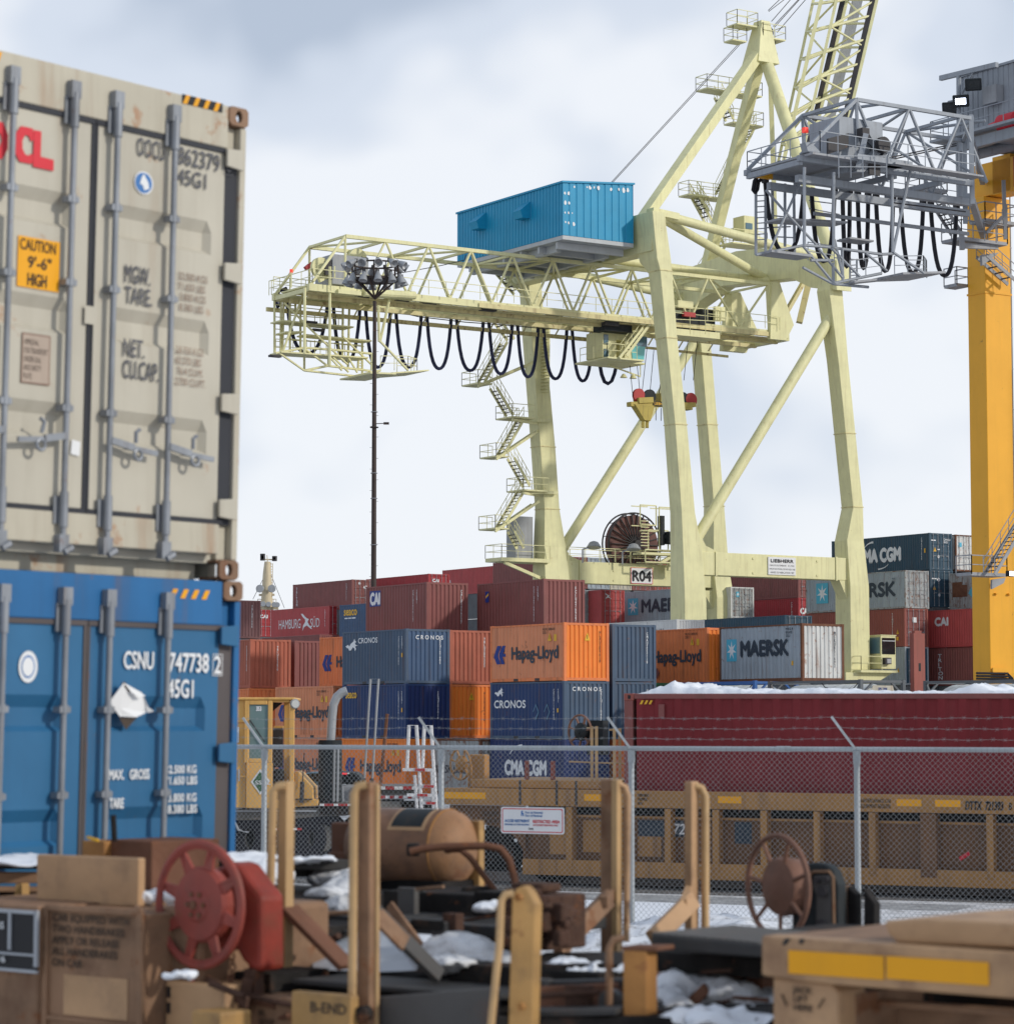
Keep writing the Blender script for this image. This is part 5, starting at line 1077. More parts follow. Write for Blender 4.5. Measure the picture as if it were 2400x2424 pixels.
# ------------------------------------------------------------------ second crane: grey bridge on orange legs
Q = thing('gantry_crane', 'orange legged crane with a dark grey lattice bridge, cut off by the right edge', 'crane', W(-34, -2.4, 0))
GM = 'crane_grey'; qn, qf = -46.0, -41.3
m = MB()
m.v = []
m = boxleg([(-34.7, -33.1, -3.5, -1.3, 0), (-34.7, -33.1, -3.5, -1.3, 36.2)]); m.build('leg', 'crane_orange', Q, bevel=.04)
boxleg([(-54, -52.5, -3.35, -1.5, 0), (-54, -52.5, -3.35, -1.5, 36.2)]).build('leg', 'crane_orange', Q, bevel=.04)
boxleg([(-34.7, -33.2, 12.6, 14.4, 0), (-34.7, -33.2, 12.6, 14.4, 36.2)]).build('leg', 'crane_orange', Q, bevel=.04)
boxleg([(-54, -52.5, 12.6, 14.4, 0), (-54, -52.5, 12.6, 14.4, 36.2)]).build('leg', 'crane_orange', Q, bevel=.04)
m = MB(); m.box(W(-34.5, -1.4, 14), UX * -1.1, VX * 14, Z3 * 1.7); m.box(W(-53.8, -1.4, 14), UX * -1.1, VX * 14, Z3 * 1.7); m.build('portal_beam', 'crane_orange', Q)
m = MB(); m.box(W(-54.2, -3.2, 36.25), UX * -21, VX * 1.5, Z3 * 2.1); m.build('cross_girder', 'crane_orange', Q)
m = MB(); m.box(W(-34.75, -3.55, 30.0), -UX * 1.7, VX * 2.3, Z3 * .12)
for z in (11.0,): m.cbox(W(-34.8, -3.0, z), .2, .25, .08, UX, VX); m.cbox(W(-34.8, -1.9, z), .2, .25, .08, UX, VX)
m.build('leg_flange', 'crane_orange', Q)
m = MB(); m.box(W(-34.78, -3.45, 6.0), UX * .1, VX * 1.3, Z3 * .35); m.path([W(-34.9, -2.6, 5.6), W(-34.9, -2.2, 5.3), W(-34.9, -2.1, 4.4)], .12, 8); m.build('cable_guard', 'crane_orange', Q)
for k in range(3):
    m = MB(); z = 6.0 - .17 * k; m.path([W(-34.95, -4.9, z), W(-34.95, -2.3 + .1 * k, z), W(-34.95, -1.9 + .05 * k, z - .3), W(-34.95, -1.75, z - 1.1), W(-34.95, -1.7, 3)], .075, 8); m.build('power_cable', 'black_rubber', Q, smooth=True)
# bridge trusses
qz, qt = 34.0, 37.6
qnodes = [-23.6 + 3.9 * k for k in range(3)]
for a in (qn, qf):
    m = MB(); be = -15.0 if a == qn else -11.2; m.beam(W(a, -27.8, qz - .2), W(a, be, qz - .2), .26, .32); m.beam(W(a, qnodes[0], qt), W(a, be, qt), .2, .2); m.beam(W(a, be, qz - 1.4), W(a, be, qt + .2), .22, .26)
    for i, b in enumerate(qnodes):
        m.tube(W(a, b, qt), W(a, b + 1.95, qz), .1, 6); 
        if i: m.tube(W(a, b - 1.95, qz), W(a, b, qt), .1, 6)
    m.beam(W(a, qnodes[0], qt), W(a, -27.6, qz), .18, .18); m.tube(W(a, qnodes[0], qt), W(a, qnodes[0] + .1, qz + 1), .1, 6)
    m.build('boom_truss', GM, Q)
m = MB()
for i, b in enumerate(qnodes):
    m.beam(W(qn, b, qt), W(qf, b, qt), .17, .17); m.tube(W(qn if i % 2 else qf, b, qt), W(qf if i % 2 else qn, b + 1.9, qt), .09, 6); m.tube(W(qn, b + 1.95, qz), W(qf, b, qt), .08, 6); m.tube(W(qf, b + 1.95, qz), W(qn, b, qt), .08, 6)
for k in range(4): m.beam(W(qn, -27.6 + 3.4 * k, qz - .4), W(qf, -27.6 + 3.4 * k, qz - .4), .25, .3)
m.beam(W(-44.9, -27, qz - 1.05), W(-44.9, -14.2, qz - 1.05), .35, .4); m.beam(W(-42.4, -27, qz - 1.05), W(-42.4, -12.0, qz - 1.05), .35, .4)
m.beam(W(-40.9, -22.5, qz - 1.9), W(-40.9, -10.6, qz - 1.9), .16, .2); m.beam(W(qn, -14.9, qt), W(qf, -11.3, qt), .2, .2); m.beam(W(-43.5, -12.8, qz - .3), W(-34.5, -3.4, qz - .3), .35, .4); m.beam(W(-43.5, -12.8, qt), W(-34.5, -3.4, qt - .5), .3, .3)
m.build('boom_bracing', GM, Q)
m = MB(); m.box(W(-46.9, -27.5, qz - .1), -UX * 5.9, VX * 6.5, Z3 * .12); m.box(W(-47.4, -22, qz - .1), -UX * 1.0, VX * 6.6, Z3 * .1); m.build('deck', 'steel_grey', Q)
m = MB(); rail(m, W(-47.4, -27.4, qz), W(-47.4, -16, qz), 1.1, 1.3); rail(m, W(-47.4, -27.4, qz), W(-41, -27.4, qz), 1.1, 1.3); rail(m, W(-41, -27.4, qz), W(-41, -11.5, qz), 1.1, 1.3); m.build('handrail', GM, Q)
# hoist machinery
m = MB(); m.cbox(pt('E', 330, 790, -44.6), 2.6, 3.2, 2.6, UX, VX); m.build('winch_housing', 'crane_grey', Q, bevel=.05)
m = MB(); m.prism([pt('E', 195, 730, -46.2), pt('E', 350, 690, -46.2), pt('E', 350, 800, -46.2), pt('E', 195, 850, -46.2)], -UX * .15); m.build('dark_panel', 'dark_steel', Q)
m = MB()
for pts_ in ([(480, 650), (520, 635), (640, 770), (600, 815), (520, 720)], [(620, 760), (650, 790), (540, 900), (470, 985), (400, 985), (520, 860)], [(640, 800), (675, 800), (600, 870), (560, 985), (640, 985)], [(20, 760), (60, 755), (130, 830), (130, 870), (40, 830)]): m.prism([pt('E', x, y, -46.6) for x, y in pts_], -UX * .5)
m.beam(pt('E', 480, 700, -46.8), pt('E', 420, 960, -46.8), .3, .3)
m.build('hoist_frame', 'crane_grey', Q)
m = MB(); m.disc(pt('E', 610, 780, -46.9), UX, .45, .3, 18); m.cbox(pt('E', 460, 690, -46.5), .5, .5, .5, UX, VX); m.cbox(pt('E', 545, 950, -46.65), .1, .8, .9, UX, VX); m.build('sheave', 'dark_steel', Q)
m = MB(); m.box(W(-47.2, -24.6, qz - .1), -UX * -.05, VX * 4, Z3 * .3); m.tube(pt('E', 18, 665, -44), pt('E', 18, 920, -44), .05, 4)
rail(m, pt('E', 275, 1030, -48), pt('E', 640, 1030, -48), 1.2, .9); m.build('hoist_platform', 'crane_grey', Q)
m = MB(); m.cbox(pt('E', 18, 668, -44), .25, .25, .3, UX, VX); m.build('beacon', 'red_beacon', Q)
m = MB(); m.cbox(pt('D', 800, 1590, -41.3), .3, 1.0, .3, UX, VX); m.build('orange_bracket', 'crane_orange', Q)
m = MB(); m.beam(pt('D', 905, 1510, -41.3), pt('D', 945, 1470, -41.3), .28); m.build('stay_sleeve', 'dark_steel', Q)
# access cage under the bridge tip
m = MB(); fa, na = -40.6, -46.4
c_ = ('C',)
for xy in ((1297, 190, 1297, 775), (1385, 130, 1385, 770), (1445, 130, 1450, 480), (1560, 130, 1560, 700), (1640, 150, 1648, 780)): line(m, 'C', fa, .085, *xy)
for xy in ((1735, 20, 1735, 700),): line(m, 'C', na, .09, *xy)
for xy in ((12, 950, 12, 1550), (235, 990, 235, 1560), (680, 1010, 685, 1600), (825, 950, 690, 1590), (690, 1600, 920, 1755)): line(m, 'E', na, .09, *xy)
for xy in ((1730, 50, 1420, 745), (1390, 190, 1560, 385, 1850, 690), (1300, 775, 1730, 690)): line(m, 'C', -43, .08, *xy)
for xy in ((5, 1545, 200, 1560, 600, 1615, 690, 1610), (5, 1555, 235, 1835, 600, 1760), (0, 1715, 230, 1840, 500, 1865), (120, 1570, 300, 1790), (210, 1560, 440, 1790), (60, 1660, 230, 1660), (240, 1500, 310, 1800), (230, 1680, 235, 1840), (300, 1570, 305, 1820), (480, 1605, 640, 1740)): line(m, 'E', -43.5, .085, *xy)
for k in range(9): line(m, 'C', fa, .032, 1300, 240 + 50 * k, 1380, 235 + 50 * k)
for xy in ((1450, 460, 1640, 470), (1450, 420, 1640, 440), (1390, 530, 1610, 520), (1440, 610, 1640, 620)): line(m, 'C', fa, .04, *xy)
for xy in ((50, 1265, 280, 1310), (50, 1205, 250, 1230), (280, 1500, 490, 1530), (240, 1640, 500, 1665)): line(m, 'E', fa, .035, *xy)
for k in range(5): line(m, 'E', fa, .035, 360, 1700 + 26 * k, 410, 1695 + 26 * k)
line(m, 'E', fa, .06, 360, 1640, 360, 1830); line(m, 'E', fa, .06, 412, 1650, 412, 1820)
m.build('access_cage', GM, Q)
m = MB(); bline(m, 'C', -41.5, 1.4, .12, 1445, 465, 1900, 490); bline(m, 'E', -41.5, 1.4, .12, 0, 1365, 280, 1385); bline(m, 'E', -44.5, 3.2, .12, 620, 1790, 945, 1780); bline(m, 'E', -43.5, 1.2, .12, 340, 1835, 770, 1790); bline(m, 'C', -43, 1.4, .14, 1370, 755, 1740, 800); bline(m, 'E', -41.5, 1.2, .1, 310, 1500, 490, 1525); m.build('platform', 'steel_grey', Q)
m = MB(); rail(m, pt('E', 700, 1770, -46), pt('E', 920, 1765, -46)); rail(m, pt('E', 800, 1795, -43), pt('E', 945, 1795, -43)); rail(m, pt('E', 945, 1795, -43), pt('E', 920, 1765, -46)); rail(m, pt('E', 360, 1800, -42), pt('E', 600, 1770, -42)); rail(m, pt('E', 40, 1660, -41), pt('E', 240, 1690, -41)); m.build('handrail', GM, Q)
# festoon
tp = [pt('C', 1345, 120, -40.6), pt('C', 1765, 210, -40.6)] + [pt('E', x, y, -40.6) for x, y in ((272, 1150), (388, 1168), (528, 1190), (717, 1215), (946, 1245), (1200, 1275))]
bt = [pt('C', 1560, 758, -40.6), pt('E', 160, 1668, -40.6)] + [pt('E', x, y, -40.6) for x, y in ((325, 1708), (452, 1720), (618, 1742), (820, 1755), (1085, 1778))]
festoon(Q, tp, bt, .3, .13, 'black_rubber')
m = MB(); m.path([pt('C', 1450, 20, -40.6), pt('C', 1320, 50, -40.6), pt('C', 1285, 110, -40.6), pt('C', 1272, 190, -40.6), pt('C', 1290, 215, -40.6), pt('C', 1310, 180, -40.6), pt('C', 1320, 110, -40.6), pt('C', 1345, 95, -40.6)], .12, 8); m.build('festoon_cable', 'black_rubber', Q, smooth=True)
m = MB()
for x, y in ((1000, 870), (1470, 60)): pass
for xy in ((650, 880, 1170, 770), (660, 895, 1170, 785), (680, 1220, 1240, 1290)): line(m, 'E', -44, .04, *xy)
m.build('wire_rope', 'dark_steel', Q)
# grey machinery house
hb0, hz0_, hz1_ = -6.9, 38.9, 43.0
H0 = ribwall(W(-36.2, hb0, 0), W(-56, hb0, 0), hz0_, hz0_, hz1_, hz1_, -VX, .45).build('machinery_house', 'crane_grey', Q)
ribwall(W(-36.2, hb0 + 6.5, 0), W(-36.2, hb0, 0), hz0_, hz0_, hz1_ + .5, hz1_, -UX, .45).build('house_wall', 'crane_grey', H0); ribwall(W(-56, hb0, 0), W(-56, hb0 + 6.5, 0), hz0_, hz0_, hz1_, hz1_ + .5, UX, .45).build('house_wall', 'crane_grey', H0); ribwall(W(-56, hb0 + 6.5, 0), W(-36.2, hb0 + 6.5, 0), hz0_, hz0_, hz1_ + .5, hz1_ + .5, VX, .45).build('house_wall', 'crane_grey', H0)
m = MB(); m.prism([W(-36.1, hb0 - .1, hz1_), W(-36.1, hb0 + 6.6, hz1_ + .5), W(-36.1, hb0 + 6.6, hz1_ + .65), W(-36.1, hb0 - .1, hz1_ + .15)], UX * 20); m.build('house_roof', 'crane_grey', H0)
m = MB(); m.box(W(-35.9, hb0 - 2.2, hz0_ - .2), UX * 20, VX * 9, Z3 * .16); m.box(W(-36.5, hb0 - 1.6, hz0_ - 1.0), UX * 16, VX * .3, Z3 * .65); m.build('house_floor', GM, H0)
m = MB(); rail(m, W(-35.9, hb0 - 2.1, hz0_), W(-52, hb0 - 2.1, hz0_), 1.15, 1.6); rail(m, W(-35.9, hb0 - 2.1, hz0_), W(-35.9, hb0, hz0_), 1.15, 1); m.build('handrail', GM, H0)
m = MB(); c = VPl(1900 + 1450 * .31056, 100 + 400 * .31056, hb0 - .3); m.cbox(c, 1.2, .6, 1.1, UX, VX); m.build('vent_hood', 'steel_grey', H0)
m = MB(); c = VPl(1900 + 1575 * .31056, 100 + 605 * .31056, hb0 - 1.2); m.lathe(c, UX, [(-.9, .2), (-.7, .55), (.7, .55), (.9, .2)], 16); m.lathe(c - UX * 1.3, UX, [(-.4, .2), (.4, .3)], 12); m.build('red_motor', 'ink_red', Q, smooth=True)
m = MB(); m.box(W(-37.5, -3.6, 36.3), UX * 10, VX * 2, Z3 * 1.9); m.build('red_drive_housing', 'red_mark', Q)
m = MB(); m.box(W(-35.2, -3.2, 36.2), UX * 1.6, VX * 1.4, Z3 * 2.4); m.build('bracket', 'crane_orange', Q)
m = MB(); m.tube(pt('E', 1320, 855, -38), pt('E', 1640, 775, -38), .33, 14); m.build('tie_tube', 'crane_grey', Q, smooth=True)
# lamp post, lamps
def vp(x, y, b=-8.3): return VPl(1900 + x * .31056, 100 + y * .31056, b)
m = MB(); pa = -37.2; m.tube(vp(1188, 240), vp(1190, 780), .15, 8); m.beam(vp(1050, 272), vp(1480, 168), .25, .3); m.tube(vp(1300, 225), vp(1215, 385), .07, 6); m.path([vp(1100, 475), vp(1110, 450), vp(1190, 435)], .06, 6)
m.build('lamp_post', GM, Q)
m = MB(); m.beam(vp(1190, 740), vp(1200, 1180), .4, .4); m.build('post_foot', GM, Q)
for x, y, lit in ((1300, 320, 0), (1205, 445, 1), (1125, 500, 0)):
    c = vp(x, y, -8.6); fx = V((-.25, -.9, -.35)).normalized(); fy = fx.cross(Z3).normalized(); fz = fy.cross(fx); m = MB(); m.cbox(c, .25, 1.0, .75, fx, fy, fz); fl_ = m.build('floodlight', 'gear_black', Q, bevel=.06)
    m = MB(); m.cbox(c + fx * .14, .03, .62 if lit else .8, .36 if lit else .55, fx, fy, fz); m.build('lens', 'flood_light' if lit else 'dark_glass', fl_)
# stairs and platforms on the leg
def zz_(mt, md, z1_, a1, z2_, a2, a): stair(mt, md, pt(z1_, a1[0], a1[1], a), pt(z2_, a2[0], a2[1], a), -UX * .9)
for A_, B_, a in (((1000, 1120), (1210, 1450), -36.8),):
    mt, md = MB(), MB(); zz_(mt, md, 'E', A_, 'E', B_, a); o = mt.build('stairway', 'steel_grey', Q); md.build('treads', 'dark_steel', o)
mt, md = MB(), MB(); stair(mt, md, pt('J', 1640, 620, -36.5), pt('J', 1940, 130, -36.5), UX * .95); o = mt.build('stairway', 'steel_grey', Q); md.build('treads', 'dark_steel', o)
mt, md = MB(), MB(); stair(mt, md, pt('E', 1400, 1620, -36.0), pt('E', 1640, 1830, -36.0), -UX * .9); o = mt.build('stairway', 'steel_grey', Q); md.build('treads', 'dark_steel', o)
m = MB()
def platf(z_, x0, x1, y, a, w_, h=1.15):
    p, q2 = pt(z_, x0, y, a), pt(z_, x1, y, a); q2.z = p.z; m.beam(p - UX * w_ / 2, q2 - UX * w_ / 2, w_, .2); rail(m, p, q2, h, 1.0, .045); rail(m, p, p - UX * w_, h, 1.0, .045); rail(m, q2, q2 - UX * w_, h, 1, .045)
platf('J', 1530, 1850, 605, -36.6, 1.4); platf('E', 890, 1100, 1110, -37.2, 1.3); platf('E', 1210, 1560, 1490, -37.0, 1.8); platf('E', 1390, 1640, 1350, -36.6, 1.4); platf('E', 1175, 1260, 1845, -33.0, 1.2)
m.prism([pt('E', 1365, 1620, -36), pt('E', 1500, 1600, -36), pt('E', 1370, 1700, -36)], -UX * .2); m.beam(pt('E', 1210, 1550, -36.6), pt('E', 1480, 1560, -36.6), .25, .3); m.beam(pt('E', 1210, 1450, -37), pt('E', 1215, 1580, -37), .3)
m.beam(pt('E', 1400, 1450, -37.2), pt('E', 1520, 1330, -37.2), .16); m.beam(pt('E', 1530, 1050, -37), pt('E', 1545, 1500, -37), .22)
m.prism([pt('J', 1715, 660, -35.5), pt('J', 1840, 640, -35.5), pt('J', 1820, 690, -35.5), pt('J', 1715, 745, -35.5)], -UX * .15); m.build('platform', 'steel_grey', Q)
m = MB()
for k in range(14): c = W(-34.0, -1.0, 2 + k * 2.6); m.cbox(c, .5, .5, .08, UX, VX); m.tube(c, c + Z3 * 2.6, .05, 4); m.tube(c + VX * .4, c + VX * .4 + Z3 * 2.6, .05, 4)
m.build('cage_ladder', 'steel_grey', Q)
m = MB(); c = pt('J', 1880, 605, -37.3); m.cbox(c, .3, .5, .35, UX, VX); fl_ = m.build('floodlight', 'gear_black', Q); m = MB(); m.cbox(c + UX * .17, .03, .42, .26, UX, VX); m.build('lens', 'flood_light', fl_)

# ------------------------------------------------------------------ high mast floodlight
FY = 150.0
ft = P(887, 712, FY); T = thing('floodlight_mast', 'dark tall floodlight pole with a crown of many bell lamps', 'light pole', (ft.x, FY, -.47))
m = MB(); m.path([V((ft.x, FY, -.47)), V((ft.x, FY, 10)), ft], .165 * 1.2, 10, .105); m.build('pole', 'dark_bronze', T, smooth=True)
m = MB()
for k in range(40):
    z = 5 + k * .6; s_ = 1 if k % 2 else -1; m.tube(V((ft.x, FY, z)), V((ft.x + s_ * .24, FY - .1, z)), .012, 4)
m.build('climbing_pegs', 'dark_bronze', T)
pc = P(888, 663, FY); Rr = 1.28
m = MB(); m.disc(pc, Z3, Rr * 1.02, .1, 32); m.ring(pc + Z3 * .9, Z3, Rr * 1.02, .05, 32); m.ring(pc + Z3 * .45, Z3, Rr, .03, 32)
for k in range(12):
    an = math.pi / 6 * k; d = V((math.cos(an), math.sin(an), 0)); m.tube(pc + d * Rr, pc + d * Rr + Z3 * .95, .04 if k % 3 else .07, 4)
for k in range(6):
    an = math.pi / 3 * k + .3; d = V((math.cos(an), math.sin(an), 0)); m.tube(pc + d * Rr * .9, pc - Z3 * 1.05, .06, 5)
m.build('lamp_ring', 'dark_bronze', T)
proto = []
for k in range(24):
    an = 2 * math.pi * (k // 2) / 12 + .15; up_ = k % 2 == 0
    d = V((math.cos(an), math.sin(an), 0)); c = pc + d * (Rr * 1.22) + Z3 * (.85 if up_ else .0)
    ax_ = (d * (.75 if up_ else .25) - Z3 * (.45 if up_ else .9)).normalized()
    m = MB(); m.lathe(c, ax_, [(-.28, .09), (-.12, .12), (-.05, .16), (.28, .25), (.30, .22), (.1, .1)], 12); m.beam(pc + d * Rr + Z3 * (.9 if up_ else 0), c, .05); L_ = m.build('floodlight', 'lamp_grey', T, smooth=True)
    m = MB(); m.cbox(c - ax_ * .3, .17, .17, .14); m.build('ballast_box', 'dark_steel', L_)
m = MB(); c = P(900, 1003, FY); m.tube(V((ft.x, FY, c.z)), c + V((.2, -.2, 0)), .03, 4); m.cbox(c + V((.35, -.2, 0)), .3, .2, .12); m.ring(V((ft.x, FY, c.z - .2)), Z3, .22, .03, 14); m.build('camera_bracket', 'dark_bronze', T)
m = MB()
for y in (975, 1120, 1180, 1290): m.ring(V((ft.x, FY, P(887, y, FY).z)), Z3, .19, .018, 14)
m.build('bands', 'steel_grey', T)

# ------------------------------------------------------------------ loaded well car behind the fence
WT, WB = 'well_tan', 'well_brown'
def sx_(px, d=0):                    # distance along the track where the plane d metres behind the near side meets a pixel column
    k = (px - 1200) / F; p = O2 + N2 * d; return (k * p.y - p.x) / (T2.x - k * T2.y)
WC = thing('well_car', 'long brown well car loaded with a wine red container, behind the chain link fence', 'railcar', O2)
s0, s1 = sx_(1052), 24.0
def wbox(m, a, b, d0, d1, z0, z1): m.box(W2(a, d0, z0), T2 * (b - a), N2 * (d1 - d0), Z3 * (z1 - z0))
m = MB(); wbox(m, s0, s1, -.0, .16, 1.31, 1.59); wbox(m, s0, s1, 2.54, 2.7, 1.31, 1.59); m.build('top_sill', WT, WC, bevel=.01)
m = MB(); wbox(m, sx_(1110), sx_(1432), .1, 2.6, 1.6, 1.74); wbox(m, sx_(1050), sx_(1135), .2, 2.5, 1.5, 1.58); m.build('end_deck', WT, WC, bevel=.01)
m = MB(); wbox(m, sx_(1235), s1, .02, .14, .16, .42); wbox(m, sx_(1235), s1, .14, 2.6, .2, .3); m.build('bottom_sill', WT, WC)
m = MB(); wbox(m, sx_(1225), s1, .22, .26, .42, 1.17); m.build('side_sheet', WB, WC)
m = MB(); wbox(m, sx_(1235), s1, .27, .30, 1.17, 1.31); m.build('shade_strip', 'grime_shade', WC)  # dark strip painted in for the shaded gap under the sill
m = MB(); wbox(m, sx_(1235), s1, .17, .21, 1.13, 1.165); m.build('inner_rail', WT, WC)
m = MB()
for a in (0, ): pass
pr = [W2(s0 + .05, .12, 1.3), W2(sx_(1235), .12, 1.3), W2(sx_(1235), .12, .3)]
for i in range(9):
    an = math.radians(10 + 80 * i / 8); c = sx_(1150); pr.append(W2(c + .95 * math.cos(an) * .75, .12, .25 + .95 * math.sin(an) * .75))
pr += [W2(s0 + .05, .12, 1.05)]
m.prism(pr, N2 * .05); m.build('end_skirt', WB, WC)
for px in (1345, 1462, 1577, 1690, 1803, 1928, 2058, 2335): 
    m = MB(); a = sx_(px); wbox(m, a - .055, a + .055, .01, .22, .3, 1.3); m.build('rib', WT, WC)
m = MB(); a = sx_(2190); wbox(m, a - .13, a + .13, .012, .22, .3, 1.3); m.build('rib', 'well_brown', WC)
for k in range(5):
    a = sx_(2450) + k * 1.1; m = MB(); wbox(m, a - .055, a + .055, .01, .22, .3, 1.3); m.build('rib', WT, WC)
for px0, px1 in ((1053, 1150), (1382, 1432), (1697, 1752), (2117, 2176), (2208, 2268)):
    a, b = sx_(px0), sx_(px1); m = MB(); wbox(m, a, b, -.006, -.002, 1.41, 1.52); m.build('reflective_strip', 'yellow_tape', WC)
for px in (1231, 1317, 1363): m = MB(); a = sx_(px); wbox(m, a - .02, a + .02, -.01, .0, 1.33, 1.74); m.build('joint', 'dark_steel', WC)
def wtext(s, px0, px1, z, h, mat, d=-.008, bold=.01, shear=0):
    a, b = sx_(px0, d), sx_(px1, d); text(WC, s, W2(a, d, z), T2, Z3, b - a, h, mat, bold, shear=shear)
wtext('DTTX  721393', 2279, 2368, 1.37, .135, 'ink_black', bold=.03, shear=.15); wtext('B', 2381, 2388, 1.38, .11, 'ink_black', shear=.15)
wtext('NON-INTERCHANGE CAR\nSEE EQUIPMENT REGISTER', 2019, 2104, 1.36, .16, 'ink_dark_tan'); wtext('72', 1592, 1618, .88, .17, 'ink_white', .205, .02, .2)
wtext('REPORTING MARK DATA\nLOAD LIMIT PER WELL\nUNIT A B C', 1508, 1534, 1.36, .18, 'ink_dark_tan')
m = MB(); wbox(m, sx_(1586), sx_(1618), .2, .205, 1.36, 1.54)
m = MB(); a, b = sx_(1508, .2), sx_(1620, .2); wbox(m, a, b, .21, .2155, .84, 1.1); wbox(m, sx_(1735, .2), sx_(1775, .2), .21, .2155, .75, 1.1); m.build('dark_patch', 'ink_slate', WC)
m = MB(); wbox(m, sx_(1378, .2), sx_(1430, .2), .21, .2155, .55, 1.08); wbox(m, sx_(1507, .2), sx_(1562, .2), .21, .2155, .5, .83); wbox(m, sx_(1300, .2), sx_(1338, .2), .21, .2155, .5, 1.0); m.build('fresh_paint_patch', WT, WC)
m = MB(); a = sx_(2262, .2); m.prism([W2(a, .208, .62), W2(a + .16, .208, .72), W2(a + .18, .208, .66), W2(a + .02, .208, .56)], N2 * .004); m.build('orange_tag', 'ink_red', WC)
m = MB(); a = sx_(1213, .2); m.disc(W2(sx_(1214), .11, .72), N2, .03, .02, 10); m.build('plate', 'ink_white', WC)
wtext('CAR EQUIPPED\nTO LOAD 48 FT', 1140, 1183, 1.0, .2, 'ink_dark_tan', .1)
# truck under the end, brake wheel, grab rails on the end deck
m = MB(); bs = sx_(1170)
for ds in (-.85, .85): 
    for d in (.55, 2.1): m.disc(W2(bs + ds, d, .46), N2, .46, .13, 28)
whl = m.build('wheels', 'grime_shade', WC)
m = MB(); wbox(m, bs - 1.2, bs + 1.2, .3, .45, .4, .75); wbox(m, bs - .3, bs + .3, .3, 2.4, .45, .95); m.build('truck_frame', 'grime_shade', WC)
def brake(parent, c, nrm, R, matw, mathub, matbox, housing=None, spokes=7, rr=.02):
    nrm = V(nrm).normalized(); a = nrm.cross(Z3).normalized(); b = a.cross(nrm)
    m = MB(); m.ring(c, nrm, R, rr, 40, 8)
    for k in range(spokes):
        an = 2 * math.pi * (k + .3) / spokes; d = a * math.cos(an) + b * math.sin(an); m.beam(c + d * R * .45 - nrm * .03, c + d * R, rr * 1.3, rr * 1.6, up=nrm)
    wh = m.build('hand_wheel', matw, parent, smooth=True)
    m = MB(); m.lathe(c, nrm, [(-.05, R * .56), (-.01, R * .54), (.02, R * .42), (.035, R * .16), (.05, R * .12)], 24); m.build('hub', mathub, wh, smooth=True); return wh
hc = W2(sx_(1090, 1.0), 1.0, 1.98); brake(WC, hc, T2 * -.4 - N2 * .9, .27, WT, WT, WT)
m = MB(); m.cbox(hc + T2 * .3 + N2 * .15 - Z3 * .08, .3, .2, .5, T2, N2); m.path([W2(sx_(1110, .3), .3, 1.55), W2(sx_(1110, .3), .3, 1.98), W2(sx_(1116, .3), .3, 1.98), W2(sx_(1116, .3), .3, 1.55)], .02, 6); m.build('brake_housing', WT, WC, bevel=.02)
hc = W2(sx_(1372, 1.6), 1.6, 2.55); brake(WC, hc, T2 * -.4 - N2 * .9, .29, 'brown_wheel', 'gear_black', WT)
m = MB(); m.cbox(hc + T2 * .25 + N2 * .2 - Z3 * .1, .3, .25, .6, T2, N2); m.build('brake_housing', 'gear_black', WC)
for px, d, zt_ in ((1400, .4, 2.65), (1411, .4, 2.65), (1453, .4, 2.62), (1466, .5, 2.62)):
    m = MB(); a = sx_(px, d); m.beam(W2(a, d, 1.6), W2(a, d, zt_), .05); m.tube(W2(a, d, zt_ - .03), W2(a - .09, d, zt_ - .03), .015, 5); m.build('grab_post', 'post_tan', WC)
m = MB(); m.tube(W2(sx_(1318), .5, 2.05), W2(sx_(1480), .5, 2.02), .015, 5); m.build('release_rod', 'post_tan', WC)
for px in (1247, 1308): m = MB(); a = sx_(px, .4); m.beam(W2(a, .4, 1.74), W2(a, .4, 2.06), .08); m.build('corner_stop', 'brown_red', WC, bevel=.01)
m = MB(); wbox(m, s0 - .9, s0, 1.1, 1.6, .7, 1.0); m.build('coupler', 'grime_shade', WC)
m = MB()
for d in (.9, ): pass
for cs in (12.6, 21.5):
    for d in (.55, 2.1): m.disc(W2(cs, d, .46), N2, .46, .13, 24)
m.build('wheels', 'grime_shade', WC)

# wine red container standing in the well
RC = thing('shipping_container', 'wine red container with snow heaped on top, standing in the well car', 'container', W2(-.2, .32, .31))
RL, RH, RW = 12.19, 2.89, 2.438
R0 = W2(-.2, .32, .31)
def R(x, y, z): return R0 + T2 * x + N2 * y + Z3 * z
m = MB(); st = [(.22, 0)]; n = 34; per = (RL - .44) / n
for i in range(n):
    b = .22 + per * i
    st += [(b + per * .28, 0), (b + per * .44, .036), (b + per * .84, .036), (b + per, 0)]
for x, d in st: m.v += [R(x, .012 + d, .16), R(x, .012 + d, RH - .09)]
for i in range(len(st) - 1): m.f.append((2 * i, 2 * i + 2, 2 * i + 3, 2 * i + 1))
m.build('side_wall', 'wine_red', RC)
m = MB(); m.box(R(.1, RW - .05, .1), T2 * (RL - .2), N2 * .04, Z3 * (RH - .2)); m.box(R(.05, .1, .1), T2 * .05, N2 * (RW - .2), Z3 * (RH - .2)); m.box(R(RL - .1, .1, .1), T2 * .05, N2 * (RW - .2), Z3 * (RH - .2)); m.box(R(.1, .05, RH - .06), T2 * (RL - .2), N2 * (RW - .1), Z3 * .04); m.box(R(.1, .05, .08), T2 * (RL - .2), N2 * (RW - .1), Z3 * .06); m.build('far_walls', 'wine_red', RC)
m = MB()
for x in (0, RL - .16):
    for y in (0, RW - .16): m.box(R(x, y, .118), T2 * .16, N2 * .16, Z3 * (RH - .236))
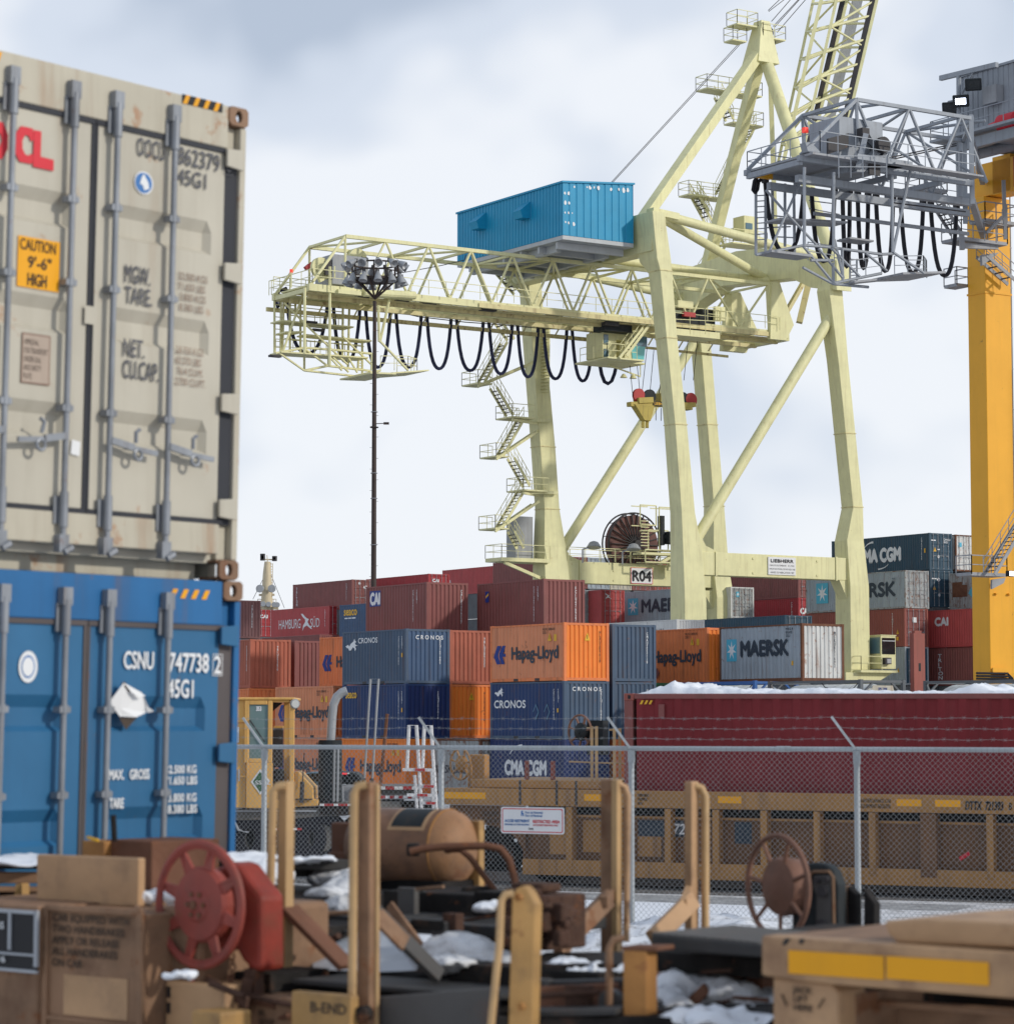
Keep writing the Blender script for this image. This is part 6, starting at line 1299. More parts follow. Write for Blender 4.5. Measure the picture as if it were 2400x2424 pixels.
m.box(R(.178, .002, RH - .09), T2 * (RL - .356), N2 * .06, Z3 * .085); m.box(R(.178, .002, .02), T2 * (RL - .356), N2 * .06, Z3 * .15); m.box(R(.178, RW - .06, RH - .09), T2 * (RL - .356), N2 * .06, Z3 * .085)
m.box(R(.16, .06, RH - .1), T2 * .02, N2 * (RW - .1), Z3 * .1); m.build('frame', 'maroon', RC, bevel=.008)
for x in (0, RL - .178):
    for y in (0, RW - .162):
        for z in (0, RH - .118): m = MB(); m.box(R(x - .003, y - .003, z), T2 * .178, N2 * .162, Z3 * .118); m.build('corner_casting', 'brown_red', RC, bevel=.01)
m = MB(); m.box(R(.13 - .06, -.006, RH - .09), T2 * .05, N2 * .004, Z3 * .06); m.build('casting_hole', 'ink_black', RC)
m = MB(); m.box(R(.62, .0, RH - .4), T2 * .1, N2 * .03, Z3 * .22); m.build('vent', 'maroon', RC)
m = MB()
for k in range(3): x = .28 + k * .08; m.prism([R(x, .004, RH - .18), R(x + .04, .004, RH - .18), R(x + .075, .004, RH - .115), R(x + .035, .004, RH - .115)], N2 * .004)
m.build('hazard_stripe', 'ink_yellow', RC)
rnd = random.Random(21)
hp = []
for i in range(74):
    x = .3 + i * .158; hh = .05 + (.2 * math.exp(-((x - .75) / .55) ** 2)) + .06 * abs(math.sin(x * 1.7)) + (.14 if 5.9 < x < 6.7 else 0) * rnd.random() + rnd.uniform(0, .045)
    hp.append((R(x, rnd.uniform(.12, .3), RH + .0), rnd.uniform(.13, .26), hh)); hp.append((R(x, rnd.uniform(.5, 2.1), RH), .35, hh * .8))
from mathutils import noise as mn
m = MB(); NXs, NYs = 340, 26
def snowh(x, y):
    f_ = mn.fractal(V((x * 2.6, y * 2.6, 3.1)), 1.1, 2.0, 5) * .6 + .5
    hh = .035 + .14 * math.exp(-((x - .85) / .38) ** 2) + .06 * math.exp(-((x - 1.6) / .5) ** 2) + .11 * math.exp(-((x - 5.95) / .22) ** 2) + .04 * math.exp(-((x - 7.6) / .9) ** 2) + .05 * math.exp(-((x - 3.3) / .6) ** 2)
    return hh * (.35 + 1.15 * f_) + .03 * mn.noise(V((x * 9, y * 9, 0))) + .015 * mn.noise(V((x * 22, y * 22, 0)))
for i in range(NXs + 1):
    x = .22 + (RL - .4) * i / NXs
    for j in range(NYs + 1):
        y = .03 + (RW - .1) * (j / NYs) ** 1.4; ed = min(1, (y - .03) / .09 + .12) * min(1, (RW - .07 - y) / .15 + .05) * min(1, (x - .2) / .18)
        m.v.append(R(x + .02 * mn.noise(V((x * 5, y * 5, 7))), .02 if j == 0 else y - .03 * (1 - min(1, (y - .03) / .2)) * abs(mn.noise(V((x * 4, 1, 1)))), RH - .03 if j == 0 else RH - .012 + max(0.002, snowh(x, y) * ed ** .6)))
for i in range(NXs):
    for j in range(NYs): a_ = i * (NYs + 1) + j; m.f.append((a_, a_ + NYs + 1, a_ + NYs + 2, a_ + 1))
tag(m.build('snow', 'snow', None, smooth=True), 'lumpy snow heaped along the top of the wine red container', 'snow', None, 'stuff')

# ------------------------------------------------------------------ chain link fence
FZ = 2.42
FE = thing('fence', 'galvanised chain link fence with three strands of barbed wire on angled arms', 'fence', FO)
def Wf(s, z, d=0): return FO + FD * s + FN * d + Z3 * z
FS0, FS1 = -12.2, 12.2
for k in range(-4, 5):
    s = 3.05 * k if k >= 0 else 2.78 * k
    m = MB(); m.path([Wf(s, -.1), Wf(s, FZ - .03)], .038, 10); m.path([Wf(s, FZ - .18), Wf(s, FZ - .02)], .047, 10); po = m.build('post', 'galvanised', FE, smooth=True)
    m = MB(); m.beam(Wf(s, FZ - .02), Wf(s - .28, FZ + .40, -.12), .045, .03); m.build('barb_arm', 'galvanised', po)
m = MB(); m.path([Wf(FS0, FZ), Wf(FS1, FZ)], .03, 10)
for s in (-6.3, .0 + 2.0, 7.5): m.path([Wf(s, FZ), Wf(s + .18, FZ)], .036, 10)
m.build('top_rail', 'galvanised', FE, smooth=True)
m = MB(); pw, ph = .072, .072; r = .0023
def wirebar(m, p, q2, r):
    d = (q2 - p).normalized(); a = FN * r; b = d.cross(FN) * r; i0 = len(m.v)
    m.v += [p + a, p - a * .5 + b * .87, p - a * .5 - b * .87, q2 + a, q2 - a * .5 + b * .87, q2 - a * .5 - b * .87]
    for k in range(3): l = (k + 1) % 3; m.f.append((i0 + k, i0 + l, i0 + 3 + l, i0 + 3 + k))
ns = int((FS1 - FS0) / pw); nzv = int((FZ - .02 - .06) / (ph / 2)); rnd = random.Random(2)
def sag(s, z): return .006 * math.sin(s * 2.1 + z * 1.3) + .004 * math.sin(s * 5.3)
for i in range(ns):
    s = FS0 + i * pw
    for j in range(nzv):
        z = FZ - .02 - j * ph / 2; e0_, e1_ = (0, pw / 2) if j % 2 == 0 else (pw / 2, 0)
        for sg in (1, -1):
            wirebar(m, Wf(s + sg * e0_, z, sag(s, z) - .045), Wf(s + sg * e1_, z - ph / 2, sag(s, z - ph / 2) - .045), r)
    wirebar(m, Wf(s, FZ - .02, -.045), Wf(s - .008, FZ + .035, -.045), r); wirebar(m, Wf(s, FZ - .02, -.045), Wf(s + .008, FZ + .035, -.045), r)
m.build('chain_link', 'galvanised_wire', FE)
for k, (dz, ds, dd) in enumerate(((.13, -.09, -.04), (.26, -.18, -.075), (.39, -.27, -.115))):
    m = MB(); ps = [Wf(FS0 + (FS1 - FS0) * i / 160 + ds, FZ + dz + .006 * math.sin(i * 1.7 + k) - .012 * math.sin(math.pi * ((i * .1525) % 3.05) / 3.05), dd) for i in range(161)]
    m.path(ps, .0022, 3)
    for i in range(2, 160, 1): c = ps[i]; m.tube(c - FD * .02 - Z3 * .022, c + FD * .02 + Z3 * .022, .0014, 3); m.tube(c - FD * .02 + Z3 * .022, c + FD * .02 - Z3 * .022, .0014, 3)
    m.build('barbed_wire', 'galvanised_wire', FE)
def sf(px): k = (px - 1200) / F; return (k * FO.y - FO.x) / (FD.x - k * FD.y)
SGN = thing('sign', 'white sign with a red border and red and blue words, hung on the fence', 'sign', Wf(sf(1265), 1.3, -.06))
a, b = sf(1192), sf(1341); zt_, zb_ = P(1265, 1911, Wf(sf(1265), 0).y).z, P(1265, 1974, Wf(sf(1265), 0).y).z
wd, ht = b - a, zt_ - zb_; o = Wf(a, zb_, -.075)
def rrect(x0, y0, x1, y1, r, ar, n=5):
    out = []
    for cx, cy, a0 in ((x1 - r, y0 + r * ar, -90), (x1 - r, y1 - r * ar, 0), (x0 + r, y1 - r * ar, 90), (x0 + r, y0 + r * ar, 180)):
        for i in range(n + 1): an = math.radians(a0 + 90 * i / n); out.append((cx + r * math.cos(an), cy + r * ar * math.sin(an)))
    return out
ar = wd / ht
m = MB(); m.prism([o + FD * (x * wd) + Z3 * (y * ht) for x, y in rrect(0, 0, 1, 1, .035, ar)], FN * .004); m.build('panel', 'sign_white', SGN)
e_, i_ = rrect(.022, .055, .978, .945, .025, ar), rrect(.033, .085, .967, .915, .02, ar)
m = MB(); n = len(e_)
for p in e_ + i_: m.v.append(o - FN * .004 + FD * (p[0] * wd) + Z3 * (p[1] * ht))
for k in range(n): l = (k + 1) % n; m.f.append((k, l, n + l, n + k))
m.build('border', 'ink_red', SGN)
def st_(s, x, y, w_, h_, mat, bold=.02): text(SGN, s, o - FN * .004 + FD * (x * wd) + Z3 * (y * ht), FD, Z3, w_ * wd, h_ * ht, mat, bold)
st_('Port de Montréal\nPort of Montreal', .39, .64, .27, .2, 'ink_blue'); st_('ACCÈS RESTREINT', .065, .43, .39, .12, 'ink_blue', .03); st_('RESTRICTED AREA', .51, .41, .42, .11, 'ink_red', .03)
st_('PERSONNEL AUTORISE SEULEMENT', .065, .31, .39, .06, 'ink_blue'); st_('AUTHORIZED PERSONNEL ONLY', .51, .3, .4, .06, 'ink_red'); st_('Canada', .44, .16, .075, .07, 'ink_black')
marks(SGN, [[(0, .9), (.5, 1), (.9, .9), (.55, .8), (.5, .62), (1, .55), (1, 0), (.65, 0), (.6, .4), (.4, .4), (.3, 0), (0, 0), (.1, .5)]], o - FN * .004 + FD * (.32 * wd) + Z3 * (.66 * ht), FD, Z3, .045 * wd, .2 * ht, 'ink_blue', name='emblem')

# ------------------------------------------------------------------ yellow yard vehicle with its cab, behind the fence
YC = 53.0
def K(x, y, d=0): return P(540 + x * .26137, 1600 + y * .26137, YC + d)
YT = thing('yard_tractor', 'yellow cabbed yard tractor with an open door, dark muffler and tall bent exhaust pipe', 'tractor', V((K(300, 1500).x, YC, 0)))
U = V((1, 0, 0))
def kbox(m, x0, y0, x1, y1, d0=0, d1=1.0): p, q2 = K(x0, y1, d0), K(x1, y0, d0); m.box(p, V((q2.x - p.x, 0, 0)), V((0, d1, 0)), Z3 * (q2.z - p.z))
def kprism(m, pts, d0, th): m.prism([K(x, y, d0) for x, y in pts], V((0, th, 0)))
def frame(m, x0, y0, x1, y1, wx, wy, d0, th):
    kbox(m, x0, y0, x0 + wx, y1, d0, th); kbox(m, x1 - wx, y0, x1, y1, d0, th); kbox(m, x0 + wx, y0, x1 - wx, y0 + wy, d0, th); kbox(m, x0 + wx, y1 - wy, x1 - wx, y1, d0, th)
m = MB(); kbox(m, 55, 195, 600, 222, -.05, 1.75); cab = m.build('cab_roof', 'cab_yellow', YT, bevel=.03)
m = MB(); kbox(m, 70, 222, 150, 425, .02, 1.5); kbox(m, 70, 430, 165, 1195, .03, 1.5); m.build('cab_side', 'cab_yellow', YT, bevel=.01)
m = MB(); frame(m, 145, 222, 402, 790, 45, 40, -.03, .06); kbox(m, 160, 790, 402, 1200, -.03, .06); dr = m.build('door', 'cab_yellow', YT, bevel=.012)
m = MB(); kbox(m, 190, 262, 382, 785, .0, .012); pn = m.build('window', 'cab_glass', dr)
text(pn, '353', K(255, 318, -.005), U, Z3, K(300, 0).x - K(255, 0).x, .085, 'ink_white', .05)
m = MB(); m.beam(K(195, 400, -.04), K(330, 600, -.04), .025, .02); m.build('wiper', 'dark_steel', dr)
m = MB(); m.path([K(150, 480, -.08), K(175, 482, -.08), K(178, 910, -.08), K(110, 912, -.08)], .014, 6); m.build('grab_rail', 'cab_yellow', YT)
m = MB(); kbox(m, 75, 465, 98, 605, -.01, .03); kbox(m, 90, 850, 105, 955, -.01, .03); m.build('hinge', 'white_metal', YT)
m = MB(); kbox(m, 500, 222, 560, 1180, .55, .08); kbox(m, 555, 205, 600, 1180, .0, .1); kbox(m, 402, 1130, 600, 1200, .0, 1.4); kbox(m, 402, 222, 555, 240, .0, .1); kbox(m, 410, 455, 500, 480, 1.3, .08); m.build('cab_frame', 'cab_yellow', YT, bevel=.01)
m = MB(); kprism(m, [(405, 240), (495, 245), (405, 320)], .6, .02); m.build('sun_visor', 'dark_steel', YT)
m = MB(); kbox(m, 405, 845, 500, 1120, .35, .5); m.build('seat', 'gear_black', YT, bevel=.05)
m = MB(); kbox(m, 402, 475, 498, 830, 1.2, .05); m.build('rear_frame', 'dark_steel', YT)
m = MB(); kprism(m, [(205, 960), (290, 845), (380, 955), (290, 1080)], -.04, .008); pl = m.build('placard', 'sign_white', dr)
m = MB(); kprism(m, [(225, 960), (290, 870), (360, 955), (290, 1055)], -.044, .003); m.build('placard_face', 'green_box', pl); text(pl, 'SSHL', K(245, 985, -.05), U, Z3, .3, .075, 'ink_white', .02)
m = MB(); kprism(m, [(600, 868), (640, 870), (770, 1010), (775, 1120), (820, 1120), (815, 1180), (590, 1190)], .1, 1.2); m.build('engine_hood', 'cab_yellow', YT, bevel=.02)
m = MB(); m.tube(K(690, 700, .05), K(672, 1000, .05), .012, 5); m.path([K(672, 960, .0), K(665, 1150, .0)], .045, 8); kbox(m, 605, 1115, 760, 1125, -.02, .1); m.build('radius_rod', 'dark_steel', YT)
m = MB(); m.path([K(930, 590, .4), K(942, 380, .4), K(955, 260, .4), K(985, 190, .4), K(1030, 150, .4), K(1075, 135, .4)], .085, 14); m.build('exhaust_pipe', 'lamp_grey', YT, smooth=True)
m = MB(); m.path([K(925, 590, .4), K(925, 1150, .4)], .235, 18); m.path([K(925, 583, .4), K(925, 600, .4)], .22, 18); m.build('muffler', 'gear_black', YT, smooth=True)
m = MB()
for x in (965, 998): m.tube(K(x, 640, .1), K(x - 8, 1140, .1), .022, 6)
m.tube(K(1070, 990, .2), K(1035, 990, .2), .02, 6); m.tube(K(1035, 990, .2), K(1040, 1140, .2), .02, 6); m.build('guard_rail', 'lamp_grey', YT)
m = MB(); kprism(m, [(-10, 1215), (815, 1200), (830, 1160), (1130, 1140), (1150, 1250), (1060, 1270), (900, 1270), (540, 1300), (-10, 1310)], .15, 1.6); ch = m.build('chassis', 'truck_grey', YT)
m = MB(); kbox(m, 0, 1305, 900, 1400, .35, 1.3); kbox(m, 830, 1180, 1125, 1262, .1, 1.6); m.build('underbody', 'grime_shade', YT)
m = MB(); kbox(m, 45, 1220, 800, 1232, .1, .05); kprism(m, [(45, 1290), (95, 1390), (150, 1420), (190, 1410), (180, 1425), (90, 1405), (40, 1310)], .05, .4); m.build('mudguard', 'pale_sheet', YT)
for i in range(8):
    x0 = 830 + i * 42; m = MB(); kbox(m, x0, 1160, x0 + 40, 1180, .08, .012); m.build('reflective_strip', 'red_mark' if i % 3 else 'sign_white', YT)
for i in range(6):
    x0 = 400 + i * 45; m = MB(); kbox(m, x0, 1380, x0 + 42, 1400, .1, .012); m.build('reflective_strip', 'red_mark' if i % 2 else 'sign_white', YT)
for x in (120, 285, 500, 660, 860):
    m = MB(); c = K(x, 1540, .35); c.z = .52; m.lathe(c, (0, -1, 0), [(-.16, .3), (-.17, .48), (-.1, .52), (.1, .52), (.17, .48), (.16, .3), (.08, .25)], 28); ty = m.build('wheel', 'black_rubber', YT, smooth=True); m = MB(); m.disc(c - V((0, .06, 0)), (0, 1, 0), .26, .1, 20); m.build('rim', 'truck_grey', ty)
m = MB(); m.lathe(K(607, 255, -.05), (.3, -1, 0), [(-.1, .06), (-.02, .1), (0, .09)], 12); hl = m.build('headlight', 'lamp_grey', YT); m = MB(); m.disc(K(608, 255, -.08), (.3, -1, 0), .075, .01, 12); m.build('lens', 'lens', hl)
# pickup behind it
PK = thing('pickup_truck', 'dark grey pickup truck with a red tail light, partly hidden behind the muffler', 'pickup truck', V((K(950, 1000, 3.2).x, YC + 3.2, 0)))
def kk(pts, d0, th, name, mat, bev=.04, par=None): m = MB(); kprism(m, pts, d0, th); return m.build(name, mat, par or PK, bevel=bev)
kk([(645, 960), (690, 885), (760, 870), (980, 872), (1000, 885), (1010, 960), (1010, 985), (645, 985)], 3, 1.6, 'cab', 'slate_glass'); kk([(660, 955), (700, 893), (760, 885), (840, 885), (840, 955)], 2.97, .02, 'side_window', 'dark_glass', 0)
kk([(985, 872), (1150, 880), (1190, 905), (1215, 965), (1215, 985), (985, 985)], 3.05, 1.5, 'canopy', 'gear_black'); kk([(1040, 900), (1150, 900), (1185, 960), (1040, 965)], 3.02, .02, 'rear_window', 'dark_glass', 0)
kk([(600, 985), (1240, 985), (1245, 1180), (600, 1180)], 3, 1.7, 'body', 'steel_grey', .06)
kk([(1012, 878), (1075, 880), (1075, 898), (1012, 896)], 3.0, .05, 'tail_light', 'tail_red', .01); kk([(1076, 880), (1098, 880), (1096, 892), (1076, 892)], 3.0, .05, 'reversing_light', 'sign_white', .01)
for x in (700, 1130):
    c = K(x, 1400, 3.1); c.z = .36; m = MB(); m.lathe(c, (0, -1, 0), [(-.12, .2), (-.12, .33), (-.08, .36), (.08, .36), (.12, .33), (.12, .2)], 24); m.build('wheel', 'black_rubber', PK)
# flat trailer with red and white tape, poles and ladders standing on it
TR = thing('flat_trailer', 'low flat trailer edged with red and white reflective tape, behind the air tank', 'trailer', V((K(1700, 1200, 1).x, YC + 1, 0)))
m = MB(); kbox(m, 1140, 1000, 1740, 1034, 1.0, 2.2); kbox(m, 1370, 1085, 1760, 1115, .4, 2.2); kbox(m, 1100, 1140, 1560, 1200, .3, 1.8); kbox(m, 1370, 1035, 1700, 1085, 1.1, 1.9); m.build('bed', 'truck_grey', TR)
for i in range(9):
    x0 = 1385 + 40 * i
    m = MB(); kbox(m, x0, 1003, x0 + 38, 1032, .985, .01); m.build('reflective_strip', 'sign_white' if i % 4 in (0, 3) else 'red_mark', TR)
    m = MB(); kbox(m, x0, 1087, x0 + 38, 1112, .385, .01); m.build('reflective_strip', 'sign_white' if i % 4 in (1, 3) else 'red_mark', TR)
m = MB(); kbox(m, 1520, 1150, 1900, 1200, .6, 1.4); m.build('underframe', 'grime_shade', TR)
for x in (1200, 1480, 1640): 
    c = K(x, 1540, 1.0); c.z = .48; m = MB(); m.lathe(c, (0, -1, 0), [(-.12, .2), (-.14, .44), (-.1, .48), (.1, .48), (.14, .44), (.12, .2)], 24); m.build('wheel', 'black_rubber', TR)
PL = thing('pole_rack', 'pair of thin bare metal poles joined at the top, standing on the trailer', 'pole', V((K(1270, 1000, 1.2).x, YC + 1.2, K(0, 1000, 1.2).z)))
m = MB(); m.path([K(1230, 1000, 1.2), K(1290, 30, 1.2), K(1362, 28, 1.2), K(1302, 1000, 1.2)], .024, 8); m.build('poles', 'lamp_grey', PL)
m = MB()
for x in (1230, 1302): m.path([K(x, 930, 1.2), K(x - 4, 1000, 1.2)], .045, 8)
m.build('socket', 'dark_steel', PL)
o = MB().tube(K(1380, 1000, 1.3), K(1440, 345, 1.3), .035, 6).build('tilted_rod', 'rust_brown', None); tag(o, 'single dark rusty rod leaning beside the two pale poles', 'rod')
LD = thing('ladder', 'white aluminium double ladder with red taped rungs standing at the trailer', 'ladder', V((K(1750, 1250, .2).x, YC + .2, K(0, 1260).z)))
m = MB()
for pts in ([(1620, 835), (1638, 450), (1705, 450), (1755, 1260)], [(1760, 835), (1776, 452), (1838, 452), (1888, 1260)], [(1690, 900), (1715, 1260)], [(1845, 850), (1860, 1260)]): m.path([K(x, y, .2 if pts[0][0] < 1700 else .5) for x, y in pts], .035, 6)
m.build('rails', 'white_metal', LD)
for y, x0, x1 in ((850, 1580, 1865), (1000, 1735, 1870), (1080, 1620, 1870), (1152, 1755, 1885)):
    m = MB(); m.beam(K(x0, y, .2), K(x1, y + 4, .2), .07, .06); rg = m.build('rung', 'white_metal', LD); m = MB(); m.beam(K((x0 + x1) / 2 - 30, y + 1, .155), K((x0 + x1) / 2 + 60, y + 3, .155), .012, .05); m.build('red_tape', 'red_mark', rg)

# ------------------------------------------------------------------ double stack of containers on the near railcar, left
UP = (Z3 + ND * .02).normalized()
def stackbox(label, px, py, Y, col, gask, rodmat, castmat, chan):
    H, Wc, L = 2.896, 2.438, 12.19
    C0 = P(px, py, Y)
    t = thing('shipping_container', label, 'container', C0)
    def C(y, z, x=0): return C0 - ND * y + UP * z + TD * x
    def bx(m, y0, y1, z0, z1, x0, x1): m.box(C(y1, z0, x0), ND * (y1 - y0), UP * (z1 - z0), TD * (x1 - x0))
    m = MB(); bx(m, .0, .05, .12, H - .12, -.16, -.01); bx(m, .05, .13, .12, H - .12, -.16, -.06); bx(m, Wc - .13, Wc, .12, H - .12, -.16, -.01)
    bx(m, .165, Wc - .165, H - .27, H - .005, -.12, .0); bx(m, .165, Wc - .165, .15, .33, -.12, .0); bx(m, .165, Wc - .165, .0, .12, -.3, -.2)
    bx(m, .01, .07, H - .09, H - .01, -L, -.18); bx(m, .01, .07, .02, .17, -L, -.18); bx(m, Wc - .07, Wc - .01, H - .09, H - .01, -L, -.18); bx(m, Wc - .07, Wc - .01, .02, .17, -L, -.18); fr_ = m.build('frame', {'beige_box': 'beige_frame', 'door_blue': 'blue_frame'}[col], t, bevel=.008)
    m = MB(); bx(m, .02, .06, .15, H - .05, -L + .05, -.2); bx(m, Wc - .06, Wc - .02, .15, H - .05, -L + .05, -.2); bx(m, .06, Wc - .06, H - .07, H - .03, -L + .05, -.1); bx(m, .06, Wc - .06, .1, .16, -L + .05, -.1); bx(m, .05, Wc - .05, .1, H - .05, -L, -L + .05); m.build('walls', col, t)
    # castings with an open oval hole in the end and the outer side
    for y0 in (0, Wc):
        for z0 in (0, H - .118):
            m = MB(); sg = 1 if y0 == 0 else -1
            def cy(yy): return y0 + sg * yy
            def plate(fn, w_, h_, th_vec):
                n = 20; i0 = len(m.v); cx, cz = w_ / 2, h_ / 2; rx, rz = (.027, .037)
                for k in range(n):
                    an = 2 * math.pi * (k + .5) / n; ca, sa = math.cos(an), math.sin(an); q_ = max(abs(ca) / cx, abs(sa) / cz)
                    for e in (0, 1): m.v.append(fn(cx + ca / q_, cz + sa / q_) + th_vec * e); m.v.append(fn(cx + rx * ca, cz + rz * sa) + th_vec * e)
                for k in range(n):
                    a_, b_ = i0 + k * 4, i0 + ((k + 1) % n) * 4
                    m.f += [(a_, b_, b_ + 1, a_ + 1), (a_ + 2, a_ + 3, b_ + 3, b_ + 2), (a_ + 1, b_ + 1, b_ + 3, a_ + 3), (a_, a_ + 2, b_ + 2, b_)]
            plate(lambda a, b: C(cy(a), z0 + b, .006), .162, .118, TD * -.028)
            plate(lambda a, b: C(cy(0), z0 + b, -.022 - a), .125, .118, -ND * (.028 * sg))
            for zz2 in (0, .1): m.box(C(cy(.03), z0 + zz2, -.022), -ND * sg * .132, TD * -.15, UP * .018)
            m.build('corner_casting', castmat, t, bevel=.004)
    # doors: two leaves with pressed panels
    rods = {0: (.635, 1.09), 1: (1.42, 1.868)}; cast = []
    for lf, (y0, y1) in enumerate(((.17, 1.195), (1.243, 2.268))):
        zs = [(.36, 0)]
        for c in sorted(chan): zs += [(c - .105, 0), (c - .075, -.04), (c + .03, -.04), (c + .1, 0)]
        zs.append((H - .30, 0)); m = MB()
        ys = [y0, y0 + .10, y0 + .14, y0 + .53, y0 + .56, y1 - .17, y1 - .13, y1] if lf == 0 else [y0, y0 + .13, y0 + .17, y0 + .46, y0 + .49, y1 - .17, y1 - .13, y1]
        for z, d in zs:
            for k, y in enumerate(ys): m.v.append(C(y, z, -.02 + (d if k in (2, 3, 4, 5) else 0)))
        nn = len(ys)
        for i in range(len(zs) - 1):
            for k in range(nn - 1): m.f.append((i * nn + k, i * nn + k + 1, (i + 1) * nn + k + 1, (i + 1) * nn + k))
        bx(m, y0, y1, .36, H - .3, -.1, -.07); dl = m.build('door', col, t)
        m = MB(); bx(m, y0 - (.115 if lf == 0 else .035), y0, .33, H - .27, -.1, -.03 if lf == 0 else -.012); bx(m, y1, y1 + .028, .33, H - .27, -.1, -.012); bx(m, y0 - .035, y1 + .028, H - .30, H - .27, -.1, -.008); bx(m, y0 - .035, y1 + .028, .33, .36, -.1, -.008); m.build('gasket', gask, dl)
        for y in rods[lf]:
            m = MB(); m.path([C(y, .12, .035), C(y, H - .1, .035)], .0185, 10)
            for z in (.24, H - .36): m.path([C(y, z, .035), C(y, z + .2, .035)], .027, 10); bx(m, y - .05, y + .05, z + .02, z + .18, -.005, .012)
            for z in (.9, 1.62, 2.1): bx(m, y - .04, y + .04, z, z + .035, -.01, .05); m.path([C(y, z - .005, .035), C(y, z + .045, .035)], .025, 10)
            for z in (.1, H - .19): bx(m, y - .035, y + .035, z, z + .1, -.0, .05)
            m.path([C(y, .1, .05), C(y - .05, .13, .06)], .02, 6); rd = m.build('lock_rod', rodmat, dl, smooth=True)
            m = MB(); s_ = -1 if lf == 0 else 1; zh = .74
            m.beam(C(y, zh + .02, .05), C(y + s_ * .17, zh - .01, .055), .02, .04); m.beam(C(y + s_ * .12, zh - .01, .05), C(y + s_ * .36, zh - .03, .05), .015, .03); m.ring(C(y + s_ * .2, zh - .05, .06), TD, .03, .01, 14, 6); m.path([C(y + s_ * .19, zh + .02, .05), C(y + s_ * .18, zh + .08, .06), C(y + s_ * .21, zh + .1, .06)], .012, 6); m.build('handle', rodmat, rd)
        for z in (.36, 1.0, 1.80, 2.50):
            m = MB(); yy = .05 if lf == 0 else Wc - .19; m.prism([C(yy, z, .005), C(yy + .14, z + .012, .005), C(yy + .14, z + .118, .005), C(yy, z + .13, .005)], TD * .022); m.build('hinge', col, dl, bevel=.006)
    def at_(px, py, x=-.008):
        r = ray(px, py); c = C0 + TD * x; tt = (c - CAM).dot(TD) / r.dot(TD); return CAM + r * tt
    def ft_(s, x0, y0, x1, y1, mat, bold=.015, x=-.008, line=1.0):    # x0,y1 = lower left corner; y0 = top at the left
        o = at_(x0, y1, x); wd = (at_(x1, y1, x) - o).dot(ND); ht = (at_(x0, y0, x) - o).dot(UP); return text(t, s, o, ND, UP, wd, ht, mat, bold, line=line)
    def fm_(polys, x0, y0, x1, y1, mat, x=-.010, name='marking'):
        o = at_(x0, y1, x); wd = (at_(x1, y1, x) - o).dot(ND); ht = (at_(x0, y0, x) - o).dot(UP); return marks(t, polys, o, ND, UP, wd, ht, mat, name=name)
    return t, C, ft_, fm_, bx
t, C, ft_, fm_, bx = stackbox('weathered beige container with red lettering and yellow caution plate, atop the blue one', 563, 1374, 16.3, 'beige_box', 'gasket', 'zinc_rod', 'rusty_casting', (.85, 1.45, 2.06))
D_ = 'ink_grey'
ft_('OOCU', 325, 323, 390, 366, D_, .01); ft_('862379', 421, 345, 520, 386, D_, .01); ft_('45G1', 421, 397, 488, 434, D_, .01); ft_('6', 535, 370, 549, 405, D_, .01)
fm_([rect(0, 0, 1, .03), rect(0, .97, 1, 1), rect(0, 0, .06, 1), rect(.94, 0, 1, 1)], 531, 363, 553, 411, D_)
fm_([circle()], 317, 400, 362, 455, 'sign_white', -.012); fm_([circle(24, .44)], 317, 400, 362, 455, 'ink_blue', -.010); fm_([[(.4, .75), (.5, .9), (.6, .75), (.75, .55), (.8, .3), (.55, .18), (.45, .4), (.3, .45)]], 317, 400, 362, 455, 'ink_white', -.0085)
ft_('MGW.', 296, 625, 356, 667, D_, .012); ft_('TARE.', 296, 676, 360, 716, D_, .012); ft_('NET.', 292, 800, 342, 842, D_, .012); ft_('CU.CAP.', 291, 850, 376, 893, D_, .012)
ft_('32.500 KGS\n71.650 LBS\n 3.800 KGS\n 8.380 LBS', 421, 642, 490, 733, 'ink_brown', 0); ft_('28.700 KGS\n63.270 LBS\n 76.4 CU.M.\n2,700 CU.FT.', 415, 817, 487, 912, 'ink_brown', 0)
fm_([[(0, .2), (.22, 0), (.82, 0), (1, .1), (.86, .3), (.66, .22), (.5, .24), (.36, .38), (.34, .6), (.48, .78), (.66, .76), (.78, .62), (1, .74), (.86, 1), (.25, 1), (0, .78)]], 36, 294, 82, 380, 'ink_red', -.011, 'red_letter'); fm_([[(0, 1), (.36, 1), (.36, .32), (1, .3), (1, 0), (0, 0)]], 78, 306, 127, 394, 'ink_red', -.009, 'red_letter'); fm_([[(0, .5), (.12, .15), (.4, 0), (.75, 0), (1, .3), (1, .7), (.75, 1), (.4, 1), (.12, .85), (0, .52), (.3, .52), (.45, .72), (.65, .68), (.72, .5), (.62, .3), (.45, .28), (.3, .5)]], -34, 280, 18, 368, 'ink_red', -.011, 'red_letter')
fm_([rect(0, 0, 1, 1)], 40, 555, 139, 676, 'yellow_tape', -.013); ft_('CAUTION', 48, 562, 132, 588, 'ink_black', .012, -.011); ft_("9'-6\"", 66, 604, 121, 632, 'ink_black', .02, -.011); ft_('HIGH', 65, 645, 110, 674, 'ink_black', .02, -.011)
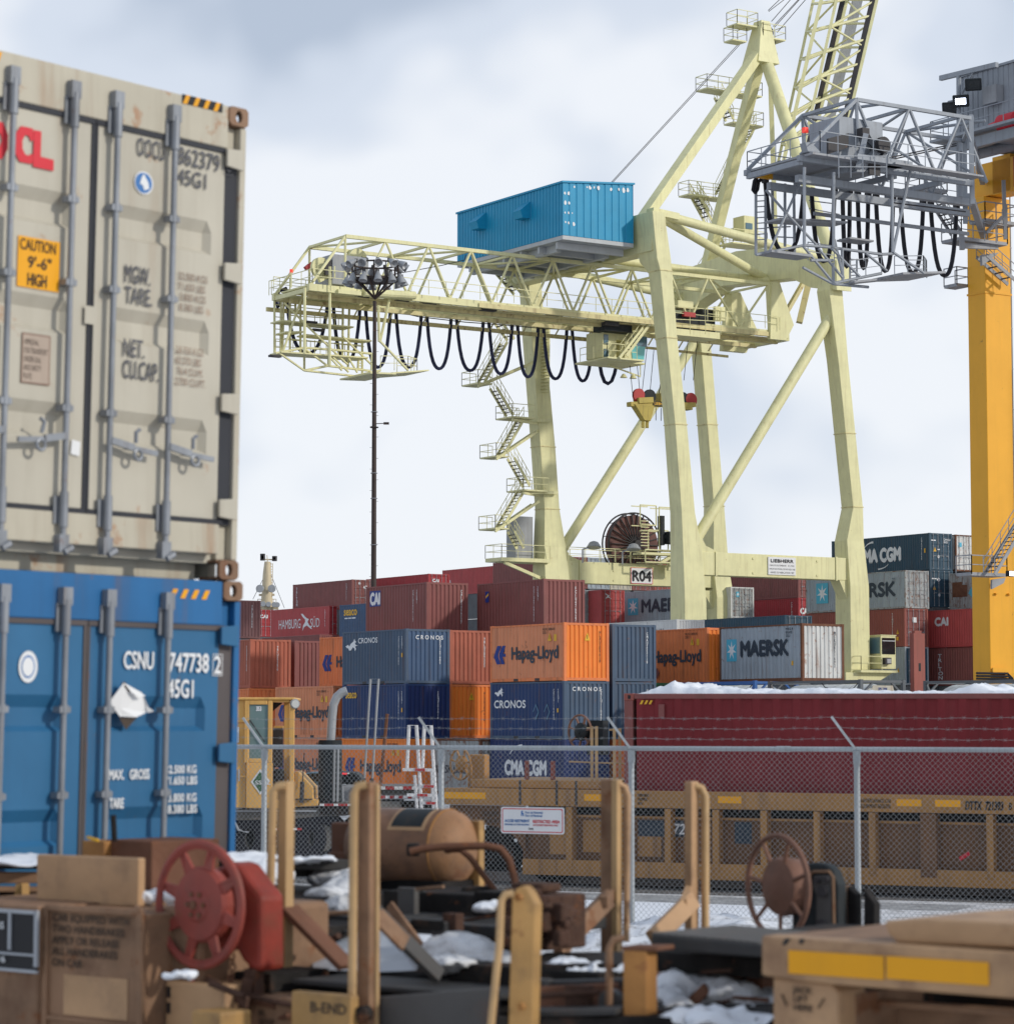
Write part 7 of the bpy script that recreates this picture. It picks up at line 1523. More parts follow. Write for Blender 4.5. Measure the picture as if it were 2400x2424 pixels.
fm_([rect(0, 0, 1, 1)], 49, 785, 117, 905, 'ink_brown', -.013, 'consolidated_plate'); fm_([rect(.04, .03, .96, .97)], 49, 785, 117, 905, 'plate_pale', -.0115, 'consolidated_plate'); ft_('APPROVAL\nFOR TRANSPORT\nUNDER SEAL\nAND SAFETY\nPLATE', 55, 800, 111, 895, 'ink_dark_tan', 0, -.0105)
fm_([rect(0, 0, 1, 1)], 207, 1218, 222, 1252, 'sign_white'); ft_('2', 211, 1224, 219, 1245, 'ink_grey', 0, -.007)
fm_([[(0, .1), (.9, 0), (1, .9), (.1, 1)]], 167, 1040, 190, 1078, 'sign_white', -.01, 'sticker')
fm_([rect(0, 0, 1, 1)], 200, 722, 228, 765, 'beige_box', -.0, 'seal_box')
fm_([rect(0, 0, 1, 1)], 431, 221, 527, 243, 'ink_black', .003, 'hazard_stripe'); fm_([[(i / 4 + .02, 0), (i / 4 + .12, 0), (i / 4 + .2, 1), (i / 4 + .1, 1)] for i in range(4)], 431, 221, 527, 243, 'yellow_tape', .005, 'hazard_stripe')
fm_([[(i / 4 + .02, 0), (i / 4 + .12, 0), (i / 4 + .2, 1), (i / 4 + .1, 1)] for i in range(4)], -90, 100, 10, 126, 'yellow_tape', .005, 'hazard_stripe')
t2, C_b, ft2, fm2, bx2 = stackbox('blue container with white numbers and a torn patch of metal, under the beige one', 549, 2527, 16.3, 'door_blue', 'gasket_brown', 'zinc_rod', 'rusty_casting', (.85, 1.46, 2.1))
I_ = 'ink_white'
ft2('CSNU', 293, 1542, 363, 1583, I_, .02); ft2('747738', 400, 1546, 493, 1590, I_, .02); ft2('45G1', 397, 1609, 457, 1651, I_, .02); ft2('2', 507, 1553, 522, 1594, I_, .02)
fm2([rect(0, 0, 1, .03), rect(0, .97, 1, 1), rect(0, 0, .06, 1), rect(.94, 0, 1, 1)], 503, 1548, 526, 1600, I_)
ft2('MAX.   GROSS', 258, 1823, 353, 1846, I_, .03); ft2('TARE', 259, 1891, 292, 1914, I_, .03); ft2('32.500 KG\n71.650 LBS', 391, 1813, 466, 1858, I_, .02); ft2(' 3.800 KG\n 8.380 LBS', 397, 1880, 466, 1926, I_, .02); ft2('28.700 KG', 387, 2007, 462, 2030, I_, .02)
fm2([circle()], 43, 1540, 88, 1616, I_, -.012); fm2([[(.5 + .36 * math.cos(a), .5 + .36 * math.sin(a)) for a in [k * .314 for k in range(20)]]], 43, 1540, 88, 1616, 'ink_blue', -.0105); fm2([circle(20, .3)], 43, 1540, 88, 1616, I_, -.009)
fm2([[(i / 4 + .02, 0), (i / 4 + .13, 0), (i / 4 + .22, 1), (i / 4 + .11, 1)] for i in range(4)], 399, 1393, 500, 1415, 'yellow_tape', .004, 'hazard_stripe')
# torn sheet on the blue door
def bd_(px, py, x): r = ray(px, py); c = C_b(0, 0, x); return CAM + r * ((c - CAM).dot(TD) / r.dot(TD))
m = MB(); ps = [(258, 1662), (292, 1617), (335, 1640), (350, 1672), (348, 1686), (322, 1698), (282, 1696)]
m.prism([bd_(x, y, .012 + .02 * (i % 2)) for i, (x, y) in enumerate(ps)], TD * .004); m.poly([bd_(292, 1615, .03), bd_(345, 1648, .06), bd_(330, 1650, .06), bd_(312, 1640, .05)]); m.poly([bd_(345, 1670, .03), bd_(365, 1684, .05), bd_(350, 1688, .03)]); m.build('torn_patch', 'sign_white', t2)
m = MB(); m.poly([bd_(282, 1699, .012), bd_(326, 1697, .012), bd_(298, 1728, .012)]); m.poly([bd_(286, 1618, .034), bd_(296, 1614, .034), bd_(312, 1636, .034), bd_(306, 1638, .034)]); m.build('hole', 'ink_dark_tan', t2)

# ------------------------------------------------------------------ railcars in front
def Q1(px, py, d):                   # pixel -> point on the plane d metres beyond the track centre line
    r = ray(px, py); tt = ((OC - CAM).dot(ND) + d) / r.dot(ND); return CAM + r * tt
def nbox(m, x0, y0, x1, y1, d, th):
    a, b, c = Q1(x0, y1, d), Q1(x1, y1, d), Q1(x0, y0, d); m.box(a, TD * (b - a).dot(TD), ND * th, Z3 * (c.z - a.z))
def npr(m, pts, d, th): m.prism([Q1(x, y, d) for x, y in pts], ND * th)
def ntext(par, s, x0, y0, x1, y1, d, mat, bold=.01, line=1.0):
    a, b, c = Q1(x0, y1, d), Q1(x1, y1, d), Q1(x0, y0, d); return text(par, s, a, TD, Z3, (b - a).dot(TD), c.z - a.z, mat, bold, line=line)
A_ = thing('well_car', 'tan railcar end with a stencilled notice panel, carrying the beige and blue double stack', 'railcar', W1(0, 0, 0))
def part(name, mat, par, fn, bevel=.008, smooth=False, label=None):
    m = MB(); fn(m); return m.build(name, mat, par, bevel=bevel, smooth=smooth, label=label)
part('side_box', 'tan_brown', A_, lambda m: nbox(m, -160, 2130, 84, 2640, -1.55, 1.0), .015)
o = part('data_panel', 'ink_black', A_, lambda m: nbox(m, -60, 2152, 84, 2292, -1.57, .015), 0)
part('panel_border', 'pale_sheet', o, lambda m: [nbox(m, -60, 2148, 86, 2156, -1.58, .015), nbox(m, 79, 2156, 86, 2290, -1.58, .015), nbox(m, -60, 2286, 86, 2293, -1.58, .015), nbox(m, -60, 2249, 79, 2254, -1.58, .015), nbox(m, 18, 2156, 23, 2249, -1.58, .015)], 0)
ntext(o, 'TONS', -40, 2180, 9, 2196, -1.583, 'ink_white'); ntext(o, '72 16', -35, 2260, 12, 2275, -1.583, 'ink_white')
def panel(m):
    nbox(m, 86, 2150, 332, 2640, -1.50, .5)
    nbox(m, 86, 2148, 104, 2640, -1.525, .03); nbox(m, 104, 2142, 322, 2156, -1.525, .03); npr(m, [(316, 2142), (328, 2150), (334, 2166), (334, 2640), (320, 2640), (320, 2165)], -1.525, .03); nbox(m, 104, 2404, 320, 2414, -1.52, .03)
pn = part('notice_panel', 'tan_brown', A_, panel, .008)
ntext(pn, 'CAR EQUIPPED WITH\nTWO HANDBRAKES\nAPPLY OR RELEASE\nALL HANDBRAKES\nON CAR', 123, 2162, 303, 2287, -1.508, 'ink_dark_tan', .012)
part('paint_patch', 'tan', pn, lambda m: nbox(m, 150, 2306, 301, 2402, -1.504, .002), 0)
part('side_box', 'tan_brown', A_, lambda m: nbox(m, 336, 2146, 470, 2640, -1.3, .9), .03)
part('tan_plate', 'tan', A_, lambda m: npr(m, [(86, 2023), (328, 2032), (326, 2148), (86, 2140)], -1.15, .05), .01)
part('rusty_block', 'rust_orange', A_, lambda m: [nbox(m, 192, 1990, 245, 2125, -.5, .4), ], .01)
part('rusty_block', 'rust_brown', A_, lambda m: nbox(m, 245, 1988, 358, 2125, -.45, .5), .01)
part('pin', 'grime_shade', A_, lambda m: m.tube(Q1(268, 1930, -.5), Q1(271, 1992, -.5), .016, 8), 0)
part('tag', 'ink_yellow', A_, lambda m: m.beam(Q1(208, 1982, -.55), Q1(232, 1990, -.55), .02, .012), 0)
part('cross_walkway', 'grey_grate', A_, lambda m: [m.beam(P(-160, 2045, 14.5), P(88, 2045, 14.8), .3, .05), m.beam(P(350, 2040, 15.0), P(800, 2046, 15.6), .3, .06), m.beam(P(350, 2062, 15.1), P(800, 2066, 15.7), .12, .05), m.beam(P(350, 2092, 14.9), P(660, 2105, 15.2), .1, .04)])
part('end_beam', 'tan_brown', A_, lambda m: [m.beam(P(-160, 2078, 14.4), P(90, 2078, 14.6), .1, .06), m.beam(P(-160, 2104, 14.3), P(95, 2106, 14.6), .06, .03)])
part('yellow_step', 'car_yellow', A_, lambda m: [npr(m, [(28, 2128), (50, 2092), (52, 2130)], -.9, .05), nbox(m, 36, 2093, 52, 2130, -.9, .05)], 0)
part('end_deck', 'grime_shade', A_, lambda m: [nbox(m, 330, 2110, 700, 2145, .2, 1.0), nbox(m, 560, 2310, 1170, 2350, -.9, 1.1), nbox(m, 540, 2180, 760, 2310, -.3, .5), nbox(m, -100, 2100, 330, 2420, -.6, .4)], .01)
part('deck_plate', 'grey_grate', A_, lambda m: [nbox(m, 690, 2318, 1175, 2330, -1.0, .4), nbox(m, 905, 2178, 1175, 2206, .1, .9), nbox(m, 745, 2165, 910, 2190, .1, .9)], .006)
part('dark_frame', 'grime_shade', A_, lambda m: [nbox(m, 905, 2108, 1140, 2175, .6, .5), nbox(m, 1020, 2206, 1045, 2300, .3, .1), nbox(m, 880, 2206, 905, 2300, .3, .1), nbox(m, 1105, 2206, 1125, 2260, .3, .1), nbox(m, 690, 2140, 760, 2200, .5, .5), nbox(m, 1120, 2110, 1205, 2250, .6, .4)], .01)
part('sloping_sheet', 'pale_sheet', A_, lambda m: m.add([Q1(745, 2192, .1), Q1(905, 2188, .1), Q1(992, 2284, -.5), Q1(985, 2298, -.5), Q1(895, 2302, -.62), Q1(740, 2296, -.62)], [(0, 1, 2, 3, 4, 5)]), 0)
part('grey_sheet', 'grey_sheet', A_, lambda m: [npr(m, [(828, 2366), (1172, 2338), (1166, 2640), (828, 2640)], -1.15, .04)], .01)
bp = part('end_plate', 'car_yellow', A_, lambda m: nbox(m, 687, 2346, 828, 2640, -1.35, .06), .01)
ntext(bp, 'B-END', 735, 2372, 819, 2396, -1.352, 'ink_dark_tan', .02)
part('side_plate', 'tan_brown', A_, lambda m: nbox(m, 540, 2352, 690, 2640, -1.2, .3), .01); ntext(A_, 'BEL\nGROUP', 612, 2392, 648, 2424, -1.206, 'ink_dark_tan', .01)
part('step_box', 'tan', A_, lambda m: nbox(m, 388, 2322, 530, 2640, -1.36, .3), .012); part('step_box', 'car_yellow', A_, lambda m: nbox(m, 450, 2392, 520, 2640, -1.6, .2), .012)
part('step_slots', 'ink_black', A_, lambda m: [nbox(m, 394, 2336, 402, 2362, -1.365, .004), nbox(m, 394, 2374, 402, 2400, -1.365, .004)], 0)
# hand brake
HB = thing('hand_brake', 'weathered red hand brake wheel with eight spokes and its red housing on the railcar', 'brake wheel', P(473, 2142, 12.9))
hn = V((-.66, -.75, 0)); hc = P(473, 2142, 12.9)
brakeR = .288
a = hn.cross(Z3).normalized(); b = a.cross(hn)
m = MB(); m.ring(hc, hn, brakeR, .019, 56, 10); m.ring(hc + hn * .006, hn, brakeR * .93, .008, 56, 6)
for k in range(8):
    an = math.pi / 4 * k + .3; d = a * math.cos(an) + b * math.sin(an); e_ = a * math.cos(an + 1.57) + b * math.sin(an + 1.57)
    for s_ in (-1, 1): m.beam(hc + d * brakeR * .52 + e_ * .026 * s_ - hn * .01, hc + d * brakeR * .96 + e_ * .012 * s_, .014, .016, up=hn)
    m.prism([hc + d * brakeR * .52 + e_ * .022, hc + d * brakeR * .52 - e_ * .022, hc + d * brakeR * .95 - e_ * .008, hc + d * brakeR * .95 + e_ * .008], hn * -.006)
wh = m.build('hand_wheel', 'red_wheel', HB, smooth=True)
m = MB(); m.lathe(hc, hn, [(-.06, brakeR * .60), (-.01, brakeR * .63), (.012, brakeR * .58), (.014, brakeR * .30), (.026, brakeR * .25), (.028, brakeR * .16), (.04, .02)], 24)
hub = m.build('hub', 'red_wheel', wh); m = MB(); m.disc(hc + hn * .035, hn, .022, .03, 10)
for k in range(6): an = k * math.pi / 3; m.disc(hc + hn * .026 + (a * math.cos(an) + b * math.sin(an)) * .055, hn, .012, .02, 8)
m.build('bolts', 'rust_brown', hub)
m = MB(); npts = [(497, 2060), (540, 2042), (560, 2046), (598, 2098), (618, 2122), (619, 2300), (600, 2302), (572, 2276), (548, 2230), (505, 2260), (470, 2200), (470, 2100)]
hd = (hc - OC).dot(ND) + .12; m.prism([Q1(x, y, hd) for x, y in npts], ND * .16); m.build('housing', 'red_paint', HB, bevel=.025)
m = MB(); m.disc(P(535, 2195, 13.2), hn, .07, .16, 20); m.disc(P(518, 2130, 13.2), hn, .09, .12, 20); m.disc(P(607, 2112, 12.9), hn, .018, .05, 10); m.disc(P(606, 2290, 12.9), hn, .025, .05, 10); m.build('gear_case', 'red_paint', HB, smooth=True)
part('lever', 'red_wheel', HB, lambda m: m.beam(P(455, 2215, 13.0), P(456, 2336, 12.95), .024, .014), 0)
part('support', 'grime_shade', A_, lambda m: [m.beam(P(514, 2270, 13.1), P(518, 2500, 13.0), .04, .05), nbox(m, 555, 2300, 640, 2345, -1.1, .4)], 0)
m = MB()
for k in range(9): c = P(548 + 3 * math.sin(k), 2265 + k * 13, 12.9); m.ring(c, V((1, -.4, 0)) if k % 2 else V((.2, -1, 0)), .014, .005, 12, 5)
m.build('chain', 'rust_brown', HB)
# corner posts and grab rails
def post(par, name, mat, pts, Y, w_, d_=.05): 
    m = MB()
    for (x0, y0), (x1, y1) in zip(pts, pts[1:]): m.beam(P(x0, y0, Y), P(x1, y1, Y), w_, d_, up=TD)
    return m.build(name, mat, par, bevel=.006)
def rod(par, mat, pts, Y, r=.014, name='grab_rail'): m = MB(); m.path([P(x, y, Y) for x, y in pts], r, 10); return m.build(name, mat, par, smooth=True)
post(A_, 'corner_post', 'post_tan', [(678, 1850), (672, 2470)], 13.3, .06, .06); rod(A_, 'post_tan', [(676, 1862), (655, 1863), (647, 1875), (640, 2100), (628, 2390)], 13.25, .021)
post(A_, 'corner_post', 'tan_brown', [(873, 1851), (872, 2500)], 12.4, .075, .075); post(A_, 'corner_post', 'post_tan', [(893, 1858), (891, 2480)], 12.38, .018, .02); rod(A_, 'post_tan', [(868, 1858), (846, 1862), (838, 1880), (833, 2430)], 12.35, .02)
part('post_bracket', 'grime_shade', A_, lambda m: [m.beam(P(840, 2400, 12.3), P(878, 2400, 12.3), .03, .03), m.disc(P(862, 2400, 12.28), ND, .035, .05, 10)], 0)
part('brace', 'rust_brown', A_, lambda m: [m.beam(P(684, 2150, 13.3), P(822, 2290, 13.1), .03, .12, up=ND)], .004); part('brace', 'grey_sheet', A_, lambda m: m.beam(P(888, 2160, 12.6), P(1042, 2312, 12.7), .03, .09, up=ND), .004); part('brace', 'tan_brown', A_, lambda m: m.beam(P(893, 2168, 12.55), P(960, 2236, 12.6), .02, .1, up=ND), .004)
# air tank
ax_t = (TD * .95 + ND * .12).normalized(); tcn = P(962, 2006, 16.0); AT = thing('air_tank', 'rusty brown cylindrical air tank on the railcar, with an orange end cap', 'air tank', tcn)
m = MB(); m.lathe(tcn, ax_t, [(-.37, .05), (-.35, .14), (-.31, .2), (-.23, .228), (.1, .228), (.29, .228)], 36); tk = m.build('shell', 'tank_rust', AT, smooth=True)
m = MB(); m.lathe(tcn, ax_t, [(.29, .2275), (.36, .21), (.41, .165), (.44, .10), (.45, .04)], 36); m.build('end_cap', 'tank_tan', AT, smooth=True)
m = MB(); m.ring(tcn + ax_t * .30, ax_t, .226, .006, 36, 6); m.build('weld_band', 'rust_orange', tk)
def cyl(f0, f1, a0, a1, r, mat, name):
    aa = ax_t.cross(Z3).normalized(); m = MB(); n = 10
    for i in range(n + 1):
        an = math.radians(a0 + (a1 - a0) * i / n); d = aa * math.cos(an) + Z3 * math.sin(an)
        m.v += [tcn + ax_t * f0 + d * r, tcn + ax_t * f1 + d * r]
    for i in range(n): m.f.append((2 * i, 2 * i + 1, 2 * i + 3, 2 * i + 2))
    return m.build(name, mat, AT, smooth=True)
cyl(.0, .26, 28, 85, .2295, 'tan', 'label_border'); cyl(.02, .235, 34, 83, .2305, 'gear_black', 'label_plate')
part('bracket', 'car_yellow', AT, lambda m: [m.box(P(1103, 2130, 15.9), TD * .1, ND * .05, Z3 * .46)], .008); part('bracket', 'rust_brown', AT, lambda m: [m.box(P(783, 2020, 16.2), TD * .13, ND * .4, Z3 * .18), m.box(P(776, 2050, 16.1), TD * .3, ND * .4, Z3 * .08)], .008)
part('foot', 'grime_shade', AT, lambda m: [m.box(P(880, 2120, 16.0), TD * .55, ND * .4, Z3 * .1)], .01)
rod(A_, 'rust_brown', [(970, 2017), (1000, 2010), (1050, 2005), (1150, 2003), (1185, 2010), (1205, 2035), (1218, 2080), (1226, 2130)], 14.6, .021, 'air_pipe'); rod(A_, 'rust_brown', [(1055, 2012), (1090, 2012), (1112, 2030), (1150, 2080), (1184, 2125)], 14.7, .017, 'air_pipe')
rod(A_, 'grey_grate', [(960, 2110), (1000, 2110), (1022, 2135), (1030, 2200), (1025, 2240)], 14.6, .012, 'air_pipe'); rod(A_, 'lamp_grey', [(582, 2062), (590, 2050), (592, 2040)], 14.3, .008, 'air_pipe')
part('valve', 'grime_shade', A_, lambda m: [m.cbox(P(978, 2012, 14.7), .07, .06, .07), m.cbox(P(1060, 2010, 14.75), .04, .05, .05), m.cbox(P(1128, 2112, 14.7), .16, .1, .06), m.disc(P(640, 2120, 14.2), TD, .06, .18, 14)], .01)
# coupler group between the cars
def lumps(m, seed, n, x0, y0, x1, y1, Y, s0, s1):
    r_ = random.Random(seed)
    for i in range(n):
        c = P(r_.uniform(x0, x1), r_.uniform(y0, y1), Y + r_.uniform(-.2, .2)); m.cbox(c, r_.uniform(s0, s1), r_.uniform(s0, s1), r_.uniform(s0, s1), TD, ND)
CP = thing('coupler', 'rusty brown knuckle coupler joining the two railcars', 'coupler', W1(2.9, 0, .45))
def cpl(m):
    m.box(P(1190, 2245, 13.2), TD * .28, ND * .3, Z3 * .26); m.box(P(1255, 2235, 13.1), TD * .1, ND * .3, Z3 * .22); m.disc(P(1265, 2170, 13.0), Z3, .06, .2, 14); m.disc(P(1310, 2185, 13.0), Z3, .05, .15, 14); m.box(P(1208, 2110, 13.3), TD * .2, ND * .15, Z3 * .04); lumps(m, 4, 22, 1270, 2150, 1350, 2225, 13.1, .03, .09); lumps(m, 9, 26, 1195, 2110, 1275, 2235, 12.9, .03, .09)
m = MB(); cpl(m); m.build('knuckle', 'rust_dark', CP, bevel=.012)
m = MB(); m.box(P(1060, 2330, 12.9), TD * .9, ND * .3, Z3 * .1); m.build('draft_bar', 'grime_shade', CP, bevel=.01)

# right hand railcar
B_ = thing('well_car', 'tan railcar end with broad yellow reflective strips and a jacking notice, at lower right', 'railcar', W1(4.6, 0, 0))
part('side_sill', 'tan', B_, lambda m: npr(m, [(1801, 2215), (2480, 2262), (2480, 2372), (1960, 2332), (1801, 2311)], -1.5, .12), .012)
part('side_sill', 'tan_brown', B_, lambda m: nbox(m, 1815, 2216, 2480, 2226, -1.38, 1.2), .01)
part('cover_plate', 'tan', B_, lambda m: npr(m, [(2090, 2181), (2176, 2175), (2480, 2190), (2480, 2250), (2122, 2234), (2100, 2212)], -1.42, .7), .015)
for x0, x1, y0, y1 in ((1866, 2092, 2250, 2318), (2098, 2340, 2264, 2335)): part('reflective_strip', 'yellow_tape', B_, lambda m: nbox(m, x0, y0, x1, y0 + 55 if x0 < 2000 else y0 + 54, -1.506, .003), 0)
lg = part('jacking_pad', 'tan', B_, lambda m: npr(m, [(1828, 2313), (1965, 2328), (1984, 2350), (1986, 2640), (1828, 2640)], -1.47, .2), .012)
ntext(lg, 'JACK\nLIFT\nHERE', 1876, 2336, 1922, 2392, -1.476, 'ink_dark_tan', .02)
part('marks', 'ink_dark_tan', lg, lambda m: [m.beam(Q1(1850, 2355, -1.475), Q1(1862, 2382, -1.475), .008, .003), m.beam(Q1(1950, 2365, -1.475), Q1(1936, 2388, -1.475), .008, .003)], 0)
part('paint_scars', 'gear_black', B_, lambda m: [npr(m, [(1850, 2238), (1858, 2222), (1872, 2222), (1860, 2238)], -1.503, .002), npr(m, [(1890, 2234), (1892, 2224), (1904, 2222), (1900, 2236)], -1.503, .002)], 0)
part('recess', 'grime_shade', B_, lambda m: nbox(m, 1985, 2330, 2480, 2640, -.7, .1), 0); part('rail', 'tan_brown', B_, lambda m: [nbox(m, 2005, 2362, 2480, 2378, -1.2, .06), nbox(m, 1990, 2350, 2030, 2640, -1.35, .5)], .006); part('lower_panel', 'tan_brown', B_, lambda m: nbox(m, 2005, 2378, 2480, 2640, -1.05, .05), 0)
part('walkway', 'grey_grate', B_, lambda m: [npr(m, [(1540, 2212), (1805, 2238), (1805, 2268), (1540, 2250)], -.95, .65)], .01)
part('walkway_ribs', 'grey_sheet', B_, lambda m: [m.beam(Q1(1550 + k * 17, 2213 + k * 1.6, -.93), Q1(1550 + k * 17, 2213 + k * 1.6, -.93) + ND * .6, .03, .015) for k in range(15)], 0)
part('under_walkway', 'grime_shade', B_, lambda m: [nbox(m, 1545, 2252, 1800, 2300, -.7, .3), nbox(m, 1700, 2214, 2110, 2224, -.6, .9)], .01)
# brown brake wheel and its gear case
BB = thing('hand_brake', 'rusty brown hand brake wheel beside a black gear case, on the right railcar', 'brake wheel', P(1843, 2098, 14.0))
hn = V((-.86, -.51, 0)).normalized(); hc = P(1841, 2100, 14.0); a = hn.cross(Z3).normalized(); b = a.cross(hn); R_ = .262
m = MB(); m.ring(hc, hn, R_, .015, 56, 10)
for k in range(7): an = 2 * math.pi * k / 7 + .15; d = a * math.cos(an) + b * math.sin(an); m.tube(hc + d * R_ * .4 - hn * .01, hc + d * R_, .013, 8, .010)
wh = m.build('hand_wheel', 'brown_wheel', BB, smooth=True)
m = MB(); m.lathe(hc, hn, [(-.20, .09), (-.13, .14), (-.03, .155), (.0, .14), (.02, .08), (.03, .03)], 28); m.build('hub', 'brown_wheel', wh, smooth=True)
gd = (hc - OC).dot(ND) + .05
part('gear_case', 'gear_black', BB, lambda m: npr(m, [(1872, 2075), (1880, 2052), (1900, 2046), (1925, 2042), (1955, 2046), (1972, 2062), (1984, 2095), (1986, 2214), (1872, 2212)], gd, .09), .02)
part('case_cover', 'grey_sheet', BB, lambda m: npr(m, [(1925, 2074), (1965, 2072), (1968, 2200), (1930, 2200), (1932, 2120), (1922, 2100)], gd - .015, .02), .006)
part('case_rim', 'tan_brown', BB, lambda m: m.path([Q1(x, y, gd - .01) for x, y in ((1915, 2120), (1916, 2075), (1925, 2064), (1962, 2064), (1972, 2076), (1974, 2200))], .008, 6), 0)
part('bolts', 'dark_steel', BB, lambda m: [m.disc(Q1(x, y, gd - .02), ND, .03, .03, 12) for x, y in ((1948, 2110), (1945, 2190))] + [m.disc(Q1(x, y, gd - .02), ND, .015, .03, 10) for x, y in ((1936, 2084), (1958, 2082))], 0)
part('shaft', 'dark_steel', BB, lambda m: m.tube(hc - hn * .12, hc - hn * .3, .05, 12), 0)
part('bracket_plate', 'grime_shade', B_, lambda m: [npr(m, [(1992, 2098), (2004, 2098), (2026, 2118), (2026, 2214), (1992, 2212)], gd + .1, .06)], .006); part('bracket_plate', 'grime_shade', B_, lambda m: npr(m, [(2044, 2104), (2070, 2140), (2070, 2214), (2042, 2214)], gd + .1, .06), .006); part('bracket_plate', 'tan_brown', B_, lambda m: nbox(m, 1982, 2098, 1993, 2212, gd + .05, .1), .006)
# posts of the right car
post(B_, 'corner_post', 'tan_brown', [(1441, 1846), (1441, 2275)], 14.45, .045, .08); post(B_, 'corner_post', 'post_tan', [(1460, 1846), (1460, 2262)], 14.4, .05, .04); rod(B_, 'tan', [(1466, 1858), (1480, 1864), (1486, 1885), (1482, 2230)], 14.4, .017)
part('brace', 'tan_brown', B_, lambda m: [m.beam(P(1444, 2118, 14.4), P(1428, 2136, 14.2), .05, .06), m.beam(P(1440, 2128, 14.3), P(1320, 2250, 13.9), .05, .09, up=ND), m.beam(P(1330, 2235, 13.95), P(1330, 2280, 13.9), .09, .05)], .006)
post(B_, 'corner_post', 'tan', [(1637, 1850), (1637, 2300)], 14.9, .07, .05); rod(B_, 'post_tan', [(1645, 1862), (1660, 1866), (1669, 1885), (1669, 2290)], 14.9, .022); part('brace', 'tan', B_, lambda m: [m.beam(P(1640, 2130, 14.8), P(1545, 2225, 14.4), .05, .1, up=ND), m.beam(P(1632, 2110, 14.9), P(1618, 2146, 14.7), .04, .08)], .006)
part('pointed_post', 'car_yellow', B_, lambda m: m.prism([P(x, y, 11.3) for x, y in ((1211, 2124), (1222, 2104), (1238, 2096), (1252, 2110), (1267, 2142), (1254, 2640), (1196, 2640))], ND * .05), .006)
part('post_bolts', 'rust_orange', B_, lambda m: [m.disc(P(x, y, 11.27), ND, .016, .02, 10) for x, y in ((1228, 2125), (1234, 2384))], 0)
rod(B_, 'post_tan', [(1216, 2116), (1196, 2118), (1186, 2134), (1182, 2240), (1172, 2330), (1160, 2450)], 11.25, .016)
rod(B_, 'tan_brown', [(1478, 2222), (1452, 2225), (1442, 2245), (1441, 2450)], 11.6, .016)
part('rusty_post', 'rust_orange', B_, lambda m: m.box(P(1475, 2640, 11.4), V((.1, -.01, 0)), V((.05, .1, 0)), Z3 * .69), .006); part('post_cap', 'rust_brown', B_, lambda m: m.box(P(1470, 2252, 11.4), V((.15, -.02, 0)), V((.08, .12, 0)), Z3 * .02), .004)
part('draft_sill', 'rust_brown', B_, lambda m: [m.beam(P(1255, 2362, 12.0), P(1480, 2350, 11.9), .3, .11), m.beam(P(1530, 2322, 12.3), P(1835, 2318, 12.0), .3, .07), m.beam(P(1535, 2292, 12.6), P(1660, 2290, 12.5), .2, .05)], .01)
part('deck_plate', 'grime_shade', B_, lambda m: [m.beam(P(1255, 2292, 12.9), P(1490, 2290, 12.8), .7, .09), m.beam(P(1255, 2415, 11.6), P(1840, 2420, 11.4), .4, .07), m.beam(P(1560, 2318, 12.7), P(1850, 2330, 12.4), .15, .08), m.beam(P(1740, 2315, 12.3), P(1850, 2312, 12.0), .4, .12)], .01)
part('deck_edge', 'grey_grate', B_, lambda m: [m.beam(P(1255, 2332, 11.95), P(1480, 2326, 11.85), .12, .03), m.beam(P(1255, 2396, 11.5), P(1470, 2392, 11.4), .2, .02), m.beam(P(1535, 2392, 11.6), P(1830, 2386, 11.4), .2, .02)], 0)
part('handle_tip', 'ink_red', B_, lambda m: m.lathe(P(1662, 2304, 13.4), (1, -.2, .2), [(-.04, .015), (0, .022), (.04, .015)], 10), 0)
# bogies under both cars
for par, s_ in ((A_, 1.6), (B_, 5.6)):
    m = MB()
    for ds in (-.8, .8):
        for d in (-.75, .75): m.disc(W1(s_ + ds, d, .46), ND, .46, .13, 28)
    m.build('wheels', 'grime_shade', par)
    m = MB()
    for d in (-.95, .95): m.box(W1(s_ - 1.1, d - .06, .4), TD * 2.2, ND * .12, Z3 * .3)
    m.box(W1(s_ - .2, -.9, .42), TD * .4, ND * 1.8, Z3 * .3); m.build('bogie_frame', 'grime_shade', par)
part('well_floor', 'tan_brown', A_, lambda m: [m.box(W1(-12.5, -1.25, .16), TD * 12.6, ND * 2.5, Z3 * .08), m.box(W1(-12.5, -1.5, .95), TD * 12.4, ND * .12, Z3 * .25), m.box(W1(-12.5, 1.38, .95), TD * 12.4, ND * .12, Z3 * .25), m.box(W1(-12.5, -1.42, .16), TD * 12.4, ND * .04, Z3 * .8), m.box(W1(-12.5, 1.38, .16), TD * 12.4, ND * .04, Z3 * .8)], 0)
part('center_sill', 'grime_shade', A_, lambda m: m.box(W1(.1, -.25, .5), TD * 2.8, ND * .5, Z3 * .35), 0); part('center_sill', 'grime_shade', B_, lambda m: m.box(W1(3.6, -.25, .5), TD * 3.5, ND * .5, Z3 * .35), 0)
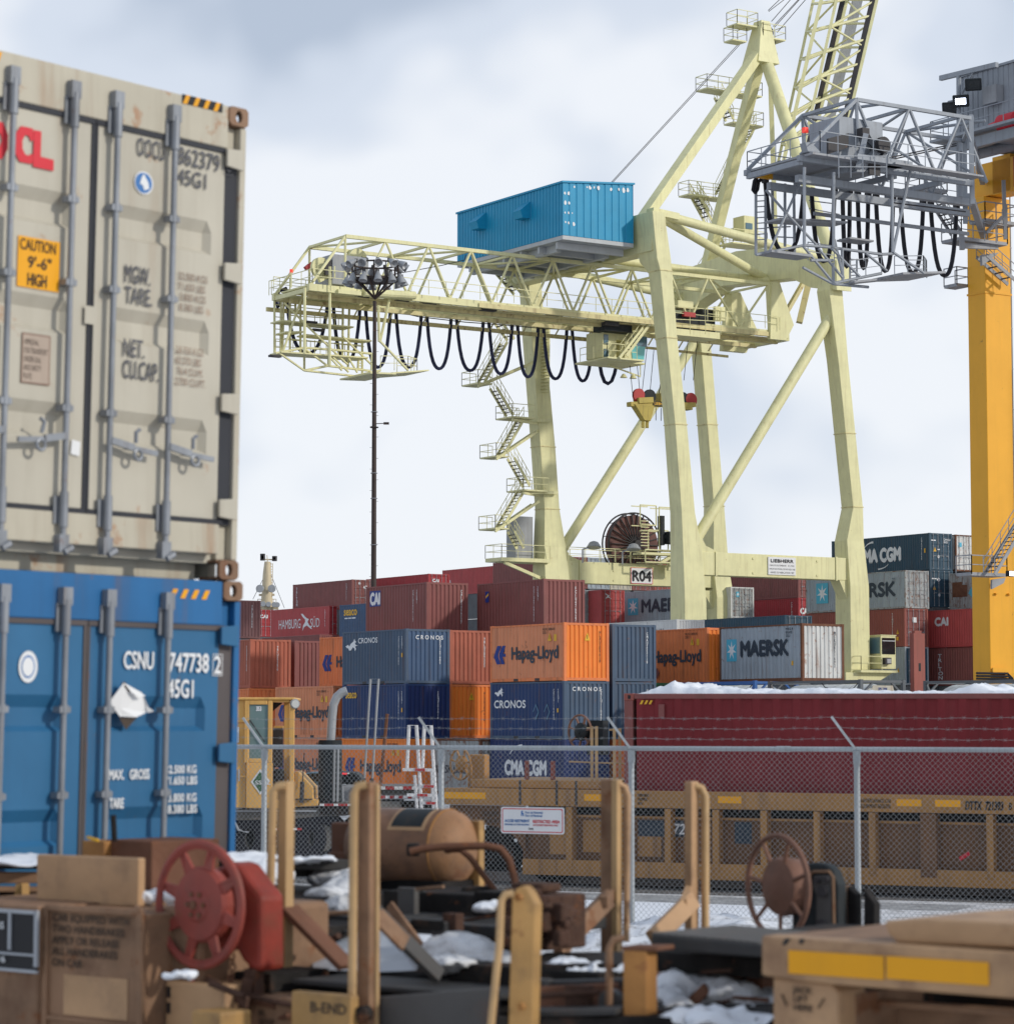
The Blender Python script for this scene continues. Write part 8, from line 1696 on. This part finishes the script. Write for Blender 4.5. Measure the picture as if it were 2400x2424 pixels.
# snow lying on the cars
heap('snow', [(P(x, y, Y), r, h) for x, y, Y, r, h in ((1320, 2302, 12.6, .09, .045), (1360, 2298, 12.55, .1, .05), (1410, 2300, 12.5, .1, .04), (1455, 2298, 12.5, .06, .03), (1585, 2345, 11.9, .13, .05), (1620, 2335, 11.9, .12, .09), (1670, 2345, 11.9, .14, .07), (1720, 2352, 11.8, .14, .07), (1775, 2360, 11.8, .14, .06), (1815, 2372, 11.7, .12, .05), (1580, 2378, 11.7, .12, .03), (1700, 2415, 11.3, .2, .03), (1790, 2410, 11.3, .15, .03))], 'snow', 'snow lumps lying on the right railcar end', 41, .06)
heap('snow', [(P(x, y, Y), r, h) for x, y, Y, r, h in ((395, 2030, 15.0, .2, .018), (470, 2030, 15.1, .2, .02), (560, 2032, 15.2, .2, .02), (640, 2034, 15.3, .2, .02), (720, 2036, 15.4, .2, .015), (40, 2036, 14.6, .25, .012), (640, 2072, 14.6, .12, .06), (612, 2098, 14.3, .1, .05), (650, 2110, 14.2, .09, .03), (355, 2122, 13.5, .06, .03), (385, 2118, 13.6, .08, .03), (418, 2126, 13.5, .05, .03), (420, 2314, 12.3, .06, .02), (450, 2312, 12.3, .05, .02), (1150, 2150, 14.0, .06, .025), (1170, 2146, 14.0, .05, .02))], 'snow', 'snow lying on the walkway and boxes of the left railcar', 43, .03)
heap('snow', [(P(x, y, Y), r, h) for x, y, Y, r, h in ((790, 2085, 15.5, .14, .08), (830, 2110, 15.2, .15, .1), (770, 2130, 15, .14, .08), (820, 2148, 14.7, .12, .06), (1030, 2270, 13.4, .14, .05), (1080, 2262, 13.3, .15, .09), (1120, 2275, 13.2, .13, .09), (1160, 2284, 13.1, .12, .06), (1060, 2288, 12.9, .13, .04), (1200, 2284, 13.0, .1, .03))], 'dirty_snow', 'grey dirty snow packed on the deck by the air tank', 47, .04)
# small hardware scattered over the two car ends
r_ = random.Random(77)
def clutter(par, n, x0, x1, y0, y1, Y0, Y1, mats, seed):
    r_ = random.Random(seed)
    for i in range(n):
        px, py, Y = r_.uniform(x0, x1), r_.uniform(y0, y1), r_.uniform(Y0, Y1); c = P(px, py, Y); k = r_.random(); mt = r_.choice(mats); m = MB()
        if k < .35: m.tube(c, c + TD * r_.uniform(.12, .4) + ND * r_.uniform(-.1, .1) + Z3 * r_.uniform(-.06, .06), r_.uniform(.008, .016), 8); m.build('air_pipe', mt, par, smooth=True)
        elif k < .6: m.cbox(c, r_.uniform(.06, .2), r_.uniform(.03, .1), r_.uniform(.05, .16), TD, ND); m.build('bracket', mt, par, bevel=.006)
        elif k < .8: m.disc(c, ND, r_.uniform(.03, .07), r_.uniform(.02, .06), 14); m.build('flange', mt, par, bevel=.004)
        else: m.beam(c, c + TD * r_.uniform(-.3, .3) + Z3 * r_.uniform(-.2, .05), .02, .05); m.build('strap', mt, par, bevel=.003)
clutter(A_, 26, 690, 1180, 2105, 2320, 13.2, 14.6, ['rust_dark', 'grey_sheet', 'tan_brown', 'grime_shade', 'grey_grate'], 5)
clutter(A_, 14, 540, 700, 2110, 2330, 13.4, 14.5, ['rust_dark', 'grey_grate', 'tan_brown', 'grime_shade'], 6)
clutter(B_, 14, 1260, 1480, 2340, 2420, 11.6, 12.2, ['rust_brown', 'rust_dark', 'grey_sheet'], 8)
clutter(B_, 10, 1540, 1830, 2290, 2420, 11.6, 12.4, ['rust_brown', 'rust_dark', 'grime_shade'], 9)
clutter(A_, 10, 470, 640, 2300, 2424, 12.6, 13.0, ['rust_brown', 'rust_dark', 'tan_brown'], 10)
